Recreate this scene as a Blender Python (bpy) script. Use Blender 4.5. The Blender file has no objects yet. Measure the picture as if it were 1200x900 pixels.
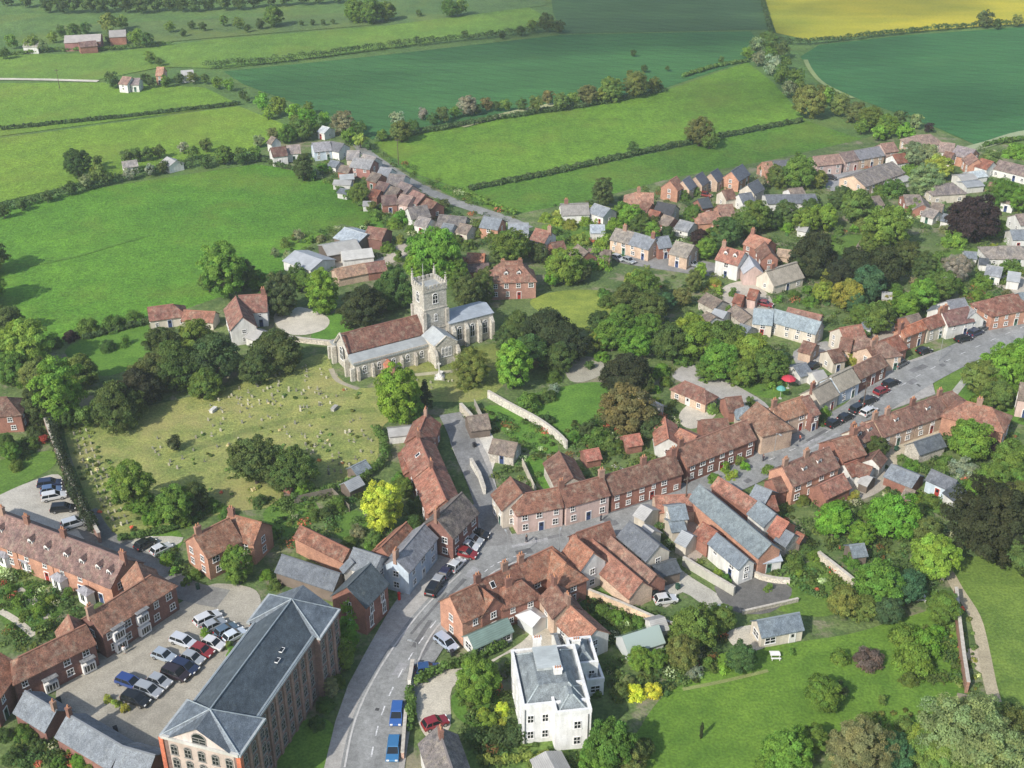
import bpy, bmesh, math, random
import numpy as np
from mathutils import Vector, Matrix
random.seed(7)
SC = bpy.context.scene
COL = SC.collection
R = math.radians
# ------------------------------------------------------------------ camera
F, PITCH, CAMH = 1400.0, R(29.0), 132.0
cam = bpy.data.cameras.new('camera'); camo = bpy.data.objects.new('camera', cam); COL.objects.link(camo)
camo.location = (0, 0, CAMH); camo.rotation_euler = (R(90) - PITCH, 0, 0)
cam.sensor_width = 36; cam.lens = 36 * F / 1200; cam.clip_start = 1; cam.clip_end = 9000
SC.camera = camo
SP, CP = math.sin(PITCH), math.cos(PITCH)
def G(p, z=0.0):
    """photo pixel (1200x900) -> point on the horizontal plane at height z"""
    u, v = (p[0] - 600) / F, (p[1] - 450) / F
    dz = -(SP + v * CP); t = (z - CAMH) / dz
    return Vector((u * t, (CP - v * SP) * t, z))
def K(p):
    return CP * (p[1] - 450 + F * SP / CP) / CAMH      # px per metre on the ground
def pix(v):
    d = v.y * CP + (CAMH - v.z) * SP
    return (600 + F * v.x / d, 450 + F * (-(v.z - CAMH) * CP - v.y * SP) / d)
# ------------------------------------------------------------------ materials
def mat(name, rough=0.8):
    m = bpy.data.materials.new(name); m.use_nodes = True
    nt = m.node_tree; b = nt.nodes['Principled BSDF']; b.inputs['Roughness'].default_value = rough
    b.inputs['Specular IOR Level'].default_value = 0.25
    return m, nt, b
def N(nt, t, **kw):
    n = nt.nodes.new('ShaderNode' + t)
    for k, v in kw.items():
        if k in ('operation', 'blend_type', 'data_type', 'noise_dimensions', 'wave_type', 'bands_direction', 'attribute_name', 'feature', 'distance'): setattr(n, k, v)
        else: n.inputs[k].default_value = v
    return n
def coords(nt, world=False, scale=(1, 1, 1)):
    mp = N(nt, 'Mapping'); mp.inputs['Scale'].default_value = scale
    if world:
        g = N(nt, 'NewGeometry'); nt.links.new(g.outputs['Position'], mp.inputs['Vector'])
    else:
        g = N(nt, 'TexCoord'); nt.links.new(g.outputs['Object'], mp.inputs['Vector'])
    return mp.outputs['Vector']
def noise(nt, vec, scale, detail=3, rough=0.55):
    n = N(nt, 'TexNoise', Scale=scale, Detail=detail, Roughness=rough); nt.links.new(vec, n.inputs['Vector']); return n.outputs['Fac']
def ramp(nt, fac, stops):
    r = N(nt, 'ValToRGB'); e = r.color_ramp.elements
    while len(e) < len(stops): e.new(0.5)
    for i, (p, c) in enumerate(stops):
        e[i].position = p; e[i].color = (*c, 1) if len(c) == 3 else c
    nt.links.new(fac, r.inputs['Fac']); return r.outputs['Color']
def mix(nt, bt, fac, a, b):
    m = N(nt, 'MixRGB', blend_type=bt)
    for i, x in enumerate((fac, a, b)):
        if hasattr(x, 'links'): nt.links.new(x, m.inputs[i])
        elif i == 0: m.inputs[0].default_value = x
        else: m.inputs[i].default_value = (*x, 1)
    return m.outputs['Color']
def grey(a): return (a, a, a)
def bump(nt, b, h, strength=0.3, dist=0.1):
    n = N(nt, 'Bump', Strength=strength, Distance=dist); nt.links.new(h, n.inputs['Height']); nt.links.new(n.outputs['Normal'], b.inputs['Normal'])
def objcol(nt):
    return N(nt, 'ObjectInfo').outputs['Color']
def objrand(nt):
    return N(nt, 'ObjectInfo').outputs['Random']
M = {}
def tinted(name, layers, rough=0.85, world=False, bumpspec=None, randv=0.2, extra=None):
    """object colour x a stack of (scale, detail, lo, hi, mapping scale) noises"""
    m, nt, b = mat(name, rough)
    c = objcol(nt)
    if randv:
        rr = ramp(nt, objrand(nt), [(0, grey(1 - randv)), (1, grey(1 + randv))])
        c = mix(nt, 'MULTIPLY', 1, c, rr)
    for (s, d, lo, hi, ms) in layers:
        f = noise(nt, coords(nt, world, ms), s, d)
        lo = lo if isinstance(lo, tuple) else grey(lo); hi = hi if isinstance(hi, tuple) else grey(hi)
        c = mix(nt, 'MULTIPLY', 1, c, ramp(nt, f, [(0.3, lo), (0.7, hi)]))
    if extra: c = extra(nt, c)
    nt.links.new(c, b.inputs['Base Color'])
    if bumpspec:
        s, st, di, ms = bumpspec
        bump(nt, b, noise(nt, coords(nt, world, ms), s, 3), st, di)
    M[name] = m; return m
U = (1, 1, 1)
def lichen(col, lo, hi, amt, s=0.9):
    def f(nt, c):
        n = noise(nt, coords(nt), s, 5, 0.7)
        n2 = noise(nt, coords(nt), 6.0, 2)
        fac = mix(nt, 'MULTIPLY', 1, ramp(nt, n, [(lo, grey(0)), (hi, grey(amt))]), ramp(nt, n2, [(0.35, grey(0.3)), (0.6, grey(1))]))
        return mix(nt, 'MIX', fac, c, col)
    return f
def courses(nt, c, sp=3.3, lo=0.8):
    w = N(nt, 'TexWave', Scale=sp, Distortion=0.6, Detail=2.0, wave_type='BANDS', bands_direction='Y'); nt.links.new(coords(nt), w.inputs['Vector'])
    return mix(nt, 'MULTIPLY', 1, c, ramp(nt, w.outputs['Fac'], [(0.15, grey(lo)), (0.5, grey(1.05))]))
tinted('tile_roof', [(0.35, 4, (0.72, 0.74, 0.8), (1.25, 1.2, 1.15), U), (1.4, 4, 0.6, 1.42, (1, .4, 1)), (6, 3, (0.5, .52, .56), (1.55, 1.5, 1.4), (1, .6, 1))], 0.9, randv=.12,
       bumpspec=(7, .5, .08, (1, 1.6, 1)), extra=lambda nt, c: lichen((.34, .30, .22), .5, .68, .6)(nt, courses(nt, c)))
tinted('slate_roof', [(0.4, 4, (0.8, .82, .85), (1.2, 1.2, 1.18), U), (1.6, 4, 0.72, 1.3, (1, .5, 1)), (7, 3, .6, 1.4, U)], 0.6, randv=.1,
       bumpspec=(8, .35, .05, U), extra=lambda nt, c: lichen((.26, .27, .22), .6, .75, .4)(nt, courses(nt, c, 4, .88)))
tinted('thatch_roof', [(0.6, 3, .8, 1.15, U), (3.0, 4, 0.7, 1.3, (3, .5, .5)), (12, 2, .8, 1.2, U)], 0.95, randv=.08, bumpspec=(5, .6, .1, (3, .6, .6)))
tinted('metal_roof', [(0.5, 3, .85, 1.12, U), (3, 3, .88, 1.1, (.3, 2, 1))], 0.5, randv=.05,
       extra=lambda nt, c: courses(nt, c, 1.2, .85))
tinted('brick_wall', [(0.5, 4, (0.75, .72, .74), (1.2, 1.18, 1.15), U), (3.5, 3, .75, 1.25, (1, 1, 2.5)), (14, 2, .72, 1.28, (1, 1, 2))], 0.9, randv=.12, bumpspec=(12, .3, .03, (1, 1, 2)))
tinted('render_wall', [(0.4, 4, (.86, .85, .82), (1.06, 1.06, 1.06), U), (1.6, 4, .82, 1.08, (1, 1, .2)), (6, 3, .9, 1.06, U)], 0.85, randv=.05)
tinted('flint_wall', [(0.4, 4, (.8, .78, .74), (1.15, 1.15, 1.15), U), (2.2, 4, .72, 1.25, U), (7, 2, .6, 1.4, U)], 0.9, randv=.0, bumpspec=(6, .6, .08, U))
tinted('wood_board', [(0.6, 3, .8, 1.15, U), (5, 3, .75, 1.25, (1, 1, 4))], 0.85)
tinted('paint', [(1.2, 2, .94, 1.05, U)], 0.6, randv=.0)
tinted('gravestone_rock', [(2.5, 4, .65, 1.25, U), (10, 2, .75, 1.2, U)], 0.9, randv=.35)
# grass-like grounds (object colour); world space
def ground_mat(name, layers, bs, rough=0.95, extra=None): tinted(name, layers, rough, True, bs, 0, extra)
def daisy(nt, c):
    n = noise(nt, coords(nt, True), 0.03, 5, .65)
    return mix(nt, 'MIX', ramp(nt, n, [(.5, grey(0)), (.72, grey(.45))]), c, (.17, .19, .03))
ground_mat('pasture_grass', [(0.012, 4, (.8, .86, .8), (1.18, 1.12, 1.1), U), (0.07, 5, (.84, .88, .9), (1.15, 1.1, 1.05), U), (0.22, 4, .84, 1.16, (1, .7, 1)), (0.9, 4, .7, 1.3, U), (3, 3, .7, 1.3, U)], (1.5, .8, .35, U), extra=daisy)
ground_mat('rape_flower', [(0.012, 4, (.6, .72, .8), (1.25, 1.15, 1), U), (0.06, 4, (.85, .9, .9), (1.15, 1.08, 1), (.4, 1.4, 1)), (1.2, 3, .8, 1.2, U)], (2, .5, .2, U))
ground_mat('lawn_grass', [(0.06, 4, (.8, .84, .8), (1.2, 1.14, 1.1), U), (0.35, 5, (.76, .8, .8), (1.24, 1.16, 1.12), U), (2.2, 3, .7, 1.3, U)], (2.5, .5, .12, U))
def straw(nt, c):
    n = noise(nt, coords(nt, True), 0.07, 6, .7)
    return mix(nt, 'MIX', ramp(nt, n, [(.46, grey(0)), (.64, grey(.6))]), c, (.32, .275, .11))
def tram(nt, c):
    w = N(nt, 'TexWave', Scale=.045, Distortion=.5, Detail=1.0, wave_type='BANDS', bands_direction='X'); mp = N(nt, 'Mapping'); mp.inputs['Rotation'].default_value = (0, 0, -.95)
    g = N(nt, 'NewGeometry'); nt.links.new(g.outputs['Position'], mp.inputs['Vector']); nt.links.new(mp.outputs['Vector'], w.inputs['Vector'])
    c = mix(nt, 'MULTIPLY', 1, c, ramp(nt, w.outputs['Fac'], [(.0, grey(.80)), (.035, grey(.82)), (.06, grey(1))]))
    n = noise(nt, coords(nt, True), 0.02, 5, .7)
    return mix(nt, 'MIX', ramp(nt, n, [(.55, grey(0)), (.75, grey(.3))]), c, (.075, .15, .04))
ground_mat('crop_grass', [(0.01, 4, (.8, .84, .86), (1.16, 1.14, 1.05), U), (0.05, 4, .88, 1.1, (.3, 1.6, 1)), (0.4, 4, .8, 1.2, (.12, 1.2, 1)), (1.6, 3, .78, 1.22, U)], (2, .6, .25, U), extra=tram)
ground_mat('rough_grass', [(0.05, 4, (.75, .85, .75), (1.2, 1.08, 1.1), U), (0.25, 5, (.66, .74, .7), (1.3, 1.2, 1.15), U), (1.6, 4, .66, 1.34, U), (5, 2, .75, 1.25, U)], (2.5, .7, .25, U), extra=straw)
ground_mat('gravel', [(0.08, 4, .82, 1.14, U), (0.5, 4, .86, 1.12, U), (4, 3, .8, 1.2, U)], (6, .3, .05, U))
ground_mat('asphalt', [(0.06, 4, .84, 1.14, U), (0.35, 5, .78, 1.18, (1, .6, 1)), (1.3, 4, .84, 1.14, U), (5, 3, .8, 1.2, U)], (8, .3, .03, U))
ground_mat('paving', [(0.15, 4, .85, 1.12, U), (1.0, 3, .85, 1.15, U), (5, 2, .85, 1.15, U)], (6, .2, .03, U))
def earthmix(nt, c):
    n = noise(nt, coords(nt, True), 0.11, 5, .7)
    c = mix(nt, 'MIX', ramp(nt, n, [(.52, grey(0)), (.62, grey(.8))]), c, (.24, .205, .145))
    n = noise(nt, coords(nt, True), 0.23, 4, .7)
    return mix(nt, 'MIX', ramp(nt, n, [(.54, grey(0)), (.64, grey(.7))]), c, (.055, .10, .028))
ground_mat('garden_soil', [(0.05, 4, (.7, .8, .75), (1.25, 1.15, 1.15), U), (0.3, 4, (.66, .72, .66), (1.3, 1.2, 1.2), U), (1.5, 4, .66, 1.34, U)], (2, .7, .25, U), extra=earthmix)
# leaves
m, nt, b = mat('leaf', 0.75)
at = N(nt, 'Attribute', attribute_name='tint')
c = mix(nt, 'MULTIPLY', 1, objcol(nt), at.outputs['Color'])
c = mix(nt, 'MULTIPLY', 1, c, ramp(nt, objrand(nt), [(0, (.86, .9, .9)), (1, (1.14, 1.1, 1.1))]))
nt.links.new(c, b.inputs['Base Color']); b.inputs['Specular IOR Level'].default_value = .12
tr = N(nt, 'BsdfTranslucent'); nt.links.new(mix(nt, 'MULTIPLY', 1, c, (1.35, 1.45, .7)), tr.inputs['Color'])
ms = N(nt, 'MixShader', Fac=.42); nt.links.new(b.outputs[0], ms.inputs[1]); nt.links.new(tr.outputs[0], ms.inputs[2])
nt.links.new(ms.outputs[0], nt.nodes['Material Output'].inputs['Surface']); M['leaf'] = m
tinted('bark', [(1, 3, .7, 1.3, (1, 1, .3)), (6, 2, .8, 1.2, U)], .9)
m, nt, b = mat('window_glass', .12); b.inputs['Base Color'].default_value = (.012, .015, .018, 1); b.inputs['Specular IOR Level'].default_value = .5; M['glass'] = m
m, nt, b = mat('white_frame', .5); b.inputs['Base Color'].default_value = (.72, .71, .68, 1); M['frame'] = m
m, nt, b = mat('car_paint', .28); nt.links.new(objcol(nt), b.inputs['Base Color']); b.inputs['Coat Weight'].default_value = .5; b.inputs['Specular IOR Level'].default_value = .5; b.inputs['Metallic'].default_value = .2; M['car_paint'] = m
m, nt, b = mat('tyre', .85); b.inputs['Base Color'].default_value = (.015, .015, .016, 1); M['tyre'] = m
m, nt, b = mat('rim', .35); b.inputs['Base Color'].default_value = (.45, .45, .46, 1); b.inputs['Metallic'].default_value = .8; M['rim'] = m
m, nt, b = mat('lamp_lens', .15); b.inputs['Base Color'].default_value = (.75, .75, .72, 1); M['lens'] = m
m, nt, b = mat('red_lens', .2); b.inputs['Base Color'].default_value = (.35, .015, .01, 1); M['redlens'] = m
m, nt, b = mat('road_paint', .7)
nt.links.new(ramp(nt, noise(nt, coords(nt, True), 3, 4), [(.35, grey(.3)), (.6, grey(.68))]), b.inputs['Base Color']); M['line'] = m
m, nt, b = mat('skin', .6); b.inputs['Base Color'].default_value = (.45, .26, .18, 1); M['skin'] = m
m, nt, b = mat('conservatory_glass', .1); nt.links.new(objcol(nt), b.inputs['Base Color']); b.inputs['Specular IOR Level'].default_value = .6; b.inputs['Coat Weight'].default_value = .3; M['pane'] = m
# ------------------------------------------------------------------ mesh helpers
class MB:
    def __init__(s): s.v = []; s.f = []; s.m = []
    def add(s, vs, fs, mi=0):
        o = len(s.v); s.v += [tuple(x) for x in vs]
        for f in fs: s.f.append([i + o for i in f]); s.m.append(mi)
    def box(s, c, d, mi=0, rz=0.0, top=1.0):
        x, y, z = d[0] / 2, d[1] / 2, d[2] / 2
        vs = []
        for sz, k in ((-1, 1), (1, top)):
            for sx, sy in ((-1, -1), (1, -1), (1, 1), (-1, 1)):
                px, py = sx * x * k, sy * y * k
                vs.append((c[0] + px * math.cos(rz) - py * math.sin(rz), c[1] + px * math.sin(rz) + py * math.cos(rz), c[2] + sz * z))
        s.add(vs, [(0, 3, 2, 1), (4, 5, 6, 7), (0, 1, 5, 4), (1, 2, 6, 5), (2, 3, 7, 6), (3, 0, 4, 7)], mi)
    def tube(s, p0, p1, r0, r1, n=7, mi=0):
        p0, p1 = Vector(p0), Vector(p1); d = (p1 - p0).normalized()
        a = d.orthogonal().normalized(); b_ = d.cross(a)
        vs = [p + (a * math.cos(t) + b_ * math.sin(t)) * r for p, r in ((p0, r0), (p1, r1)) for t in [2 * math.pi * i / n for i in range(n)]]
        s.add(vs, [(i, (i + 1) % n, n + (i + 1) % n, n + i) for i in range(n)] + [tuple(range(n - 1, -1, -1)), tuple(range(n, 2 * n))], mi)
    def mesh(s, name, mats, smooth=False):
        me = bpy.data.meshes.new(name); me.from_pydata(s.v, [], s.f); me.polygons.foreach_set('material_index', s.m)
        for k in mats: me.materials.append(M[k])
        if smooth: me.polygons.foreach_set('use_smooth', [True] * len(s.f))
        me.update(); return me
def obj(name, me, parent=None, loc=(0, 0, 0), rz=0.0, col=None, scale=None):
    o = bpy.data.objects.new(name, me); COL.objects.link(o); o.location = loc; o.rotation_euler = (0, 0, rz)
    if parent is not None: o.parent = parent
    if col is not None: o.color = (*col, 1)
    if scale is not None: o.scale = scale
    return o
THINGS = []
def tag(o, desc, cat, p, group=None, label=None):
    """desc: what it looks like; p: its place in the photo - the label is finished once every thing is known"""
    o['category'] = cat
    if group: o['group'] = group
    THINGS.append((o, desc, p, label)); return o
def empty(name, loc):
    o = bpy.data.objects.new(name, None); COL.objects.link(o); o.location = loc; o.empty_display_size = .5; return o
def struct(o, kind='structure'): o['kind'] = kind; return o
def smooth_pts(pts, n=4, closed=True):
    out = []; L = len(pts)
    for i in range(L if closed else L - 1):
        g = (lambda j: Vector(pts[j % L])) if closed else (lambda j: Vector(pts[max(0, min(L - 1, j))]))
        p0, p1, p2, p3 = g(i - 1), g(i), g(i + 1), g(i + 2)
        for k in range(n):
            t = k / n
            out.append(0.5 * ((2 * p1) + (p2 - p0) * t + (2 * p0 - 5 * p1 + 4 * p2 - p3) * t * t + (3 * p1 - p0 - 3 * p2 + p3) * t ** 3))
    if not closed: out.append(Vector(pts[-1]))
    return out
EXCL = []          # ground polygons (world) where nothing grows
def inpoly(x, y, poly):
    r = False; j = len(poly) - 1
    for i in range(len(poly)):
        xi, yi = poly[i]; xj, yj = poly[j]
        if (yi > y) != (yj > y) and x < (xj - xi) * (y - yi) / (yj - yi) + xi: r = not r
        j = i
    return r
def sheet(name, pts, z, material, col, sm=0, excl=False, thick=0.0):
    w = [G(p) for p in pts]
    if sm: w = smooth_pts(w, sm)
    mb = MB(); n = len(w)
    mb.add([(p.x, p.y, z) for p in w], [tuple(range(n))])
    if thick:
        mb.add([(p.x, p.y, z - thick) for p in w] + [(p.x, p.y, z) for p in w], [(i, (i + 1) % n, n + (i + 1) % n, n + i) for i in range(n)])
    me = mb.mesh(name, [material])
    bm = bmesh.new(); bm.from_mesh(me); bmesh.ops.triangulate(bm, faces=[f for f in bm.faces if len(f.verts) > 4]); bmesh.ops.recalc_face_normals(bm, faces=bm.faces)
    for f in bm.faces:
        if abs(f.normal.z) > .9 and f.normal.z < 0: f.normal_flip()
    bm.to_mesh(me); bm.free()
    if excl: EXCL.append([(p.x, p.y) for p in w])
    return struct(obj(name, me, col=col))
def ribbon(name, pts, width, z, material, col, sm=4, excl=True, thick=0.0):
    """a strip of road, path or kerb along pixel points, width in metres"""
    w = smooth_pts([G(p) for p in pts], sm, False); n = len(w); Lf = []; Rt = []
    for i, p in enumerate(w):
        d = (w[min(n - 1, i + 1)] - w[max(0, i - 1)]).normalized(); nn = Vector((-d.y, d.x, 0)) * width / 2
        Lf.append(p + nn); Rt.append(p - nn)
    mb = MB(); vs = [(p.x, p.y, z) for p in Lf] + [(p.x, p.y, z) for p in Rt]
    mb.add(vs, [(n + i, n + i + 1, i + 1, i) for i in range(n - 1)])
    if thick:
        for S in (Lf, Rt):
            mb.add([(p.x, p.y, z) for p in S] + [(p.x, p.y, z - thick) for p in S], [(i, i + 1, n + i + 1, n + i) for i in range(n - 1)])
    if excl: EXCL.append([(p.x, p.y) for p in Lf + Rt[::-1]])
    return struct(obj(name, mb.mesh(name, [material]), col=col))
SUN_E, SKY_E, EXPO, HAZE = 4.0, .15, 0.44, 0.00015
# ------------------------------------------------------------------ buildings
ROOF = {'red': ('tile_roof', (.24, .085, .05), 'red tiled'), 'brown': ('tile_roof', (.175, .085, .058), 'brown tiled'), 'orange': ('tile_roof', (.36, .14, .07), 'orange tiled'),
        'purple': ('tile_roof', (.19, .115, .10), 'purple-brown tiled'), 'slate': ('slate_roof', (.17, .19, .21), 'grey slate'), 'dslate': ('slate_roof', (.075, .085, .095), 'dark slate'),
        'bslate': ('slate_roof', (.18, .215, .235), 'blue slate'), 'thatch': ('thatch_roof', (.27, .235, .18), 'grey thatched'), 'gbrown': ('tile_roof', (.19, .15, .12), 'grey-brown tiled'),
        'lead': ('metal_roof', (.42, .47, .52), 'pale lead'), 'pale': ('metal_roof', (.40, .39, .365), 'pale grey'), 'sheet': ('metal_roof', (.33, .35, .36), 'grey sheet'),
        'green': ('metal_roof', (.17, .26, .22), 'green sheet'), 'glass': ('conservatory_glass', (.5, .56, .55), 'glazed')}
M['conservatory_glass'] = M['pane']
WALL = {'brick': ('brick_wall', (.30, .125, .08), 'red brick'), 'obrick': ('brick_wall', (.47, .225, .13), 'orange brick'), 'dbrick': ('brick_wall', (.22, .10, .075), 'dark brick'),
        'white': ('render_wall', (.66, .65, .61), 'white'), 'cream': ('render_wall', (.60, .53, .42), 'cream'), 'stone': ('flint_wall', (.46, .42, .35), 'stone'), 'flint': ('flint_wall', (.50, .48, .43), 'flint'),
        'blue': ('render_wall', (.50, .60, .70), 'pale blue'), 'pink': ('render_wall', (.60, .42, .36), 'pink'), 'wood': ('wood_board', (.16, .12, .09), 'boarded'), 'sand': ('brick_wall', (.52, .37, .25), 'sandy brick'), 'glass': ('conservatory_glass', (.6, .63, .62), 'glazed')}
CACHE = {}
def cached(key, fn):
    if key not in CACHE: CACHE[key] = fn()
    return CACHE[key]
def chimney_mesh(n):
    mb = MB(); l = .45 * n + .25
    mb.box((0, 0, .4), (l, .6, 2.6)); mb.box((0, 0, 1.62), (l + .14, .74, .18)); mb.box((0, 0, 1.78), (l + .04, .64, .14))
    for i in range(n):
        x = (i - (n - 1) / 2) * .45; mb.tube((x, 0, 1.85), (x, 0, 2.35), .15, .11, 8, 1)
    me = mb.mesh('chimney', ['brick_wall', 'pot']); return me
m, nt, b = mat('clay_pot', .8); b.inputs['Base Color'].default_value = (.42, .2, .11, 1); M['pot'] = m
def window_mesh(w, h, cols, arch=False, mt='frame'):
    """+y is outwards; origin at the middle of the opening"""
    mb = MB(); t = .09
    mb.box((0, .03, h / 2 + t / 2), (w + .18, .12, t)); mb.box((0, .06, -h / 2 - .06), (w + .3, .2, .1))
    for s in (-1, 1): mb.box((s * (w / 2 + t / 2 - .02), .03, 0), (t, .11, h))
    for i in range(1, cols): mb.box((-w / 2 + i * w / cols, .025, 0), (.07, .09, h))
    mb.box((0, .03, 0), (w, .08, .07))
    if arch:
        for i in range(7):
            a0, a1 = math.pi * i / 7, math.pi * (i + 1) / 7
            mb.add([(math.cos(a) * r, y, h / 2 + math.sin(a) * r * .9) for y in (.0, .1) for a in (a0, a1) for r in (w / 2, w / 2 + .14)],
                   [(0, 1, 3, 2), (4, 6, 7, 5), (1, 5, 7, 3), (0, 2, 6, 4)])
    return mb.mesh('window', [mt])
def pane_mesh(w, h, arch=False):
    mb = MB(); mb.box((0, .004, 0), (w, .02, h))
    if arch: mb.add([(math.cos(math.pi * i / 8) * w / 2, .012, h / 2 + math.sin(math.pi * i / 8) * w / 2 * .9) for i in range(9)], [tuple(range(8, -1, -1))])
    return mb.mesh('pane', ['glass'])
def window1_mesh(w, h, cols):
    mb = MB(); mb.box((0, .004, 0), (w, .02, h), 1); t = .12
    mb.box((0, .03, h / 2 + .04), (w + .2, .1, t)); mb.box((0, .05, -h / 2 - .05), (w + .26, .16, t))
    for s in (-1, 1): mb.box((s * w / 2, .03, 0), (t, .1, h))
    for i in range(1, cols): mb.box((-w / 2 + i * w / cols, .025, 0), (.08, .09, h))
    mb.box((0, .03, 0), (w, .09, .08)); return mb.mesh('window', ['frame', 'glass'])
def door_mesh():
    mb = MB(); mb.box((0, .03, 1.0), (.95, .08, 2.0), 1); mb.box((0, .04, 2.06), (1.2, .14, .12), 0)
    for s in (-1, 1): mb.box((s * .54, .04, 1.0), (.12, .12, 2.0), 0)
    mb.box((0, .08, 1.45), (.5, .03, .6), 2); return mb.mesh('door', ['frame', 'paint', 'glass'])
def dormer_mesh(flat):
    """front face at y=+1.1, roof running back to y=-1.6"""
    mb = MB(); w, h = 1.5, 1.35
    mb.box((0, -.3, h / 2 - .5), (w, 2.8, h + 1), 1)
    mb.box((0, 1.115, h / 2), (w - .5, .03, h - .45), 2); mb.box((0, 1.125, h / 2), (.07, .04, h - .45), 1)
    if flat: mb.box((0, -.25, h + .06), (w + .3, 3.1, .1), 0)
    else:
        for s in (-1, 1):
            mb.add([(0, y, h + .75) for y in (1.3, -2.2)] + [(s * (w / 2 + .18), y, h - .02) for y in (1.3, -2.2)] + [(0, y, h + .87) for y in (1.3, -2.2)] + [(s * (w / 2 + .18), y, h + .1) for y in (1.3, -2.2)],
                   [(4, 5, 7, 6), (0, 2, 3, 1), (0, 4, 6, 2), (1, 3, 7, 5), (2, 6, 7, 3)])
        mb.add([(-w / 2, 1.1, h), (w / 2, 1.1, h), (0, 1.1, h + .72)], [(0, 1, 2)], 1)
    return mb.mesh('dormer', ['tile_roof', 'frame', 'glass'])
def skylight_mesh():
    mb = MB(); mb.box((0, 0, 0), (.9, 1.2, .1), 0); mb.box((0, 0, .055), (.72, 1.0, .02), 1); return mb.mesh('skylight', ['frame', 'glass'])
FOOT = []; BLK = {}
class Block: pass
def tone(c, s, k):
    l = .3 * c[0] + .55 * c[1] + .15 * c[2]; return tuple((x + (l - x) * s) * k for x in c)
def block(root, A, B, w, h, r, roof='brown', wall='brick', hip='', ov=.32, win=1, door=True, ch=(), dorm=(), sky=(), wspace=2.9, wsize=None, near=None, chn=2, chcol=None, wallname='wall', rcol=None, wcol=None, z0=0.0, par=False, wside='auto', ridgecap=True):
    """one ridge-and-two-slopes body between two ridge ends given as photo pixels at ridge height"""
    rc0, wc0 = rcol or ROOF[roof][1], wcol or WALL[wall][1]
    rcol, wcol = tone(rc0, .16, .88), tone(wc0, .2, .95)
    a, b_ = G(A, h + r), G(B, h + r)
    d = b_ - a; L = d.length; ang = math.atan2(d.y, d.x); ux = Vector((d.x, d.y, 0)) / L; uy = Vector((-ux.y, ux.x, 0))
    if isinstance(w, tuple):
        for _ in range(14):                          # a roof of about 40 degrees whose eave passes through that pixel
            a, b_ = G(A, h + r), G(B, h + r); d = b_ - a; L = d.length; ux = Vector((d.x, d.y, 0)) / L; uy = Vector((-ux.y, ux.x, 0))
            hw_ = max(1.6, abs((G(w, h) - a).dot(uy)) - ov); r = .5 * r + .5 * max(.9, min(4.2, hw_ * .84))
        w = 2 * hw_; ang = math.atan2(d.y, d.x)
    c = (a + b_) / 2; c.z = z0
    o = Block(); o.ang, o.L, o.w, o.h, o.r, o.c, o.ux, o.uy, o.root = ang, L, w, h, r, c, ux, uy, root
    rel = c - root.location
    if near is None: near = A[1] > 560
    hw = w / 2; hlA = hw * .9 if 'A' in hip else 0; hlB = hw * .9 if 'B' in hip else 0
    x0, x1 = -L / 2 - hlA, L / 2 + hlB; o.x0, o.x1 = x0, x1
    hz = h - z0
    rm, rc, _ = ROOF[roof]; wm, wc, _ = WALL[wall]
    if rcol: rc = rcol
    if wcol: wc = wcol
    # walls
    mb = MB(); s = .0
    v = [(x0, -hw, -.3), (x1, -hw, -.3), (x1, hw, -.3), (x0, hw, -.3), (x0, -hw, hz), (x1, -hw, hz), (x1, hw, hz), (x0, hw, hz), (x0, 0, hz + r), (x1, 0, hz + r)]
    f = [(0, 1, 5, 4), (2, 3, 7, 6)]
    f.append((1, 2, 6, 5) if hlB else (1, 2, 6, 9, 5)); f.append((3, 0, 4, 7) if hlA else (3, 0, 4, 8, 7))
    mb.add(v, f)
    obj(wallname, mb.mesh('wall', [wm]), root, rel, ang, wc)
    # roof
    mb = MB(); t = .16; rise = r / hw
    gA = 0 if hlA else -.18; gB = 0 if hlB else .18
    ra, rb = -L / 2 + gA, L / 2 + gB
    ea, eb = (x0 - ov if hlA else x0 - .18), (x1 + ov if hlB else x1 + .18)
    ze = hz - ov * rise + .02; zr = hz + r + .02; y = hw + ov
    top = [(ra, 0, zr), (rb, 0, zr), (ea, -y, ze), (eb, -y, ze), (eb, y, ze), (ea, y, ze)]
    vs = [(p[0], p[1], p[2] + t) for p in top] + top
    fs = [(2, 3, 1, 0), (4, 5, 0, 1), (6, 7, 9, 8), (7, 6, 11, 10)]
    loop = [2, 3]
    if hlB: fs.append((3, 4, 1)); fs.append((7, 10, 9))
    else: loop.append(1)
    loop += [4, 5]
    if hlA: fs.append((5, 2, 0)); fs.append((6, 8, 11))
    else: loop.append(0)
    for i in range(len(loop)):
        p, q = loop[i], loop[(i + 1) % len(loop)]; fs.append((p, p + 6, q + 6, q))
    mb.add(vs, fs)
    if ridgecap and rm in ('tile_roof', 'slate_roof'): mb.box((0, 0, zr + t + .02), (rb - ra, .28, .14), 1)
    if rm == 'thatch_roof': mb.box((0, 0, zr + t + .04), (rb - ra, .7, .2), 0)
    ro = obj('roof', mb.mesh('roof', [rm, 'ridge']), root, rel, ang, rc); o.roof = ro
    FOOT.append([tuple((c + ux * xx + uy * yy).xy) for xx, yy in ((x0 - .4, -hw - .4), (x1 + .4, -hw - .4), (x1 + .4, hw + .4), (x0 - .4, hw + .4))])
    # chimneys
    rng0 = random.Random(int(A[0] * 3 + A[1]))
    for q in ch:
        tt, off = q if isinstance(q, tuple) else (q, 0)
        obj('chimney', cached(('ch', chn), lambda: chimney_mesh(chn)), ro, ((tt - .5) * L, off, zr + t - .3 - abs(off) * rise), 0 if L > 0 else 0, chcol or rng0.choice([(.22, .12, .09), (.27, .16, .115), (.2, .105, .08), (.30, .2, .15)]))
    toc = Vector((0, 0, CAMH)) - c
    side = 1 if toc.dot(uy) > 0 else -1
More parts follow.
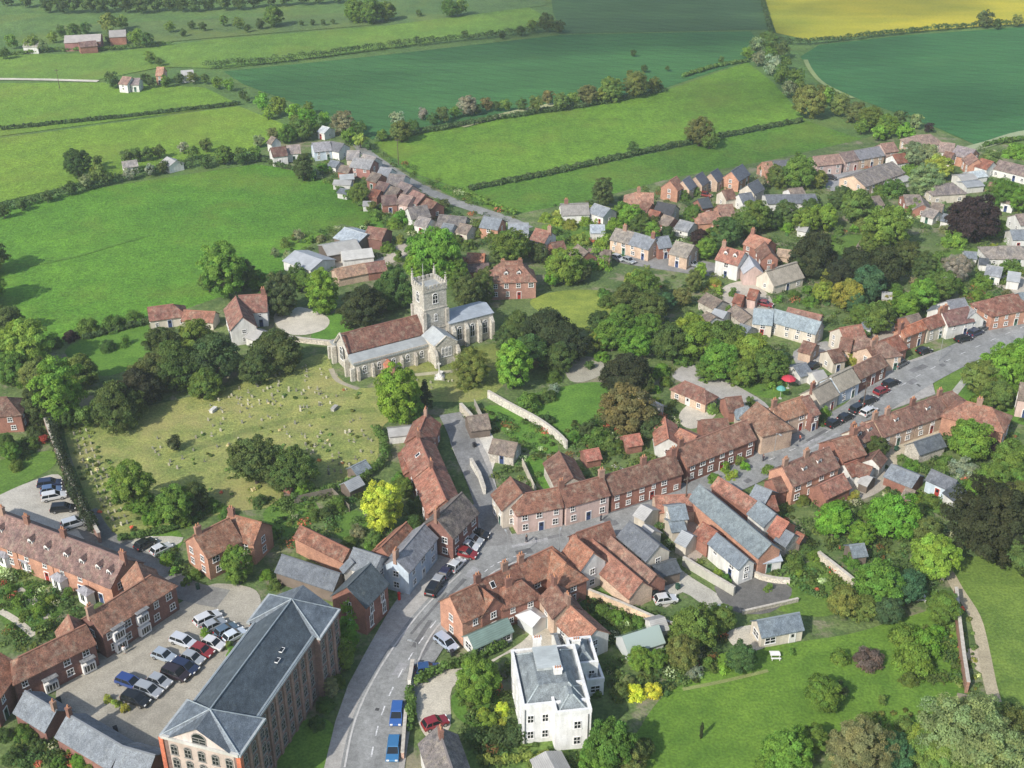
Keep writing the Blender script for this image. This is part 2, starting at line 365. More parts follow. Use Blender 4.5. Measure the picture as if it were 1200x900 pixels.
    for q in dorm:                                   # (t, frac down the camera-side slope)
        tt, fr = q; yy = side * hw * fr; zz = hz + r * (1 - fr)
        d_ = obj('dormer', cached(('do', len(q)), lambda: dormer_mesh(False)), ro, ((tt - .5) * L, yy - side * .7, zz - .25), 0 if side > 0 else math.pi, rc, (.72, .72, .72))
    for q in sky:
        tt, fr = q; yy = side * hw * fr; zz = hz + r * (1 - fr) + t + .05
        s_ = obj('skylight', cached('sky', skylight_mesh), ro, ((tt - .5) * L, yy, zz)); s_.rotation_euler = (-side * math.atan(rise), 0, 0)
    # windows
    if win:
        ns = 2 if hz > 3.25 and not wsize else max(1, int(hz / 2.45)); ww, wh = wsize or ((1.0, 1.15) if hz > 4.3 else (.9, .95)); ww0 = ww
        rng = random.Random(int(A[0] * 7 + A[1]))
        sides = [(uy, 0, hw, x0, x1, 1), (-uy, math.pi, hw, x0, x1, -1)]
        doorput = not door
        for nrm, rz, off, xa, xb, sg in sides:
            if (toc.dot(nrm) < 0): continue
            n = max(1, int((xb - xa) / wspace)); sp = (xb - xa) / n
            for k in range(ns):
                zz = (.95 if hz > 4.3 else .7) + wh / 2 + k * (hz - .3) / ns
                if zz + wh / 2 > hz - .12: zz = hz - .14 - wh / 2
                for i in range(n):
                    xx = xa + (i + .5) * sp + rng.uniform(-.25, .25)
                    if rng.random() < .1: continue
                    if not wsize: ww = rng.choice([ww0, ww0, ww0 * .8, ww0 * 1.25])
                    if k == 0 and not doorput and i == n // 2:
                        obj('door', cached('door', door_mesh), root, rel + ux * xx + nrm * off, ang + rz, rng.choice([(.05, .12, .08), (.3, .04, .03), (.04, .06, .14), (.6, .58, .54)])); doorput = True; continue
                    if near:
                        wo = obj('window', cached(('w', ww, wh), lambda: window_mesh(ww, wh, 2)), root, rel + ux * xx + nrm * off + Vector((0, 0, zz)), ang + rz)
                        obj('pane', cached(('p', ww, wh), lambda: pane_mesh(ww, wh)), wo)
                    else: obj('window', cached(('w1', ww, wh), lambda: window1_mesh(ww, wh, 2)), root, rel + ux * xx + nrm * off + Vector((0, 0, zz)), ang + rz)
        for nrm, rz, xx, hp in ((ux, -math.pi / 2, x1, hlB), (-ux, math.pi / 2, x0, hlA)):
            if toc.dot(nrm) < 0: continue
            n = max(1, int(w / 3.4)); sp = w / n; ww = ww0
            for k in range(ns):
                zz = .95 + wh / 2 + k * (hz - .3) / ns
                if zz + wh / 2 > hz - .12: zz = hz - .14 - wh / 2
                for i in range(n):
                    yy = -hw + (i + .5) * sp
                    pos = rel + ux * xx + uy * yy + Vector((0, 0, zz))
                    if near:
                        wo = obj('window', cached(('w', ww, wh), lambda: window_mesh(ww, wh, 2)), root, pos, ang + rz)
                        obj('pane', cached(('p', ww, wh), lambda: pane_mesh(ww, wh)), wo)
                    else: obj('window', cached(('w1', ww, wh), lambda: window1_mesh(ww, wh, 2)), root, pos, ang + rz)
    return o
m, nt, b = mat('ridge_tile', .85); nt.links.new(mix(nt, 'MULTIPLY', 1, objcol(nt), (1.35, 1.3, 1.25)), b.inputs['Base Color']); M['ridge'] = m
def house(name, A, B, w, h=5.0, r=2.8, roof='brown', wall='brick', desc=None, cat='house', group=None, label=None, **kw):
    kw_, kh_ = (.85, .92) if A[1] > 560 else (.86, .8) if A[1] > 330 else (.76, .72)
    h, r = h * kh_, r * kh_
    if not isinstance(w, tuple): w *= kw_
    c = (G(A, h + r) + G(B, h + r)) / 2; c.z = 0
    root = empty(name, c)
    o = block(root, A, B, w, h, r, roof, wall, **kw)
    base = G(((A[0] + B[0]) / 2, (A[1] + B[1]) / 2), 0)
    d = desc or f"{WALL[wall][2]} {name.replace('_', ' ')} with {ROOF[roof][2]} roof"
    tag(root, d, cat, ((A[0] + B[0]) / 2, (A[1] + B[1]) / 2), group, label)
    BLK[label or d] = o
    return root
def poly_solid(name, pts, z0, z1, material, parent=None, col=None, rel=None):
    """an upright prism over a ground outline given in world xy"""
    mb = MB(); n = len(pts); rel = rel or Vector((0, 0, 0))
    mb.add([(p[0] - rel.x, p[1] - rel.y, z0) for p in pts] + [(p[0] - rel.x, p[1] - rel.y, z1) for p in pts],
           [tuple(range(n - 1, -1, -1)), tuple(range(n, 2 * n))] + [(i, (i + 1) % n, n + (i + 1) % n, n + i) for i in range(n)])
    me = mb.mesh(name, [material]); bm = bmesh.new(); bm.from_mesh(me); bmesh.ops.recalc_face_normals(bm, faces=bm.faces); bm.to_mesh(me); bm.free()
    return obj(name, me, parent, (0, 0, 0) if parent is None else (rel - parent.location if False else (0, 0, 0)), 0, col)
def wall_run(name, pts, h, t, material, col, desc, cat, cap=True, sm=0, label=None, group=None, z0=-.2):
    """a free-standing wall or hedge-like strip along photo pixels (ground line)"""
    w = [G(p) for p in pts]
    if sm: w = smooth_pts(w, sm, False)
    root_loc = w[len(w) // 2].copy(); n = len(w); mb = MB()
    def run(hw, za, zb, mi):
        Ls, Rs = [], []
        for i, p in enumerate(w):
            d = (w[min(n - 1, i + 1)] - w[max(0, i - 1)]).normalized(); nn = Vector((-d.y, d.x, 0)) * hw
            Ls.append(p + nn - root_loc); Rs.append(p - nn - root_loc)
        vs = [(p.x, p.y, za) for p in Ls] + [(p.x, p.y, zb) for p in Ls] + [(p.x, p.y, zb) for p in Rs] + [(p.x, p.y, za) for p in Rs]
        fs = []
        for i in range(n - 1):
            for k in range(3): fs.append((k * n + i, k * n + i + 1, (k + 1) * n + i + 1, (k + 1) * n + i))
        fs += [(0, n, 2 * n, 3 * n), (n - 1, 4 * n - 1, 3 * n - 1, 2 * n - 1)]
        mb.add(vs, fs, mi)
    run(t / 2, z0, h, 0)
    if cap: run(t / 2 + .06, h + .002, h + .12, 1)
    me = mb.mesh(name, [material, 'coping']); bm = bmesh.new(); bm.from_mesh(me); bmesh.ops.recalc_face_normals(bm, faces=bm.faces); bm.to_mesh(me); bm.free()
    o = obj(name, me, None, root_loc, 0, col)
    mid = pts[len(pts) // 2]
    return tag(o, desc, cat, mid, group, label)
m, nt, b = mat('coping', .9); nt.links.new(ramp(nt, noise(nt, coords(nt), 2, 4), [(.3, (.34, .31, .26)), (.7, (.52, .48, .41))]), b.inputs['Base Color']); M['coping'] = m
# ------------------------------------------------------------------ trees
def leaves_mesh(name, P, Nn, size, tint, seed, bend=.35):
    rng = np.random.default_rng(seed); n = len(P)
    rv = rng.normal(size=(n, 3)); nn = Nn / np.linalg.norm(Nn, axis=1)[:, None] + rv * .42; nn /= np.linalg.norm(nn, axis=1)[:, None]
    a = np.cross(nn, rng.normal(size=(n, 3))); a /= np.linalg.norm(a, axis=1)[:, None]; b_ = np.cross(nn, a)
    s = (size * rng.uniform(.65, 1.35, n))[:, None]; s2 = s * rng.uniform(.55, .9, n)[:, None]
    v = np.stack([P - a * s, P - b_ * s2 + nn * s * bend * .3, P + a * s, P + b_ * s2 - nn * s * bend * .3], 1).reshape(-1, 3)
    me = bpy.data.meshes.new(name); me.vertices.add(4 * n); me.vertices.foreach_set('co', v.astype(np.float32).ravel())
    me.loops.add(4 * n); me.polygons.add(n); me.loops.foreach_set('vertex_index', np.arange(4 * n, dtype=np.int32))
    me.polygons.foreach_set('loop_start', np.arange(0, 4 * n, 4, dtype=np.int32)); me.polygons.foreach_set('loop_total', np.full(n, 4, np.int32))
    me.update(calc_edges=True)
    ca = me.color_attributes.new('tint', 'FLOAT_COLOR', 'POINT'); t = np.repeat(tint, 4, 0); ca.data.foreach_set('color', np.concatenate([t, np.ones((4 * n, 1))], 1).astype(np.float32).ravel())
    me.materials.append(M['leaf']); return me
def crown(seed, ratio, nclump, nleaf, size, shape='round', csize=.19, fill=.25):
    """unit crown: horizontal radius about 1, half-height = ratio, centred at 0"""
    rng = np.random.default_rng(seed); P = []; Q = []; T = []
    # uneven outline: a few big lobes
    lob = rng.normal(size=(9, 3)); lob /= np.linalg.norm(lob, axis=1)[:, None]; la = rng.uniform(-.16, .2, 9)
    for i in range(nclump):
        d = rng.normal(size=3); d /= np.linalg.norm(d)
        if shape != 'round' and d[2] < -.75: d[2] *= -1
        rad = rng.uniform(.62, .96) if rng.random() > fill else rng.uniform(.2, .6)
        k = 1 + float(np.sum(la * np.maximum(0, lob @ d) ** 4))
        c = d * rad * k
        cs = csize * rng.uniform(.7, 1.45)
        if shape == 'cone':
            u = (c[2] + 1) / 2; f = (1 - u) * 1.0 + .12; hr = math.hypot(c[0], c[1]) + 1e-6; sc = min(1.3, f * 1.15); c = np.array([c[0] * sc, c[1] * sc, c[2]])
        elif shape == 'dome':
            u = (c[2] + 1) / 2; sc = 1.12 - .5 * u * u; c = np.array([c[0] * sc, c[1] * sc, c[2]])
        elif shape == 'bush':
            c[2] = abs(c[2]) * 1.9 - .95
        c[2] *= ratio
        m_ = int(nleaf * (cs / csize) ** 2)
        q = rng.normal(size=(m_, 3)); q /= np.linalg.norm(q, axis=1)[:, None]
        q[:, 2] = np.where(q[:, 2] < -.3, -q[:, 2], q[:, 2])
        rr = rng.uniform(.6, 1.08, m_)[:, None]
        P.append(c + q * rr * cs * np.array([1, 1, .8])); Q.append(q * .55 + d * .75 + np.array([0, 0, .25]))
        b0 = rng.uniform(.72, 1.3); hue = rng.uniform(-.10, .10)
        t = np.tile(np.array([[b0 * (1 + hue), b0, b0 * (1 - hue * .8)]]), (m_, 1)) * rng.uniform(.78, 1.24, (m_, 1)); T.append(t)
    return leaves_mesh('crown', np.concatenate(P), np.concatenate(Q), size, np.concatenate(T), seed)
PROTO = {
    'round': [lambda s: crown(s, .88, 210, 88, .037, 'round', .15)] * 4, 'oval': [lambda s: crown(s, 1.22, 220, 88, .037, 'round', .15)] * 3,
    'yew': [lambda s: crown(s, .8, 250, 84, .034, 'dome', .14)] * 3, 'cone': [lambda s: crown(s, 2.0, 120, 46, .065, 'cone', .2)],
    'wispy': [lambda s: crown(s, .85, 330, 110, .022, 'round', .13, .3)] * 3, 'bush': [lambda s: crown(s, .62, 80, 66, .055, 'bush', .22)] * 3,
    'small': [lambda s: crown(s, .9, 34, 36, .10, 'round', .3)] * 3, 'big': [lambda s: crown(s, .8, 330, 110, .026, 'round', .115)] * 2,
    'column': [lambda s: crown(s, 1.9, 150, 46, .065, 'round', .22)] * 2, 'sbush': [lambda s: crown(s, .7, 22, 34, .13, 'bush', .36)] * 2}
RATIO = {'round': .88, 'oval': 1.22, 'yew': .8, 'cone': 2.0, 'wispy': .85, 'bush': .62, 'small': .9, 'big': .8, 'column': 1.9, 'sbush': .7}
LIFT = {'round': .12, 'oval': .12, 'yew': .0, 'cone': .03, 'wispy': .15, 'bush': -.05, 'small': .12, 'big': .12, 'column': .03, 'sbush': -.05}   # clear trunk, in crown radii
def trunk_mesh(seed, ratio, lift):
    rng = random.Random(seed); mb = MB(); base = -(ratio + lift)
    top = ratio * .35; mb.tube((0, 0, base - .03), (.02, .01, base + lift + .25), .085, .06, 8); mb.tube((.02, .01, base + lift + .2), (0, .03, top), .06, .02, 7)
    for i in range(7):
        a = i * 2.4 + rng.random(); z = base + lift + .15 + .5 * rng.random() * ratio; l = .55 + .25 * rng.random()
        mid = (math.cos(a) * l * .55, math.sin(a) * l * .55, z + .3 * ratio); mb.tube((0, 0, z), mid, .035, .022, 6); mb.tube(mid, (math.cos(a) * l, math.sin(a) * l, z + .6 * ratio), .022, .008, 5)
    return mb.mesh('trunk', ['bark'])
LEAFC = {'dark': (.055, .088, .034), 'vdark': (.030, .040, .022), 'mid': (.078, .130, .034), 'bright': (.098, .172, .034), 'lime': (.155, .19, .045), 'olive': (.10, .135, .045), 'bronze': (.095, .10, .05),
         'blue': (.050, .095, .055), 'copper': (.034, .022, .026), 'pale': (.16, .185, .165), 'golden': (.34, .35, .06), 'grey': (.13, .15, .10), 'purple': (.09, .07, .07), 'red': (.22, .05, .045), 'wisp': (.125, .145, .085)}
CNAME = {'dark': 'dark green', 'vdark': 'very dark', 'mid': 'mid-green', 'bright': 'bright green', 'lime': 'lime green', 'olive': 'olive green', 'bronze': 'bronze-brown', 'blue': 'bluish green', 'copper': 'dark copper',
         'pale': 'pale blossoming', 'golden': 'golden yellow', 'grey': 'grey-green', 'purple': 'purple-grey', 'red': 'red-leaved', 'wisp': 'grey-olive'}
KNAME = {'round': ('tree', 'round'), 'oval': ('tree', 'tall oval'), 'yew': ('yew_tree', 'spreading'), 'cone': ('conifer_tree', 'pointed'), 'wispy': ('tree', 'loose feathery'), 'bush': ('bush', 'rounded'), 'small': ('tree', 'small'), 'big': ('tree', 'large spreading'), 'column': ('columnar_tree', 'slender'), 'sbush': ('bush', 'low')}
def proto(kind, i):
    def mk():
        me = PROTO[kind][i](sum(map(ord, kind)) + i * 31)
        co = np.empty(len(me.vertices) * 3, np.float32); me.vertices.foreach_get('co', co); co = co.reshape(-1, 3)
        r = np.percentile(np.hypot(co[:, 0], co[:, 1]), 97); z = np.percentile(np.abs(co[:, 2]), 98)
        co[:, :2] /= r; co[:, 2] *= RATIO[kind] / z; me.vertices.foreach_set('co', co.ravel()); me.update(); return me
    return cached(('t', kind, i), mk)
TREES = []
trng = random.Random(3)
def tree(cx, cy, wpx, kind='round', col='mid', desc=None, group=None, label=None, asp=1.0, far=False):
    """cx, cy: the middle of the crown in the photo; wpx: the crown's width there"""
    ratio, lift = RATIO[kind] * asp, LIFT[kind]
    rad = wpx / 2 / K((cx, cy + wpx * .3)); 
    for _ in range(3):
        zc = rad * (ratio + lift); g = G((cx, cy), zc); rad = wpx / 2 * (g.y * CP + (CAMH - zc) * SP) / F
    nm, kn = KNAME[kind]
    c = LEAFC[col]; c = tuple(x * trng.uniform(.88, 1.14) * q for x, q in zip(c, (1.78, 1.72, 1.35)))
    rz = trng.uniform(0, 6.28); i = trng.randrange(len(PROTO[kind]))
    sx = trng.uniform(.93, 1.07)
    scl = (rad * sx, rad / sx, rad * asp)
    d = desc or f"{kn} {CNAME[col]} {nm.replace('_', ' ')}"
    cat = 'bush' if 'bush' in kind else 'tree'
    if 'bush' in kind:
        o = obj(nm, proto(kind, i), None, (g.x, g.y, zc), rz, c, scl)
    else:
        o = empty(nm, (g.x, g.y, 0))
        obj('crown', proto(kind, i), o, (0, 0, zc), rz, c, scl)
        if not far:
            obj('trunk', cached(('tr', kind, i), lambda: trunk_mesh(i + 5, RATIO[kind], lift / 1)), o, (0, 0, zc), rz, (.09, .075, .06), scl)
    TREES.append((g.x, g.y, rad))
    return tag(o, d, cat, (cx, cy), group, label)
def foliage_strip(name, pts, h, wd, col, desc, cat='hedge', dens=1.0, leaf=.22, label=None, rag=.25, seed=1, sm=4):
    """a hedge: leaf clumps packed along a ground line"""
    w = smooth_pts([G(p) for p in pts], sm, False); base = w[len(w) // 2].copy(); rng = np.random.default_rng(seed + int(pts[0][0]))
    P, Q, T = [], [], []
    for i in range(len(w) - 1):
        a, b_ = w[i], w[i + 1]; l = (b_ - a).length; nc = max(1, int(l / (wd * .45) * dens + rng.random()))
        d = (b_ - a).normalized(); nn = Vector((-d.y, d.x, 0))
        for k in range(nc):
            p = a.lerp(b_, (k + rng.random()) / nc); hh = h * (1 + rng.uniform(-rag, rag)); cs = wd * rng.uniform(.42, .62)
            for zc in ([hh - cs * .7] if hh < cs * 2 else [hh - cs * .7, hh * .4]):
                c = np.array([p.x - base.x, p.y - base.y, max(zc, cs * .5)]) + np.array([nn.x, nn.y, 0]) * rng.uniform(-.2, .2) * wd
                m_ = int(min(60, 14 + 5 * (cs / leaf) ** 2)); q = rng.normal(size=(m_, 3)); q /= np.linalg.norm(q, axis=1)[:, None]; q[:, 2] = np.where(q[:, 2] < -.4, -q[:, 2], q[:, 2])
                P.append(c + q * cs * rng.uniform(.65, 1.08, (m_, 1)) * np.array([1, 1, max(.7, hh / 2 / cs * .8)])); Q.append(q + np.array([0, 0, .3]))
                b0 = rng.uniform(.75, 1.28); T.append(np.tile([[b0 * rng.uniform(.92, 1.1), b0, b0 * .97]], (m_, 1)) * rng.uniform(.78, 1.22, (m_, 1)))
    me = leaves_mesh(name, np.concatenate(P), np.concatenate(Q), leaf, np.concatenate(T), seed)
    o = obj(name, me, None, base, 0, tuple(x * 1.6 for x in LEAFC[col]))
    return tag(o, desc, cat, pts[len(pts) // 2], None, label)
# ------------------------------------------------------------------ ground, fields, roads
def flat(name, z, material, col, w):
    mb = MB(); mb.add([(-w, -600, z), (w, -600, z), (w, 5200, z), (-w, 5200, z)], [(0, 1, 2, 3)]); return struct(obj(name, mb.mesh(name, [material]), col=col))
flat('ground', -.32, 'pasture_grass', (.085, .155, .04), 3800)
sheet('village_ground', [(-120, 990), (-120, 640), (-60, 560), (0, 470), (0, 430), (60, 405), (165, 380), (260, 347), (335, 322), (345, 300), (400, 262), (440, 272), (462, 258), (380, 207), (330, 197), (300, 180), (350, 150), (425, 158), (440, 182), (480, 204), (530, 230), (600, 252), (650, 242), (700, 232), (790, 208), (900, 188), (1010, 163), (1060, 148), (1100, 153), (1150, 172), (1210, 166), (1300, 170), (1320, 990)], -.03, 'garden_soil', (.105, .155, .05))
FIELD = [
    ('crop_field', [(262, 83), (430, 66), (660, 40), (880, 36), (893, 55), (876, 70), (778, 103), (620, 128), (436, 163), (400, 140), (340, 118), (285, 98)], 'crop_grass', (.040, .125, .034)),
    ('pasture', [(438, 166), (620, 132), (775, 107), (876, 72), (905, 95), (945, 140), (820, 160), (742, 182), (548, 223), (478, 200)], 'pasture_grass', (.104, .205, .019)),
    ('pasture', [(548, 224), (745, 183), (945, 141), (1012, 163), (900, 190), (790, 211), (650, 243), (600, 253), (520, 232), (482, 203)], 'pasture_grass', (.078, .172, .019)),
    ('crop_field', [(640, -60), (898, -60), (906, 0), (904, 34), (660, 39), (648, 14)], 'crop_grass', (.050, .108, .036)),
    ('rape_field', [(889, -60), (1300, -60), (1300, 20), (1200, 27), (1050, 38), (950, 47), (910, 38), (896, 4)], 'rape_flower', (.36, .33, .025)),
    ('crop_field', [(938, 66), (960, 52), (1060, 41), (1200, 31), (1320, 24), (1320, 150), (1200, 158), (1150, 172), (1100, 150), (1010, 117), (960, 95)], 'crop_grass', (.034, .122, .036)),
    ('pasture', [(-100, 98), (115, 96), (240, 102), (280, 122), (-100, 172)], 'pasture_grass', (.125, .225, .025)),
    ('pasture', [(-100, 175), (280, 124), (335, 146), (300, 175), (200, 190), (90, 215), (-100, 260)], 'pasture_grass', (.14, .235, .024)),
    ('meadow', [(-100, 268), (100, 222), (300, 192), (335, 197), (380, 207), (462, 256), (442, 272), (400, 262), (345, 302), (325, 325), (260, 348), (165, 378), (60, 405), (-100, 440)], 'pasture_grass', (.080, .192, .018)),
    ('pasture', [(-100, 92), (-100, 66), (120, 62), (250, 46), (450, 30), (620, 8), (640, 20), (610, 34), (430, 60), (262, 80), (190, 78), (110, 94)], 'pasture_grass', (.11, .20, .03)),
    ('pasture', [(60, 30), (420, 14), (450, 28), (250, 44), (140, 54)], 'pasture_grass', (.095, .15, .045)),
    ('pasture', [(410, 0), (640, -30), (640, 6), (450, 30)], 'pasture_grass', (.085, .15, .045)),
]
for i_, (n, p, m_, c_) in enumerate(FIELD): sheet(n, p, -.25 + .018 * i_, m_, c_)
LAWN = [
    ([(75, 498), (110, 488), (200, 470), (280, 450), (345, 425), (380, 415), (395, 440), (430, 455), (520, 432), (562, 424), (592, 446), (560, 470), (500, 472), (450, 498), (442, 540), (420, 562), (390, 570), (330, 592), (260, 602), (180, 622), (128, 630), (98, 575)], 'rough_grass', (.215, .25, .075)),
    ([(430, 440), (520, 415), (600, 400), (640, 420), (590, 450), (520, 450)], 'rough_grass', (.15, .19, .05)),
    ([(622, 352), (650, 342), (700, 340), (727, 352), (716, 377), (690, 388), (655, 372), (630, 364)], 'lawn_grass', (.19, .245, .045)),
    ([(606, 468), (640, 458), (690, 448), (715, 455), (708, 500), (692, 524), (655, 518), (632, 492)], 'lawn_grass', (.085, .185, .026)),
    ([(568, 478), (592, 478), (645, 512), (652, 530), (622, 528), (585, 502)], 'lawn_grass', (.085, .185, .026)),
    ([(616, 540), (632, 535), (650, 566), (636, 572)], 'lawn_grass', (.085, .19, .026)),
    ([(308, 602), (345, 578), (374, 596), (352, 622), (330, 628)], 'lawn_grass', (.085, .165, .026)),
    ([(388, 608), (420, 598), (430, 618), (402, 634)], 'lawn_grass', (.085, .165, .026)),
    ([(735, 905), (752, 850), (778, 815), (805, 798), (845, 766), (900, 758), (950, 750), (1000, 742), (1060, 724), (1112, 712), (1126, 745), (1131, 810), (1080, 850), (980, 865), (900, 905)], 'lawn_grass', (.102, .192, .025)),
    ([(902, 690), (950, 658), (985, 672), (1008, 700), (970, 722), (915, 716)], 'lawn_grass', (.10, .175, .028)),
    ([(1112, 660), (1200, 650), (1330, 645), (1330, 840), (1180, 832), (1162, 790), (1148, 720)], 'lawn_grass', (.115, .185, .034)),
    ([(1095, 445), (1110, 430), (1140, 419), (1152, 428), (1127, 458), (1100, 463)], 'lawn_grass', (.10, .18, .03)),
    ([(1122, 466), (1150, 424), (1175, 396), (1320, 380), (1320, 520), (1190, 495), (1145, 482)], 'lawn_grass', (.085, .18, .026)),
    ([(-20, 548), (60, 528), (64, 545), (32, 565), (-20, 592)], 'lawn_grass', (.085, .165, .026)),
    ([(325, 905), (345, 850), (383, 843), (396, 872), (376, 905)], 'lawn_grass', (.095, .185, .028)),
    ([(530, 815), (560, 800), (592, 830), (562, 852), (535, 840)], 'lawn_grass', (.085, .175, .026)),
    ([(80, 406), (165, 376), (175, 415), (130, 440), (95, 430)], 'lawn_grass', (.085, .185, .024)),
    ([(364, 396), (385, 370), (402, 366), (414, 386), (400, 396)], 'lawn_grass', (.085, .195, .026)),
    ([(968, 292), (1000, 274), (1026, 284), (1006, 302)], 'lawn_grass', (.10, .18, .03)),
    ([(636, 264), (722, 254), (724, 272), (660, 292)], 'lawn_grass', (.10, .18, .026)),
    ([(-10, 700), (40, 680), (75, 705), (62, 728), (20, 745)], 'lawn_grass', (.08, .15, .026)),
    ([(678, 694), (700, 690), (776, 724), (760, 735), (720, 738), (690, 722)], 'lawn_grass', (.075, .15, .028)),
    ([(165, 640), (178, 622), (206, 620), (214, 636), (195, 650)], 'lawn_grass', (.095, .19, .026)),
    ([(860, 446), (905, 430), (925, 460), (895, 466)], 'lawn_grass', (.10, .19, .03)),
    ([(1075, 590), (1140, 560), (1200, 575), (1150, 610)], 'lawn_grass', (.09, .17, .03)),
    ([(560, 872), (640, 866), (700, 900), (560, 905)], 'lawn_grass', (.10, .17, .04)),
    ([(1075, 305), (1130, 290), (1150, 300), (1090, 325)], 'lawn_grass', (.10, .18, .03)),
]
for p, m_, c_ in LAWN: sheet('lawn' if m_ == 'lawn_grass' else 'churchyard_grass', p, .012 + .004 * LAWN.index((p, m_, c_)) / 27, m_, c_, 4)
PALE, STONE = (.47, .43, .35), (.36, .335, .28)
HARD = [
    ('parking_court', [(66, 808), (100, 775), (150, 745), (212, 706), (240, 688), (262, 684), (300, 692), (302, 722), (262, 780), (240, 815), (192, 862), (178, 905), (120, 880), (80, 846)], 'gravel', (.32, .295, .24)),
    ('parking_court', [(-40, 600), (0, 580), (32, 566), (68, 556), (80, 580), (106, 626), (62, 632), (0, 606)], 'gravel', (.40, .375, .32)),
    ('gravel_circle', [(322, 368), (352, 360), (384, 372), (380, 386), (350, 393), (328, 386)], 'gravel', (.52, .48, .40)),
    ('drive', [(484, 808), (498, 788), (560, 780), (612, 752), (632, 730), (664, 738), (662, 758), (600, 764), (562, 788), (530, 806), (528, 850), (512, 866), (494, 856)], 'gravel', PALE),
    ('courtyard', [(546, 505), (574, 506), (581, 535), (572, 558), (560, 542), (546, 522)], 'gravel', (.56, .53, .46)),
    ('yard', [(758, 690), (786, 664), (812, 678), (850, 704), (838, 718), (800, 694), (780, 712)], 'gravel', (.42, .40, .34)),
    ('yard', [(838, 682), (880, 668), (928, 690), (902, 718), (855, 714)], 'asphalt', (.13, .125, .115)),
    ('back_lane', [(798, 430), (815, 428), (888, 466), (900, 482), (870, 482), (820, 456), (788, 442)], 'gravel', (.36, .34, .31)),
    ('courtyard', [(798, 482), (820, 468), (840, 484), (815, 502), (798, 497)], 'gravel', PALE),
    ('drive', [(1036, 545), (1042, 522), (1085, 504), (1102, 498), (1108, 508), (1062, 530), (1052, 545), (1082, 560), (1076, 565)], 'gravel', (.46, .40, .29)),
    ('patio', [(852, 742), (886, 733), (898, 757), (868, 763)], 'gravel', PALE),
    ('car_park', [(722, 306), (745, 298), (800, 302), (850, 312), (840, 324), (762, 314)], 'asphalt', (.22, .215, .205)),
    ('car_park', [(960, 208), (985, 198), (1012, 196), (1000, 216), (975, 224)], 'asphalt', (.28, .28, .28)),
    ('yard', [(930, 412), (968, 400), (976, 412), (960, 432), (940, 434)], 'asphalt', (.30, .29, .27)),
    ('terrace_paving', [(662, 424), (690, 418), (712, 432), (690, 446), (668, 446)], 'gravel', (.30, .28, .22)),
    ('yard', [(395, 300), (440, 305), (470, 285), (478, 296), (450, 312), (400, 318)], 'gravel', (.40, .35, .28)),
    ('yard', [(100, 628), (125, 630), (215, 630), (170, 655), (150, 650)], 'gravel', (.42, .40, .33)),
    ('yard', [(745, 600), (800, 590), (830, 625), (815, 660), (790, 640), (770, 612)], 'gravel', (.36, .31, .26)),
    ('yard', [(880, 330), (905, 352), (900, 372), (870, 368), (845, 352), (850, 335)], 'gravel', (.40, .36, .30)),
    ('yard', [(985, 540), (1020, 535), (1045, 560), (1020, 582), (985, 585)], 'gravel', (.38, .34, .28)),
    ('yard', [(1165, 330), (1200, 318), (1290, 330), (1210, 350), (1180, 342)], 'gravel', (.40, .36, .30)),
    ('yard', [(1085, 395), (1110, 385), (1050, 372), (1010, 395), (1040, 400)], 'gravel', (.34, .30, .25)),
]
for i, (n, p, m_, c_) in enumerate(HARD): sheet(n, p, .03 + .0008 * i, m_, c_, 4, True)
# main street, as outline polygons
ROAD_L = [(364, 960), (380, 900), (393, 846), (408, 803), (430, 762), (456, 716), (486, 674), (518, 640), (545, 606), (556, 590), (550, 570), (538, 545), (528, 520), (524, 498), (546, 496), (560, 512), (574, 540), (584, 580), (592, 612), (603, 632)]
ROAD_N = [(650, 620), (700, 606), (770, 586), (806, 577), (838, 560), (886, 533), (940, 508), (985, 478), (1040, 432), (1085, 416), (1148, 396), (1170, 385), (1250, 352), (1320, 330)]
ROAD_S = [(1320, 352), (1260, 372), (1180, 396), (1140, 412), (1108, 428), (1092, 446), (1096, 462), (1040, 482), (1000, 502), (930, 535), (890, 553), (830, 578), (800, 592), (735, 613), (668, 638), (606, 658), (560, 682), (526, 712), (505, 745), (494, 778), (484, 830), (474, 900), (464, 960)]
sheet('pavement', ROAD_L + ROAD_N + ROAD_S, .115, 'paving', (.33, .315, .29), 0, True, .14)
# carriageway: a dropped strip would need a hole, so the carriageway lies on the street bed and kerbs stand beside it
CENTRE = [(424, 970), (433, 900), (446, 842), (468, 792), (500, 742), (540, 695), (576, 656), (604, 643), (660, 630), (735, 605), (806, 582), (860, 560), (900, 540), (950, 517), (1000, 488), (1050, 456), (1100, 428), (1160, 400), (1240, 366), (1310, 340)]
ribbon('main_road', CENTRE, 8.4, .13, 'asphalt', (.235, .238, .23))
sheet('junction', [(520, 712), (552, 655), (582, 612), (592, 622), (604, 640), (640, 630), (660, 630), (655, 641), (606, 656), (560, 684)], .126, 'asphalt', (.24, .243, .235), 3)
ribbon('church_lane', [(585, 640), (578, 612), (566, 574), (550, 536), (538, 505), (528, 485)], 5.2, .134, 'asphalt', (.19, .19, .185))
sheet('market_square', [(962, 505), (985, 480), (1042, 436), (1085, 420), (1105, 428), (1092, 446), (1060, 465), (1000, 498)], .122, 'asphalt', (.25, .253, .245), 2)
for nm, S in (('kerb', [(404, 900), (414, 852), (432, 808), (462, 758), (498, 712), (540, 672)]), ('kerb', [(468, 890), (478, 830), (490, 776), (512, 736), (548, 700), (580, 670), (620, 654)])):
    ribbon(nm, S, .3, .17, 'paving', (.42, .41, .39), thick=.12)
rr_ = random.Random(9)
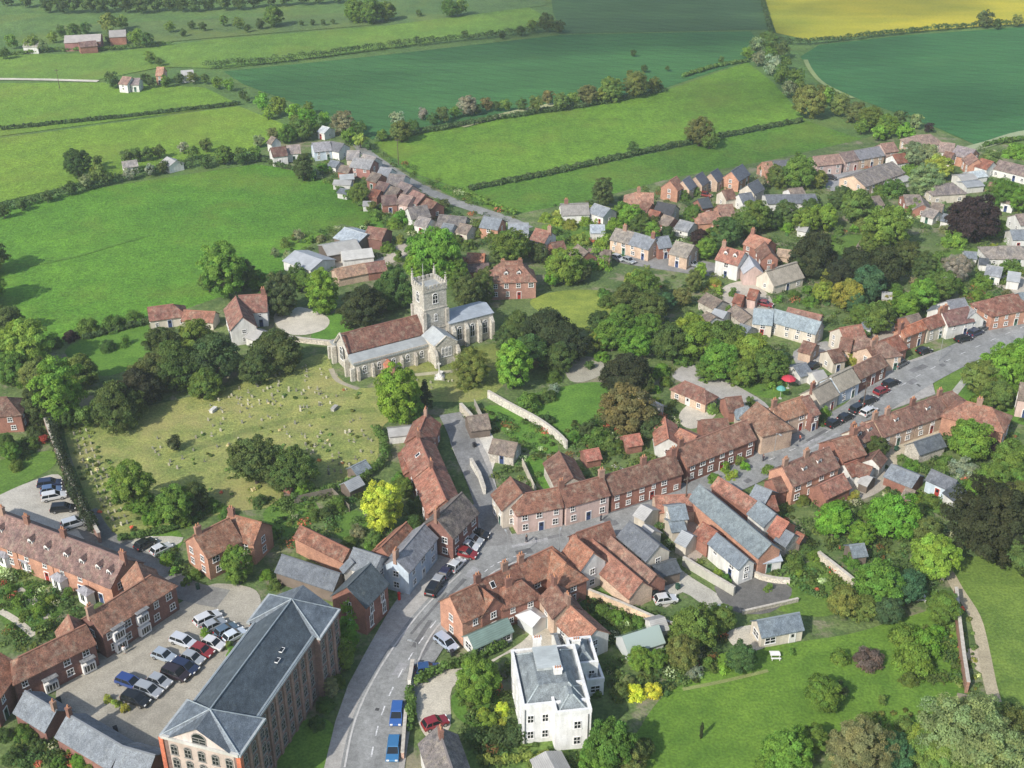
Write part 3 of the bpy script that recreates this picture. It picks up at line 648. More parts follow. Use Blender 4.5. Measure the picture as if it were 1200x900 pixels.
for i in range(26):                       # repaired patches, trench scars and drain covers
    t_ = rr_.uniform(.06, .92) * (len(CENTRE) - 1); k_ = int(t_); q_ = [CENTRE[k_][j] + (CENTRE[k_ + 1][j] - CENTRE[k_][j]) * (t_ - k_) for j in (0, 1)]
    a_, b_ = G(CENTRE[k_]), G(CENTRE[k_ + 1]); d_ = (b_ - a_).normalized(); n_ = Vector((-d_.y, d_.x, 0)); c_ = G(q_) + n_ * rr_.uniform(-2.8, 2.8); l_, w_ = rr_.choice([(7, .8), (3, 1.6), (1.6, 1.2), (12, .5), (.6, .6), (.6, .6)])
    mb = MB(); mb.add([(c_ + d_ * l_ * s * .5 + n_ * w_ * t * .5 + Vector((0, 0, .1325 + i * .00008))) for s, t in ((-1, -1), (1, -1), (1, 1), (-1, 1))], [(0, 1, 2, 3)]); v_ = rr_.choice([.13, .16, .29, .31]) if l_ > 1 else .06
    struct(obj('road_patch', mb.mesh('road_patch', ['asphalt']), col=(v_, v_, v_)))
# white centre dashes and edge lines (one marking object each run)
def dashes(name, pts, dash, gap, wd, z):
    w = smooth_pts([G(p) for p in pts], 16, False); mb = MB(); acc = 0; on = True; seg = [w[0]]
    for a, b_ in zip(w, w[1:]):
        l = (b_ - a).length; pos = 0
        while l - pos > 0:
            need = (dash if on else gap) - acc
            if l - pos >= need:
                pos += need; q = a.lerp(b_, pos / l); seg.append(q)
                if on and len(seg) > 1:
                    s0, s1 = seg[0], seg[-1]; d = (s1 - s0).normalized(); nn = Vector((-d.y, d.x, 0)) * wd / 2
                    mb.add([(p.x, p.y, z) for p in (s0 - nn, s1 - nn, s1 + nn, s0 + nn)], [(0, 1, 2, 3)])
                on = not on; acc = 0; seg = [q]
            else: acc += l - pos; pos = l
    return struct(obj(name, mb.mesh(name, ['line'])))
dashes('road_marking', CENTRE[:6], 2.0, 2.2, .2, .136)
dashes('road_marking', CENTRE[12:19], 2.0, 4.0, .14, .136)
dashes('road_marking', [(520, 722), (548, 690), (580, 662), (620, 648)], .9, .8, .18, .137)
dashes('edge_marking', [(427, 880), (437, 836), (457, 790), (486, 742), (520, 704)], 40, .01, .12, .137) if False else None
for p in ([(990, 492), (1030, 470)], [(1010, 478), (1050, 452)]): dashes('parking_marking', p, 1.2, 1.5, .12, .136)
ribbon('north_lane', [(418, 165), (428, 178), (446, 191), (480, 213), (520, 232), (560, 246), (596, 258), (618, 268)], 4.6, .05, 'asphalt', (.22, .22, .205))
ribbon('farm_track', [(-60, 92), (40, 93), (115, 95)], 3, .05, 'gravel', (.5, .47, .38))
ribbon('field_path', [(944, 70), (950, 82), (965, 98), (1000, 115)], 2, .05, 'gravel', (.20, .25, .10))
ribbon('field_path', [(1130, 176), (1160, 168), (1200, 156), (1260, 148)], 5, .05, 'gravel', (.26, .30, .17))
ribbon('field_path', [(540, 148), (600, 132), (650, 122)], 4, .05, 'gravel', (.33, .34, .18))
ribbon('track', [(1108, 664), (1122, 690), (1142, 722), (1152, 760), (1160, 800), (1166, 822)], 2.0, .05, 'gravel', (.36, .31, .21))
sheet('track_verge', [(1132, 762), (1150, 764), (1158, 790), (1140, 782)], .048, 'gravel', (.42, .36, .26), 4)
ribbon('footpath', [(1150, 424), (1132, 444), (1116, 464)], 1.6, .05, 'gravel', (.38, .38, .33))
ribbon('footpath', [(288, 505), (330, 495), (380, 486), (440, 480)], 2.2, .028, 'rough_grass', (.155, .20, .055), excl=False)
ribbon('footpath', [(200, 535), (260, 515), (300, 502)], 2.4, .0265, 'rough_grass', (.16, .20, .06), excl=False)
ribbon('footpath', [(480, 440), (520, 436), (560, 432)], 1.4, .028, 'gravel', (.36, .33, .22), excl=False)
ribbon('footpath', [(388, 432), (396, 446), (420, 456)], 1.2, .029, 'gravel', (.30, .27, .2), excl=False)
ribbon('garden_path', [(22, 690), (40, 705), (56, 725)], 1.2, .05, 'gravel', (.42, .38, .30))
ribbon('garden_path', [(0, 716), (20, 728), (40, 745)], 1.2, .05, 'gravel', (.42, .38, .30))
ribbon('garden_path', [(718, 545), (732, 552), (745, 560)], 1.0, .05, 'gravel', (.46, .43, .36))
ribbon('garden_path', [(800, 808), (850, 798), (900, 786)], .7, .05, 'gravel', (.2, .23, .08))
ribbon('lane', [(98, 600), (118, 630), (160, 655), (215, 690), (262, 702)], 5, .052, 'asphalt', (.20, .195, .18))
ribbon('field_line', [(30, 312), (90, 300), (130, 288), (180, 274)], 1.4, .012, 'pasture_grass', (.075, .17, .02), excl=False)
# ------------------------------------------------------------------ named buildings
# the terrace with porches, lower left
TG = 'terrace houses with porches lower left'
def porch(root, p, col=(.75, .73, .7)):
    g = G(p); mb = MB(); mb.box((0, 0, 1.25), (2.6, 1.5, 2.5), 0); mb.box((0, -.76, 1.5), (1.0, .04, 1.3), 1); mb.box((.0, -.78, 1.5), (.08, .04, 1.3), 0)
    mb.add([(-1.5, -.95, 2.5), (1.5, -.95, 2.5), (1.5, .95, 2.5), (-1.5, .95, 2.5), (-.6, .2, 3.3), (.6, .2, 3.3)], [(0, 1, 5, 4), (1, 2, 5), (2, 3, 4, 5), (3, 0, 4), (3, 2, 1, 0)], 2)
    rel = g - root.location; rel.z = 0
    me = mb.mesh('porch', ['frame', 'glass', 'slate_roof']); obj('porch', me, root, rel, R(-38), (.25, .24, .25))
L1 = [((-46, 585), (34, 614), 'purple', ((.62, 0), (.98, 0)), (8, 662)), ((35, 614.5), (76, 629.5), 'purple', ((.98, 0),), (33, 668)), ((77, 630), (117, 644.5), 'purple', (), (72, 690)), ((118, 645), (146, 656), 'purple', ((.96, 0),), (103, 706))]
L1N = ['brick terrace house running off the left edge, in the row with white porches', 'brick terrace house between two chimneys, second in the row with white porches', 'brick terrace house with long purple roof, third in the row with white porches', 'brick terrace end house behind the parking court, last of the row with white porches']
for i, (a, b_, rf, ch, pp) in enumerate(L1):
    h_ = house('terrace_house', a, b_, (98, 677), 4.8, 3.0, rf, 'obrick', 'x', label=L1N[i], group=TG, ch=ch, dorm=((.25, .6), (.72, .62)) if i else ((.7, .6),), ridgecap=True)
    porch(h_, pp)
# brick flats beside the parking court
f = house('flats', (176.5, 675), (104, 721), (150, 724.5), 5.6, 3.0, 'brown', 'dbrick', label='dark brick flats with brown hipped roof overlooking the parking court', hip='A', ch=(.97,), sky=(), cat='flats', rcol=(.24, .115, .07))
block(f, (160, 660), (168, 680), 5.4, 5.2, 2.4, 'orange', 'dbrick', win=0, hip='', rcol=(.27, .13, .078))
f2 = house('flats', (100, 733), (22, 771), (76, 773), 5.0, 2.8, 'brown', 'dbrick', label='lower brick wing with white bays, left end of the parking court flats', hip='B', cat='flats', rcol=(.23, .105, .065))
block(f2, (80, 722), (86, 738), 4.4, 4.6, 2.2, 'brown', 'dbrick', win=0, rcol=(.25, .115, .07))
def bay(lab, x, n=2):
    o = BLK[lab]; mb = MB(); h = n * 2.35 + .5
    sd = 1 if (Vector((0, 0, CAMH)) - o.c).dot(o.uy) > 0 else -1
    for k in range(n):
        z = .55 + k * 2.3; mb.box((0, .3, z + .55), (2.1, .9, 1.75)); mb.box((0, .77, z + .6), (1.6, .04, 1.1), 1)
        for q in (-.5, 0, .5): mb.box((q, .79, z + .6), (.08, .05, 1.1))
    mb.box((0, .35, h - .1), (2.4, 1.3, .16), 2)
    rz = o.ang if sd > 0 else o.ang + math.pi
    obj('bay_window', mb.mesh('bay_window', ['frame', 'glass', 'slate_roof']), o.root, o.c - o.root.location + o.ux * x + o.uy * sd * o.w / 2, rz, (.2, .2, .2))
for l_, xs in (('dark brick flats with brown hipped roof overlooking the parking court', (-1.2, 3.6)), ('lower brick wing with white bays, left end of the parking court flats', (-3.6, 2.6))):
    for x in xs: bay(l_, x, 2 if 'dark' in l_ else 1)
house('brick_house', (-8, 762), (-40, 806), 9, 5.2, 3, 'orange', 'dbrick', label='orange-roofed brick house cut by the left edge beside the garages')
house('garage', (30, 811), (66, 833), 5.6, 2.7, 2.2, 'slate', 'dbrick', label='small slate-roofed brick garage left of the longer one', ch=(.95,), chn=1, cat='garage', win=0, door=False)
g2 = house('garage', (80, 838), (143, 875), 6.0, 2.9, 2.2, 'slate', 'dbrick', label='long slate-roofed brick garage in front of the parking court', ch=(.03,), chn=1, cat='garage', win=0, door=False)
block(g2, (143.5, 875.5), (181, 886), 6.0, 2.88, 2.15, 'slate', 'dbrick', win=0)
# the mill
def mill():
    e, ap, mid = 11.6, 15.2, 15.2
    root = empty('mill_building', G((290, 800)))
    A, B = G((342, 702), ap), G((246, 831), ap); rl = root.location
    u = (B - A).normalized(); n = Vector((-u.y, u.x, 0))                    # u: towards the camera; n: to the right
    if n.x < 0: n = -n
    L = (B - A).length; W_, Wp, D = 4.9, 5.9, 3.4
    P = lambda x, y, z: A + u * x + n * y + Vector((0, 0, z - ap)) - rl
    wl = lambda nm, c, hx, hy, z0, z1, mt, col: None
    def prism(nm, x0, x1, y0, y1, z0, z1, mt, col):
        mb = MB(); mb.add([P(x, y, z) for z in (z0, z1) for x, y in ((x0, y0), (x1, y0), (x1, y1), (x0, y1))], [(0, 1, 5, 4), (1, 2, 6, 5), (2, 3, 7, 6), (3, 0, 4, 7), (4, 5, 6, 7)])
        me = mb.mesh(nm, [mt]); bm = bmesh.new(); bm.from_mesh(me); bmesh.ops.recalc_face_normals(bm, faces=bm.faces); bm.to_mesh(me); bm.free()
        return obj(nm, me, root, (0, 0, 0), 0, col)
    brick = (.20, .135, .115)
    prism('wall', D, L - D, -W_, W_, -.3, e, 'brick_wall', brick)
    prism('wall', -D, D, -Wp, Wp, -.3, e + .01, 'brick_wall', brick); prism('wall', L - D, L + D, -Wp, Wp, -.3, e + .01, 'brick_wall', brick)
    for x0, x1, w_ in ((-D, D, Wp), (L - D, L + D, Wp), (D, L - D, W_)):
        for s in (-1, 1): prism('cornice', x0 - .2, x1 + .2, s * w_ - .3, s * w_ + .3, e + .02, e + .4, 'render_wall', (.36, .39, .40))
    prism('cornice', L + D - .3, L + D + .35, -Wp, Wp, e + .02, e + .48, 'render_wall', (.5, .49, .46))
    def rf(tris, col=(.15, .17, .19)):
        mb = MB(); 
        for t_ in tris: mb.add([P(*q) for q in t_], [tuple(range(len(t_)))])
        me = mb.mesh('roof', ['slate_roof']); bm = bmesh.new(); bm.from_mesh(me)
        for f_ in bm.faces:
            if f_.normal.z < 0: f_.normal_flip()
        bm.to_mesh(me); bm.free()
        return obj('roof', me, root, (0, 0, 0), 0, col)
    z = e + .3; D2 = D + .1
    main = rf([[(D * .0, 0, ap - .1), (L, 0, ap - .1), (L, W_, z), (0, W_, z)], [(0, 0, ap - .1), (L, 0, ap - .1), (L, -W_, z), (0, -W_, z)]], (.062, .076, .088))
    for c, sgn in ((0, -1), (L, 1)):
        o_ = Wp + .1
        rf([[(c, 0, ap), (c - D2, -o_, z + .02), (c + D2, -o_, z + .02)], [(c, 0, ap), (c - D2, o_, z + .02), (c + D2, o_, z + .02)],
            [(c, 0, ap), (c + sgn * D2, -o_, z + .02), (c + sgn * D2, o_, z + .02)], [(c, 0, ap), (c - sgn * D2, -o_, z + .02), (c - sgn * D2, o_, z + .02)]], (.115, .135, .155))
        pk = ap - .15; gw = Wp * .82; end = c + sgn * (D2 + .25)
        rf([[(c, 0, pk), (end, 0, pk), (end, gw, z + .05), (c + sgn * 1.0, gw, z + .05)], [(c, 0, pk), (end, 0, pk), (end, -gw, z + .05), (c + sgn * 1.0, -gw, z + .05)]], (.10, .115, .13))
        mb = MB(); mb.add([P(c + sgn * (D + .05), y, zz) for y, zz in ((-gw, e), (gw, e), (0, pk - .12))], [(0, 1, 2)])
        obj('gable', mb.mesh('gable', ['render_wall']), root, (0, 0, 0), 0, (.56, .48, .44))
    # lead hips and ridge
    def bar(p, q, r_=.16): 
        mb = MB(); mb.tube(P(*p), P(*q), r_ * .7, r_ * .7, 6); obj('ridge_lead', mb.mesh('ridge_lead', ['metal_roof']), root, (0, 0, 0), 0, (.26, .30, .32))
    bar((0, 0, ap), (L, 0, ap))
    for c, sgn in ((0, -1), (L, 1)):
        for s in (-1, 1):
            for q in (-1, 1): bar((c, 0, ap + .03), (c + q * D2, s * (Wp + .1), e + .4), .13)
    for s in (-1, 1): bar((D, s * W_, e + .4), (L - D, s * W_, e + .4), .3)
    # tall arched windows: storeys of the street front, the court front and the gabled end
    angx = math.atan2(u.y, u.x)
    def winat(pos, rz, w, h, arch=True):
        wo = obj('window', cached(('mw', w, h, arch), lambda: window_mesh(w, h, 2, arch, 'paint')), root, pos, rz, (.24, .23, .21)); obj('pane', cached(('mp', w, h, arch), lambda: pane_mesh(w, h, arch)), wo)
    rzR = math.atan2(n.y, n.x) - math.pi / 2
    nb = 13
    for i in range(nb):
        x = -D + 1.2 + i * (L + 2 * D - 2.4) / (nb - 1); off = Wp if (x < D or x > L - D) else W_
        for k, (zz, hh) in enumerate(((1.6, 1.5), (4.4, 1.6), (7.1, 1.6), (9.7, 1.4))):
            winat(P(x, off, zz), rzR, .95, hh - .15)
        if abs(x + 1.4 - D) > 1.2 and abs(x + 1.4 - (L - D)) > 1.2 and i < nb - 1:
            q = x + (L + 2 * D - 2.4) / (nb - 1) / 2; of = Wp if (q < D or q > L - D) else W_
            prism('pilaster', q - .3, q + .3, of - .1, of + .22, -.2, e, 'brick_wall', (.25, .17, .14))
    for i in range(9):
        x = -D + 1.5 + i * (L + 2 * D - 3) / 8; off = Wp if (x < D or x > L - D) else W_
        for zz in (4.4, 7.1, 9.7): winat(P(x, -off, zz), rzR + math.pi, 1.15, 1.5)
    rzE = math.atan2(u.y, u.x) - math.pi / 2
    for i in range(5):
        for zz in (1.6, 4.4, 7.1, 9.6): winat(P(L + D + .05, -4.2 + i * 2.1, zz), rzE, .95, 1.4)
    winat(P(L + D + .06, 0, 12.6), rzE, 2.0, .9)
    prism('end_facing', L + D - .02, L + D + .04, -Wp + .9, Wp - .9, -.2, e - .02, 'render_wall', (.50, .41, .36))
    for s in (-1, 1): prism('pilaster', L + D - .5, L + D + .2, s * Wp - .45, s * Wp + .2, -.2, e, 'brick_wall', (.5, .16, .09))
    for (x, y) in ((9, 2.6), (11.0, 2.9)):
        t_ = y / W_; s_ = obj('skylight', cached('sky', skylight_mesh), main, P(x, y, ap - .1 - (ap - z) * t_ + .08), angx); s_.rotation_euler = (0, 0, angx); s_.scale = (1.2, .7, 1)
    tag(root, 'x', 'mill', (290, 800), None, 'long slate-roofed brick mill with two gabled ends beside the main road')
    FOOT.append([tuple((P(x, y, 0) + rl).xy) for x, y in ((-D - 1, -Wp - .6), (L + D + 1, -Wp - .6), (L + D + 1, Wp + .6), (-D - 1, Wp + .6))])
mill()
# the church
def church():
    root = house('church', (398.6, 392), (492, 369), 7.6 / .86, 5.4 / .86, 3.6 / .86, 'red', 'flint', label='medieval flint church with pinnacled tower and red-tiled nave', cat='church', win=0, ov=.1, rcol=(.20, .088, .062), near=True, wcol=(.47, .435, .37))
    rl = root.location
    a = G((398.6, 392), 9.0); b_ = G((492, 369), 9.0); u = (b_ - a).normalized(); n = Vector((u.y, -u.x, 0)); L = (b_ - a).length; a = Vector((a.x, a.y, 0))
    P = lambda x, y, z: a + u * x + n * y + Vector((0, 0, z)) - rl
    def prism(nm, x0, x1, y0, y1, z0, z1, mt='flint_wall', col=(.42, .395, .34), par=None, top=None):
        mb = MB(); zt = top or (z1, z1)           # heights at y0 and y1
        mb.add([P(x, y, z0) for x, y in ((x0, y0), (x1, y0), (x1, y1), (x0, y1))] + [P(x0, y0, zt[0]), P(x1, y0, zt[0]), P(x1, y1, zt[1]), P(x0, y1, zt[1])], [(0, 1, 5, 4), (1, 2, 6, 5), (2, 3, 7, 6), (3, 0, 4, 7), (4, 5, 6, 7), (3, 2, 1, 0)])
        me = mb.mesh(nm, [mt]); bm = bmesh.new(); bm.from_mesh(me); bmesh.ops.recalc_face_normals(bm, faces=bm.faces); bm.to_mesh(me); bm.free()
        return obj(nm, me, par or root, (0, 0, 0), 0, col)
    LEAD = (.31, .325, .32)
    lanc = lambda w, h: (cached(('lw', w, h), lambda: window_mesh(w, h, 2, True)), cached(('lp', w, h), lambda: pane_mesh(w, h, True)))
    def win(x, y, z, w, h, nx, ny):
        d = u * nx + n * ny; rz = math.atan2(d.y, d.x) - math.pi / 2; m1, m2 = lanc(w, h)
        o_ = obj('window', m1, root, P(x, y, z), rz); obj('pane', m2, o_)
    # south and north aisles with lead roofs
    for s in (1, -1):
        y0, y1 = (3.8 * s, 6.7 * s)
        prism('aisle_wall', .2, L - .3, y0, y1, -.3, 4.0)
        prism('aisle_roof', -.1, L, y0, y1 + .2 * s, 4.0, 5.3, 'metal_roof', LEAD, top=(5.45, 4.4))
        prism('parapet', .1, L - .2, y1 - .1 * s, y1 + .14 * s, 4.0, 4.62, col=(.40, .36, .30))
        for i in range(6):
            x = 1.0 + i * (L - 2.2) / 5; prism('buttress', x - .3, x + .3, y1, y1 + .7 * s, -.3, 3.0, top=(3.4, 2.5), col=(.45, .41, .35))
    for i in range(5): win(2.7 + i * (L - 2.2) / 5, 6.7, 2.1, .9, 1.4, 0, 1)
    prism('brick_porch', 7.4, 9.4, 6.7, 8.6, -.3, 2.4, 'brick_wall', (.45, .24, .17))
    mb = MB(); mb.add([P(x, y, z) for x, z in ((7.2, 2.35), (8.4, 3.6), (9.6, 2.35)) for y in (6.75, 8.9)], [(0, 1, 3, 2), (2, 3, 5, 4), (1, 5, 3)]); obj('porch_roof', mb.mesh('porch_roof', ['tile_roof']), root, (0, 0, 0), 0, (.27, .10, .06))
    # west gable: coping, window, buttresses
    for s in (-1, 1):
        mb = MB(); mb.tube(P(-.1, s * 4.1, 5.2), P(-.1, 0, 9.4), .2, .2, 6); obj('coping', mb.mesh('coping', ['flint_wall']), root, (0, 0, 0), 0, (.48, .45, .39))
        prism('buttress', -1.0, .1, s * 3.8 - .35, s * 3.8 + .35, -.3, 4.4, col=(.48, .45, .39)); prism('buttress', -.8, .2, s * 6.5 - .35, s * 6.5 + .35, -.3, 3.2, col=(.48, .45, .39))
    win(0, 0, 3.8, 1.7, 2.4, -1, 0)
    # tower
    tx = L + 2.9; hs = 3.0; TH = 15.7
    cx_ = lambda x, y, z: P(tx + x, y - .4, z)
    def tprism(nm, x0, x1, y0, y1, z0, z1, col=(.40, .38, .335), mt='flint_wall'): return prism(nm, tx + x0, tx + x1, y0 - .4, y1 - .4, z0, z1, mt, col)
    tw = tprism('tower', -hs, hs, -hs, hs, -.3, TH)
    for zz in (5.8, 11.0, TH - .2): tprism('string_course', -hs - .12, hs + .12, -hs - .12, hs + .12, zz, zz + .25, (.46, .43, .37))
    for sx in (-1, 1):
        for sy in (-1, 1):
            tprism('buttress', sx * hs - .42, sx * hs + .42, sy * hs - .42, sy * hs + .42, -.3, 10.5, (.42, .39, .34))
            mb = MB(); c0 = P(tx + sx * (hs - .1), sy * (hs - .1) - .4, 0)
            mb.box((c0.x, c0.y, TH + 1.1), (.5, .5, 2.0), 0, math.atan2(u.y, u.x)); mb.tube((c0.x, c0.y, TH + 2.25), (c0.x, c0.y, TH + 3.3), .3, .04, 6)
            for q in range(3): mb.box((c0.x, c0.y, TH + 2.7 + q * .6), (0.5 - q * .13, 0.5 - q * .13, .12), 0, math.atan2(u.y, u.x))
            obj('pinnacle', mb.mesh('pinnacle', ['flint_wall']), root, (0, 0, 0), 0, (.48, .45, .39))
    for s in (-1, 1):
        tprism('parapet', -hs, hs, s * hs - .2, s * hs + .2, TH, TH + .7); tprism('parapet', s * hs - .2, s * hs + .2, -hs, hs, TH, TH + .68)
        for i in range(5):
            x = -hs + .8 + i * (2 * hs - 1.6) / 4
            if i % 2 == 0 or True:
                tprism('merlon', x - .36, x + .36, s * hs - .2, s * hs + .2, TH + .7, TH + 1.5); tprism('merlon', s * hs - .2, s * hs + .2, x - .36, x + .36, TH + .68, TH + 1.48)
    tprism('tower_roof', -hs + .2, hs - .2, -hs + .2, hs - .2, TH - .1, TH + .15, LEAD, 'metal_roof')
    win(tx, hs - .4, 13.4, 1.3, 1.9, 0, 1); win(tx - hs, -.4, 13.4, 1.3, 1.9, -1, 0); win(tx, hs - .4, 8.6, .7, 1.4, 0, 1); 
    mb = MB(); c0 = P(tx - 1, -1.4, 0); mb.tube((c0.x, c0.y, TH), (c0.x, c0.y, TH + 5.5), .06, .03, 6); obj('flagpole', mb.mesh('flagpole', ['frame']), root)
    # chancel with blue lead roof
    c1, c2 = tx + hs, tx + hs + 12.0
    prism('chancel_wall', c1 - .2, c2, -3.4, 3.6, -.3, 6.6, col=(.42, .39, .34))
    for s in (1, -1): prism('chancel_roof', c1, c2 + .2, 0.002 * s, 3.8 * s, 6.6, 7, 'metal_roof', (.28, .31, .34), top=(8.0, 6.75))
    for i in range(4): prism('buttress', c1 + 1 + i * 3.5 - .45, c1 + 1 + i * 3.5 + .45, 3.6, 4.5, -.3, 5.2, top=(5.8, 4.6), col=(.45, .42, .36))
    for i in range(3): win(c1 + 2.75 + i * 3.5, 3.6, 3.3, 1.15, 2.9, 0, 1)
    # south transept
    mb = MB(); X0, X1, Y1 = tx - 4.2, tx + 1.6, 10.2; ft = [(X0, 3.4), (X1, 3.4), (X1, Y1), (X0, Y1)]; xm = (X0 + X1) / 2
    mb.add([P(x, y, -.3) for x, y in ft] + [P(x, y, 5.4) for x, y in ft] + [P(xm, 3.4, 7.2), P(xm, Y1, 7.2)], [(0, 1, 5, 4), (1, 2, 6, 5), (2, 3, 7, 9, 6) if False else (2, 3, 7, 9, 6), (3, 0, 4, 7)])
    me = mb.mesh('transept_wall', ['flint_wall']); bm = bmesh.new(); bm.from_mesh(me); bmesh.ops.recalc_face_normals(bm, faces=bm.faces); bm.to_mesh(me); bm.free(); obj('transept_wall', me, root, (0, 0, 0), 0, (.45, .42, .36))
    mb = MB(); mb.add([P(X0 - .2, 3.4, 5.38), P(X0 - .2, Y1 - .3, 5.38), P(xm, Y1 - .3, 7.3), P(xm, 3.4, 7.3), P(X1 + .2, 3.4, 5.38), P(X1 + .2, Y1 - .3, 5.38)], [(0, 1, 2, 3), (3, 2, 5, 4)]); obj('transept_roof', mb.mesh('transept_roof', ['metal_roof']), root, (0, 0, 0), 0, (.36, .38, .38))
    for xa, xb in ((X0, xm), (X1, xm)):
        mb = MB(); mb.tube(P(xa, Y1, 5.4), P(xb, Y1, 7.4), .18, .18, 6); obj('coping', mb.mesh('coping', ['flint_wall']), root, (0, 0, 0), 0, (.5, .47, .41))
    for x in (X0, X1): prism('buttress', x - .38, x + .38, Y1, Y1 + .9, -.3, 4, top=(4.5, 3.2), col=(.48, .45, .39))
    for dx in (-.95, 0, .95): win(xm + dx, Y1, 3.2, .6, 2.0, 0, 1)
    FOOT.append([tuple((P(x, y, 0) + rl).xy) for x, y in ((-1, -9.5), (c2 + 1, -9.5), (c2 + 1, 10), (-1, 10))])
church()
# the white villa
def villa():
    root = empty('villa', G((645, 850)))
    rl = root.location
    def body(FLp, FRp, depth, e, rise, fl=.45):
        FL, FR = G(FLp, e + .7), G(FRp, e + .7); FL.z = FR.z = 0
        ux = (FR - FL).normalized(); uy = Vector((-ux.y, ux.x, 0)); w = (FR - FL).length
        P = lambda x, y, z: FL + ux * x + uy * y + Vector((0, 0, z)) - rl
        def prism(nm, x0, x1, y0, y1, z0, z1, mt, col):
            mb = MB(); mb.add([P(x, y, z) for z in (z0, z1) for x, y in ((x0, y0), (x1, y0), (x1, y1), (x0, y1))], [(0, 1, 5, 4), (1, 2, 6, 5), (2, 3, 7, 6), (3, 0, 4, 7), (4, 5, 6, 7)])
            me = mb.mesh(nm, [mt]); return obj(nm, me, root, (0, 0, 0), 0, col)
        WH = (.74, .74, .73)
        prism('wall', 0, w, 0, depth, -.3, e, 'render_wall', WH)
        for x0, x1, y0, y1 in ((-.06, w + .06, -.06, .35), (-.06, w + .06, depth - .35, depth + .06), (-.06, .35, .35, depth - .35), (w - .35, w + .06, .35, depth - .35)): prism('parapet', x0, x1, y0, y1, e + .003, e + .7, 'render_wall', WH)
        prism('gutter', .36, w - .36, .36, depth - .36, e + .01, e + .06, 'metal_roof', (.22, .25, .26))
        z0 = e + .12; i_ = .6; rx = (w - 2 * i_) / 2 - fl; ym0, ym1 = i_ + rx * .9, depth - i_ - rx * .9
        mb = MB()
        q = [(i_, i_, z0), (w - i_, i_, z0), (w - i_, depth - i_, z0), (i_, depth - i_, z0), (w / 2 - fl, ym0, z0 + rise), (w / 2 + fl, ym0, z0 + rise), (w / 2 + fl, ym1, z0 + rise), (w / 2 - fl, ym1, z0 + rise)]
        mb.add([P(*x) for x in q], [(0, 1, 5, 4), (1, 2, 6, 5), (2, 3, 7, 6), (3, 0, 4, 7), (4, 5, 6, 7)])
        ro = obj('roof', mb.mesh('roof', ['slate_roof']), root, (0, 0, 0), 0, (.17, .19, .195))
        for k in range(4):
            mb = MB(); mb.tube(P(*q[k]), P(*q[k + 4]), .13, .13, 6); obj('hip_lead', mb.mesh('hip_lead', ['metal_roof']), ro, (0, 0, 0), 0, (.32, .36, .36))
        FOOT.append([tuple((P(x, y, 0) + rl).xy) for x, y in ((-.5, -.5), (w + .5, -.5), (w + .5, depth + .5), (-.5, depth + .5))])
        return P, w, ux, uy, ro, prism
    def win(P, ux, uy, x, y, z, w, h, side):
        d = {'f': -uy, 'l': -ux, 'r': ux}[side]; rz = math.atan2(d.y, d.x) - math.pi / 2
        o_ = obj('window', cached(('w', w, h), lambda: window_mesh(w, h, 2)), root, P(x, y, z), rz); obj('pane', cached(('p', w, h), lambda: pane_mesh(w, h)), o_)
    P, w, ux, uy, ro, prism = body((612.5, 827), (691, 819), 12.0, 6.9, 1.9, 2.2)
    for x in (.12, .34):
        for z in (1.7, 4.8): win(P, ux, uy, w * x, 0, z, .85, 1.35, 'f')
    for y in (2.2, 5.6, 9.2):
        for z in (1.7, 4.8): win(P, ux, uy, 0, y, z, .9, 1.5, 'l')
    prism('flat_roof', w * .30, w * .68, 5.4, 10.2, 7.2, 9.35, 'metal_roof', (.40, .43, .42))
    for (x, y) in ((w * .60, 4.6), (w * .40, 11.6)): obj('chimney', cached('vch', lambda: vchim()), ro, P(x, y, 8.4), math.atan2(ux.y, ux.x), (.8, .79, .76), (.8, .8, .8))
    prism('drainpipe', .3, .42, -.12, -.02, -.2, 6.7, 'metal_roof', (.1, .1, .1))
    P, w, ux, uy, ro, prism = body((651, 835), (693.4, 830.5), 6.0, 6.93, 1.7, .3)
    for z in (1.7, 4.8): win(P, ux, uy, w * .62, 0, z, .95, 1.35, 'f')
    prism('drainpipe', w - .5, w - .38, -.12, -.02, -.2, 6.7, 'metal_roof', (.1, .1, .1))
    P, w, ux, uy, ro, prism = body((672, 778), (701, 775), 6.0, 5.0, 1.4, .3)
    obj('chimney', cached('vch', lambda: vchim()), ro, P(1.0, 3.2, 6.2), math.atan2(ux.y, ux.x), (.8, .79, .76), (.8, .8, .8))
    for x in (.3, .75): win(P, ux, uy, w * x, 0, 3.4, .8, 1.2, 'f')
    P, w, ux, uy, ro, prism = body((688, 797), (708, 794.5), 3.4, 2.7, .5, .3)
    win(P, ux, uy, w * .5, 0, 1.4, 1.4, 1.2, 'f')
    tag(root, 'x', 'villa', (645, 830), None, 'white rendered villa with parapets and slate hipped roofs')
def vchim():
    mb = MB(); mb.box((0, 0, 0), (1.5, .9, 3.6)); mb.box((0, 0, 1.85), (1.75, 1.1, .22))
    for i in range(3): mb.tube(((i - 1) * .45, 0, 1.9), ((i - 1) * .45, 0, 2.4), .15, .12, 8, 1)
    return mb.mesh('chimney', ['render_wall', 'pot'])
villa()
# ------------------------------------------------------------------ every other building: ridge ends in the photo
def Hs(rows, name, cat=None, **common):
    for r in rows:
        kw = dict(common); kw.update(r[7] if len(r) > 7 else {})
        nm_ = kw.pop('name', name); house(nm_, r[0], r[1], r[2], r[3], r[4], r[5], r[6], cat=kw.pop('cat', cat or nm_.replace('_', ' ')), **kw)
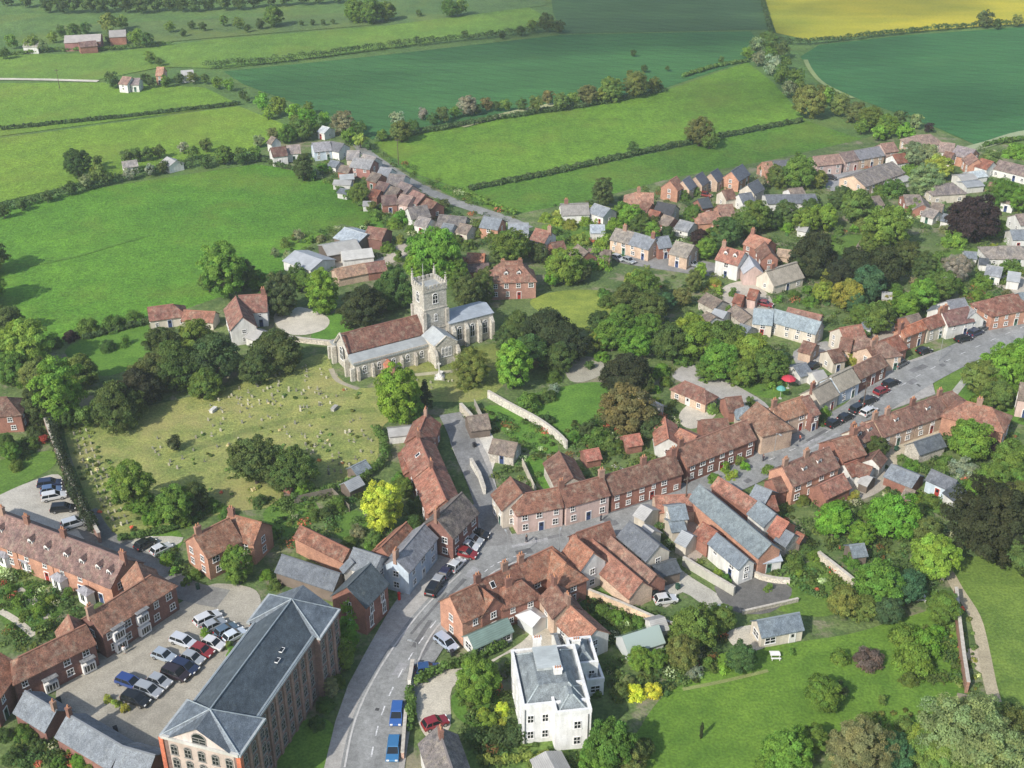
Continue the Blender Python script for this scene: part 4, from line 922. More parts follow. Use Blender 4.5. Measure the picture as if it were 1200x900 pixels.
# around the mill and the junction
rows = [
    ((227.5, 628), (268, 608), (247.5, 653), 5.2, 3.0, 'brown', 'obrick', dict(name='brick_house', ch=(.12,), label='brick house with brown roof and orange gable left of the tall garden tree', rcol=(.25, .115, .065))),
    ((352, 617), (409, 645), (374, 643), 3.8, 2.6, 'red', 'obrick', dict(name='brick_barn', label='long orange brick barn behind the open slate shed', door=False, win=0, rcol=(.24, .10, .06))),
    ((331, 651), (398, 673), (354, 681), 2.9, 1.6, 'dslate', 'wood', dict(name='cart_shed', label='open-fronted slate shed joined to the north end of the mill', door=False, win=0, rcol=(.11, .125, .145))),
    ((434, 661), (407, 688), 7.6, 6.4, 3.2, 'dslate', 'brick', dict(name='brick_hall', label='brick hall with dark slate roof and gable beside the mill', win=1, door=False, wsize=(.9, 2.2), rcol=(.08, .10, .11))),
    ((415, 643), (446, 653), 6.2, 5.4, 2.2, 'slate', 'white', dict(name='outbuilding', label='grey slate block joining the brick hall to the blue shop')),
    ((497, 615), (463, 655), (492, 657), 5.4, 2.9, 'slate', 'blue', dict(name='shop', label='slate-roofed shop with pale blue front beside the parked cars', ch=(.97,), rcol=(.20, .20, .21))),
    ((541, 578), (511, 607), 8.0, 5.4, 3.4, 'gbrown', 'dbrick', dict(name='house', label='dark weathered roof house in shade above the blue-fronted shop', ch=(.97,), rcol=(.13, .11, .10))),
    ((476, 613), (447, 641), 5.6, 4.4, 2.4, 'orange', 'brick', dict(name='outbuilding', label='orange tiled outbuilding below the golden yellow tree', rcol=(.27, .115, .065))),
    ((505, 547), (522, 586), 7.6, 5.0, 3.0, 'red', 'brick', dict(name='cottage', label='lowest of three red-roofed cottages along the church lane', ch=(.02,), rcol=(.30, .12, .075), z0=0)),
    ((490, 512), (504, 545), 7.6, 5.02, 3.02, 'red', 'brick', dict(name='cottage', label='middle of three red-roofed cottages along the church lane', ch=(.02,), sky=((.5, .4),), rcol=(.28, .115, .075))),
    ((500, 485), (490, 509), 6.4, 4.6, 2.8, 'red', 'brick', dict(name='cottage', label='uppermost of three red-roofed cottages along the church lane', rcol=(.28, .11, .07), ch=(.1,))),
    ((478, 524), (485, 548), 4.4, 2.6, 1.6, 'red', 'brick', dict(name='outhouse', label='low red-roofed outhouse behind the church lane cottages', win=0, door=False)),
    ((455, 503), (484, 500), 4.0, 2.4, .9, 'pale', 'white', dict(name='shed', label='white flat-topped shed behind the church lane cottages', win=0)),
    ((548, 489), (571, 486), 6.0, 2.6, 2.2, 'gbrown', 'wood', dict(name='shed', label='brown boarded shed at the head of the pale courtyard', win=0)),
    ((578, 515), (606, 520), 5.6, 2.8, 2.0, 'gbrown', 'stone', dict(name='outbuilding', label='grey-roofed outbuilding right of the pale courtyard')),
    ((412, 548), (428, 540), 3.4, 2.2, 1.2, 'bslate', 'wood', dict(name='shed', label='blue-grey shed in the garden above the golden yellow tree', win=0)),
    ((404, 566), (420, 558), 3.4, 2.1, 1.2, 'sheet', 'wood', dict(name='shed', label='pale grey shed in the garden above the golden yellow tree', win=0)),
    ((336, 566), (344, 569), 2.6, 2.0, 1.0, 'red', 'wood', dict(name='shed', label='tiny red-roofed shed left of the garden lawn', win=0)),
    ((8, 466), (-24, 468), 8, 5.2, 3, 'brown', 'brick', dict(name='brick_house', hip='A', label='brick house half cut by the left edge', rcol=(.17, .09, .065))),
    # south side of the junction
    ((528, 699), (557, 685.5), 7.6, 5.6, 3.4, 'brown', 'obrick', dict(name='brick_house', label='orange brick house with lit gable at the street junction', rcol=(.22, .10, .06))),
    ((558.5, 683), (606, 661), 6.4, 5.0, 3.0, 'brown', 'brick', dict(name='terrace_house', label='brown-roofed terrace house between the orange gable house and the hipped corner house', ch=(.68, .02), rcol=(.20, .085, .055), sky=((.3, .4),))),
    ((608, 660), (647, 641.5), 6.6, 5.0, 3.0, 'red', 'brick', dict(name='terrace_house', label='red-roofed terrace house with hips across from the pink corner terrace', hip='B', ch=(.05,), rcol=(.25, .105, .06))),
    ((649, 684), (666, 707), 6.0, 4.4, 2.4, 'brown', 'sand', dict(name='cottage', label='brown-roofed rear cottage behind the hipped corner house', ch=(.02, .95))),
    ((669, 712), (698, 738), 6.4, 4.0, 2.2, 'orange', 'white', dict(name='cottage', label='orange-roofed white cottage directly behind the white villa', rcol=(.33, .145, .085))),
    ((672, 629), (695, 648), 6.6, 5.2, 3.2, 'orange', 'white', dict(name='white_cottage', label='white gabled cottage with orange roof between the street and long barns', rcol=(.30, .125, .07))),
    ((676, 625), (714, 612), 6.0, 4.4, 2.6, 'brown', 'brick', dict(name='terrace_house', label='brown-roofed street house at the head of the long barns', rcol=(.20, .085, .055))),
    ((694, 633), (752, 682), 5.8, 3.0, 2.5, 'red', 'sand', dict(name='long_barn', label='left of two long orange-roofed barns side by side', door=False, win=0, rcol=(.29, .125, .08))),
    ((716, 630), (768, 674), 5.4, 3.02, 2.4, 'brown', 'brick', dict(name='long_barn', label='right of two long orange-roofed barns side by side', door=False, rcol=(.25, .135, .095), win=0)),
    ((738, 612), (772, 640), (733, 638), 5.2, 2.8, 'dslate', 'cream', dict(name='slate_house', label='cream-walled house with dark patched slate roof beside the long barns', rcol=(.12, .13, .145))),
    ((765, 663), (791, 656), 4.8, 2.6, 1.1, 'dslate', 'wood', dict(name='lean_to', label='low slate open shed at the end of the cream house', win=0, door=False, cat='shed')),
    ((650, 744), (652, 743.5), 3, 2.2, 1, 'slate', 'white', dict(name='outhouse', label='tiny slate outhouse behind the white villa', win=0)),
    # yard cluster
    ((768, 582), (812, 580), 5.4, 3.0, 2.0, 'red', 'sand', dict(name='outbuilding', label='terracotta-roofed range facing the street shrubs', rcol=(.32, .14, .09), win=0)),
    ((783, 594), (802, 592), 5.6, 4.2, 1.4, 'bslate', 'cream', dict(name='outbuilding', label='pale blue-roofed cream block in the crowded yard')),
    ((784, 611), (800, 609), 4.6, 2.8, 1.0, 'bslate', 'cream', dict(name='outbuilding', label='lower blue-roofed cream block in the crowded yard', win=0)),
    ((752, 592), (764, 598), 5, 3.6, 1.2, 'pale', 'cream', dict(name='outbuilding', label='cream flat-roofed block at the left of the crowded yard', win=0)),
    ((820, 569), (903, 638), (840, 613), 4.6, 3.4, 'slate', 'obrick', dict(name='slate_hall', label='very long slate-roofed hall running back from the street', rcol=(.17, .205, .215), win=0, door=False)),
    ((842, 560), (886, 588), (834, 571), 4.0, 2.4, 'red', 'brick', dict(name='outbuilding', label='long red-roofed building behind the very long slate hall', rcol=(.30, .13, .085), win=0)),
    ((889, 588), (908, 603), (880, 606), 3.8, 2.2, 'bslate', 'white', dict(name='outbuilding', label='blue slate-roofed building behind the very long slate hall', win=0)),
    ((911, 606), (924, 613), 5.4, 3.4, 2.0, 'red', 'brick', dict(name='outhouse', label='small bright red-roofed outhouse right of the very long slate hall', rcol=(.36, .13, .08), win=0)),
    ((917, 620), (930, 627), 4.6, 2.6, 1.6, 'slate', 'stone', dict(name='outhouse', label='small slate-roofed outhouse at the right of the yard buildings', win=0)),
    ((840, 626), (876, 656), (834, 641), 3.8, 2.4, 'slate', 'white', dict(name='slate_barn', label='white-walled slate barn left of the very long slate hall', rcol=(.16, .19, .215))),
    ((824, 613), (840, 624), 5.0, 3.2, 1.8, 'red', 'brick', dict(name='outhouse', label='dull red-roofed outhouse at the head of the white slate barn', win=0)),
    ((882, 646), (910, 642), 5.6, 2.6, 1.0, 'lead', 'white', dict(name='garden_room', label='pale-roofed garden room with columns at the end of the slate hall', win=1)),
    ((886, 569), (904, 576), 6, 4.6, 1.8, 'slate', 'brick', dict(name='outbuilding', label='slate-roofed block left of the big brick gable', win=0)),
    ((896, 584), (907, 582), 4.6, 3.4, 1.8, 'red', 'brick', dict(name='outhouse', label='small red-roofed outhouse below the big brick gable', win=0)),
    # slate bungalow on the right lawn
    ((888, 728), (936, 719), (922, 742), 2.7, 1.9, 'bslate', 'cream', dict(name='bungalow', label='slate-roofed cream bungalow alone beside the large lawn', rcol=(.17, .21, .24), wsize=(1.8, 1.2), wspace=3.6)),
    ((513, 853), (532, 908), (489, 870), 4.6, 3.6, 'gbrown', 'white', dict(name='house', label='grey-brown roofed house cut by the bottom edge beside the drive', rcol=(.16, .145, .14), win=0, ch=(.2,))),
]
Hs(rows, 'house', near=True)
r = THINGS[-1]
# cross wings of the junction terrace
def wing(label, *a, **k):
    for o, d, p, l in THINGS:
        if l == label:
            A, B, w, h, r = a[:5]; kw_, kh_ = (.85, .92) if A[1] > 560 else (.86, .86) if A[1] > 330 else (.76, .74)
            block(o, A, B, w * kw_, h * kh_, r * kh_ * .99, *a[5:], **k); return
wing('orange brick house with lit gable at the street junction', (559, 686), (578, 702), 5.4, 5.0, 2.6, 'orange', 'brick', near=True, rcol=(.27, .115, .065))
wing('brown-roofed terrace house between the orange gable house and the hipped corner house', (594, 687), (612, 681), 5.6, 4.6, 2.4, 'brown', 'brick', hip='AB', near=True, ch=(.1,), rcol=(.21, .09, .055))
wing('red-roofed terrace house with hips across from the pink corner terrace', (646, 645), (663, 661), 6.4, 4.9, 2.8, 'red', 'brick', hip='B', near=True, rcol=(.28, .12, .065))
wing('orange tiled outbuilding below the golden yellow tree', (442, 641), (452, 632), 3, 3.8, 1.6, 'orange', 'brick', win=0)
wing('brick house with brown roof and orange gable left of the tall garden tree', (268, 603), (306, 613), 7.0, 5.0, 2.8, 'brown', 'obrick', ch=(.1,), rcol=(.25, .11, .06))
# central north terrace and behind
rows = [
    ((616, 579), (654, 572), (625, 601), 5.0, 3.4, 'brown', 'pink', dict(name='terrace_house', hip='A', label='pink corner end house of the long brown-roofed terrace', rcol=(.215, .095, .06), wspace=2.4)),
    ((656, 572), (706, 558.5), (680, 590), 5.02, 3.4, 'brown', 'pink', dict(name='terrace_house', label='second house from the corner in the long brown-roofed terrace', ch=(.03, .97), rcol=(.20, .09, .06), wspace=2.6)),
    ((708, 558), (790, 533), (750, 571), 5.04, 3.42, 'brown', 'brick', dict(name='terrace_house', label='longest middle part of the long brown-roofed terrace', ch=(.55, .98), rcol=(.19, .095, .065), wspace=2.6)),
    ((794, 524), (874, 493), (826, 539), 5.4, 3.6, 'brown', 'brick', dict(name='terrace_house', label='upper end of the long brown-roofed terrace, above front shrubs', ch=(.04,), rcol=(.215, .105, .07), wspace=2.6)),
    ((655, 530), (671, 560), 7.0, 3.8, 2.6, 'brown', 'stone', dict(name='outbuilding', label='half slate half brown outbuilding behind the corner terrace', win=0)),
    ((684, 529), (701, 526), 4.2, 2.3, 1.4, 'red', 'brick', dict(name='shed', label='left of two red-roofed garden sheds behind the terrace', rcol=(.36, .125, .085), win=0)),
    ((731, 512), (749, 509), 4.4, 2.4, 1.5, 'red', 'brick', dict(name='shed', label='right of two red-roofed garden sheds behind the terrace', rcol=(.36, .125, .08), win=0)),
    ((779, 490), (783, 514), 5.6, 3.6, 2.0, 'orange', 'white', dict(name='rear_cottage', label='narrow orange gabled cottage behind the long terrace', win=1, rcol=(.38, .145, .085), cat='cottage')),
    ((797, 503), (816, 512), 7, 3.4, 2.0, 'orange', 'obrick', dict(name='outbuilding', label='wide orange-roofed outbuilding behind the long terrace', win=0, rcol=(.34, .14, .085))),
    ((822, 493), (852, 491), 6, 3.2, 2.0, 'brown', 'brick', dict(name='outbuilding', label='brown-roofed outbuilding beside the pale courtyard', win=0)),
    ((802, 447), (826, 457), (806, 465), 3.0, 2.2, 'red', 'sand', dict(name='coach_house', hip='AB', label='hipped red-brown coach house standing between two pale yards', rcol=(.23, .105, .075), win=1)),
    ((850, 467), (868, 465), 6, 3.4, 2.2, 'brown', 'brick', dict(name='outbuilding', label='brown-roofed outbuilding behind the street corner house', win=0)),
    ((872, 477), (877, 477), 4, 3.4, 2.2, 'bslate', 'cream', dict(name='garden_pavilion', hip='AB', label='tiny blue-green pyramid-roofed pavilion behind the street houses', win=0)),
    ((905, 477), (940, 465), (928, 490), 5.4, 3.2, 'orange', 'sand', dict(name='corner_house', label='orange-brown roofed sandy brick house where the street widens', ch=(.05,), rcol=(.30, .145, .08))),
    ((939, 467), (948, 464), 8.6, 5.0, 3.0, 'brown', 'dbrick', dict(name='house', label='narrow brown-roofed house against the grey thatched one', rcol=(.19, .09, .065))),
    ((951, 457), (972, 446), (968, 471), 4.0, 2.8, 'thatch', 'cream', dict(name='thatched_cottage', label='left grey-roofed cottage above the street parking', ch=(.05,))),
    ((974, 442), (997, 431), (992, 456), 4.4, 2.8, 'thatch', 'blue', dict(name='thatched_shop', label='grey-roofed cottage with pale blue shopfront above the street parking', rcol=(.30, .265, .2))),
    ((999, 431), (1031, 415), (1022, 438), 4.4, 2.8, 'brown', 'brick', dict(name='house', label='brown-roofed brick house right of the pale blue shopfront', rcol=(.21, .115, .08))),
    ((1024, 403), (1038, 401), 7.0, 4.8, 2.8, 'brown', 'sand', dict(name='house', label='brown hipped house left of the orange gabled one on the street', hip='B', ch=(.1,), rcol=(.2, .115, .085))),
    ((1055, 386), (1080, 376), (1070, 391.5), 5.2, 2.8, 'orange', 'obrick', dict(name='house', label='bright orange brick house with end gable on the wide street', ch=(.03,), rcol=(.42, .14, .065))),
    ((1081.5, 375), (1102, 368), (1096, 384.5), 4.6, 2.6, 'red', 'cream', dict(name='house', label='red-roofed cream house between the orange and white street houses', ch=(.97,), rcol=(.26, .10, .065))),
    ((1104, 366), (1134, 360), (1124, 380), 4.6, 2.8, 'purple', 'white', dict(name='house', label='white house with red-purple roof on the wide street', ch=(.1,), rcol=(.19, .095, .085))),
    ((1110, 353), (1130, 350), 8, 4.6, 3.0, 'slate', 'white', dict(name='house', label='slate-roofed house behind the white street house', rcol=(.18, .185, .2))),
    ((1134, 359), (1143, 366), 6.4, 4.4, 2.8, 'slate', 'white', dict(name='house', label='small white gabled house at the end of the street terrace', rcol=(.25, .25, .25))),
    ((1166, 349), (1188, 345), 9, 5.0, 3.4, 'red', 'obrick', dict(name='house', label='orange brick house with red hipped roof near the right edge', hip='AB', rcol=(.24, .10, .07))),
    ((1194, 344), (1216, 342), 8, 4.8, 2.6, 'bslate', 'brick', dict(name='house', label='blue slate-roofed house at the right edge beside the red hipped one')),
    # slate cluster and white inn
    ((846.5, 289), (872.5, 296), 8.4, 6.4, 3.6, 'red', 'white', dict(name='inn', label='large white inn with red roof and two dormers', dorm=((.3, .5), (.72, .5)), ch=(.08,), rcol=(.30, .125, .085), win=1, wspace=3.6)),
    ((877, 299), (884, 312), 6.6, 4.8, 2.8, 'lead', 'pink', dict(name='outbuilding', label='pale grey-roofed wing attached to the white inn', win=0, rcol=(.45, .46, .48))),
    ((880, 274), (903, 282), 8, 5.4, 3.0, 'orange', 'brick', dict(name='house', label='orange-roofed brick house behind the white inn', ch=(.1,), rcol=(.33, .145, .09))),
    ((898, 318), (933, 308), 8.6, 3.6, 4.0, 'thatch', 'cream', dict(name='thatched_cottage', label='long pale thatched cottage behind the slate roofs', ch=(.2,), rcol=(.32, .28, .215))),
    ((879, 339), (889, 341), 5, 3.4, 2.0, 'red', 'pink', dict(name='outhouse', label='small pink brick outhouse in front of the thatched cottage', win=0)),
    ((884, 362), (906, 364), 9, 4.2, 2.6, 'bslate', 'cream', dict(name='slate_house', label='left blue slate roof of the slate-roofed group below the inn', rcol=(.24, .29, .31))),
    ((908, 363), (962, 378), (932, 385), 4.4, 3.0, 'bslate', 'cream', dict(name='slate_house', label='long blue slate-roofed cream house below the thatched cottage', rcol=(.23, .28, .30), door=False)),
    ((924, 361), (963, 370), 4.6, 3.2, 1.6, 'red', 'sand', dict(name='outbuilding', label='low terracotta range behind the long blue slate house', win=0, rcol=(.28, .14, .10))),
    ((984, 385), (1009, 381), 8.4, 4.8, 3.2, 'red', 'cream', dict(name='house', label='red-roofed cream house behind the brown street roofs', rcol=(.27, .115, .075))),
    ((1005, 395), (1020, 398), 7, 4.4, 2.6, 'brown', 'sand', dict(name='house', label='brown-roofed house right of the red-roofed cream house', rcol=(.21, .125, .095))),
    ((930, 430), (944, 426), 6, 2.6, 1.6, 'slate', 'white', dict(name='outbuilding', label='grey slate outbuilding behind the red parasol', win=0)),
    ((952, 437), (964, 434), 5, 2.6, 1.4, 'pale', 'white', dict(name='outbuilding', label='pale-roofed outbuilding right of the red parasol', win=0)),
    ((828, 344), (846, 353), 6, 3, 1.8, 'gbrown', 'stone', dict(name='outbuilding', label='grey-brown outbuilding in front of the white inn', win=0)),
    ((862, 358), (880, 372), 5, 2.8, 1.6, 'gbrown', 'stone', dict(name='outbuilding', label='low grey-brown outbuilding left of the slate-roofed group', win=0)),
    # south side of the high street
    ((917, 547), (971, 524.5), (955, 560), 5.6, 3.8, 'brown', 'obrick', dict(name='brick_house', label='large brown-roofed house with orange brick gable on the high street', dorm=((.35, .55), (.68, .5)), ch=(.05, .5), rcol=(.185, .095, .07), near=True)),
    ((976, 517), (1002, 509), 8.4, 5.2, 3.2, 'brown', 'brick', dict(name='house', label='brown-roofed house between the large brick gable and the dormered row', ch=(.97,), rcol=(.24, .11, .07))),
    ((960, 569), (988, 556), (976, 582), 3.0, 1.8, 'red', 'brick', dict(name='outbuilding', label='low red-roofed range in front of the large brown-roofed house', win=0, rcol=(.29, .125, .085))),
    ((998, 505), (1022, 495), (1017, 517), 4.8, 3.0, 'brown', 'cream', dict(name='terrace_house', label='lowest house of the dormered brown row on the high street', dorm=((.2, .5), (.7, .5)), ch=(.05,), rcol=(.215, .105, .075))),
    ((1024, 491.5), (1062, 478), (1068, 501), 4.6, 3.0, 'brown', 'sand', dict(name='terrace_house', label='middle house of the dormered brown row on the high street', dorm=((.55, .5),), ch=(.02, .4), rcol=(.20, .10, .07))),
    ((1063, 477), (1101, 464), (1068, 501), 4.58, 3.0, 'brown', 'sand', dict(name='terrace_house', label='upper house of the dormered brown row on the high street', dorm=((.5, .5),), ch=(.15, .98), rcol=(.185, .095, .07))),
    ((1103, 463), (1116, 459), 7.6, 5.0, 3.0, 'brown', 'brick', dict(name='terrace_house', label='end house of the dormered brown row beside the grass triangle', hip='B', rcol=(.18, .09, .065))),
    ((1132, 471), (1163, 479), 9.0, 5.6, 3.2, 'orange', 'obrick', dict(name='house', label='orange brick hipped house behind the round bright tree', hip='AB', ch=(.5,), rcol=(.27, .12, .075))),
    ((1071, 519), (1101, 509), (1085, 531), 2.8, 1.8, 'dslate', 'stone', dict(name='garage', label='dark slate garage in front of the dormered brown row', win=0, rcol=(.11, .125, .14))),
    ((1045, 545), (1077, 558), 6, 2.6, 1.7, 'slate', 'brick', dict(name='garage', label='slate and brown roofed garage beside the sandy drive', win=0)),
    ((1092, 551), (1121, 564), (1095, 566), 3.6, 2.2, 'dslate', 'blue', dict(name='cottage', label='dark slate cottage with pale blue wall', rcol=(.13, .14, .16))),
    ((1118, 568), (1130, 577), 5, 2.6, 1.4, 'dslate', 'white', dict(name='outhouse', label='small slate outhouse at the end of the pale blue cottage', win=0)),
    ((1006, 543), (1022, 548), 5, 3.2, 1.8, 'brown', 'white', dict(name='outhouse', label='brown-roofed outhouse behind the dormered brown row', win=0)),
    ((1022, 538), (1030, 528), 4, 3.2, 1.6, 'brown', 'white', dict(name='outhouse', label='small brown outhouse by the shrubs below the dormered row', win=0)),
    ((1196, 449), (1220, 453), 7.6, 5.4, 2.8, 'gbrown', 'pink', dict(name='cottage', label='pink cottage cut by the right edge')),
    ((996, 640), (1012, 638), 4, 2.2, 1.2, 'bslate', 'wood', dict(name='shed', label='pale blue-roofed garden shed among the right gardens', win=0)),
    ((934, 624), (942, 628), 2.6, 2.0, 1.0, 'red', 'wood', dict(name='shed', label='tiny orange-brown shed by the yard shrubs', win=0)),
]
Hs(rows, 'house')
wing('pink corner end house of the long brown-roofed terrace', (598, 560), (611, 578), 8.6, 4.98, 3.3, 'brown', 'cream', hip='', near=True, rcol=(.21, .095, .06), win=1, wspace=2.4)
wing('orange-brown roofed sandy brick house where the street widens', (887, 472), (902, 484), 8.6, 5.38, 3.2, 'brown', 'sand', hip='B', rcol=(.23, .12, .075), win=0)
wing('orange-roofed brick house behind the white inn', (896, 284), (903, 296), 6, 5.2, 2.8, 'brown', 'brick')
wing('grey slate block joining the brick hall to the blue shop', (410, 655), (414, 660), 4, 5.0, 1.4, 'slate', 'white', win=0)
# conservatories and glass
Hs([((549, 745), (594, 725), (560, 752), 2.4, 1.2, 'green', 'white', dict(name='conservatory', label='long green-roofed conservatory along the hedge', win=1, door=False, wsize=(1.6, 1.2), wspace=2.0)),
    ((622, 716), (633, 724), 3.8, 2.3, 1.0, 'glass', 'glass', dict(name='conservatory', label='white glazed conservatory behind the brick junction houses', hip='A', win=0, rcol=(.62, .64, .63))),
    ((730, 746), (771, 733), (758, 760), 2.0, 1.5, 'glass', 'glass', dict(name='greenhouse', label='large pale green greenhouse beside the garden trees', win=0, rcol=(.33, .42, .37), ridgecap=True)),
    ((762, 728), (778, 724), 4, 2.2, 1.0, 'pale', 'white', dict(name='outhouse', label='pale-roofed outhouse attached behind the greenhouse', win=0)),
    ((640, 882), (652, 905), 5, 2.4, .8, 'pale', 'white', dict(name='outhouse', label='white flat-roofed outhouse at the bottom edge', win=0))], 'conservatory', near=True)
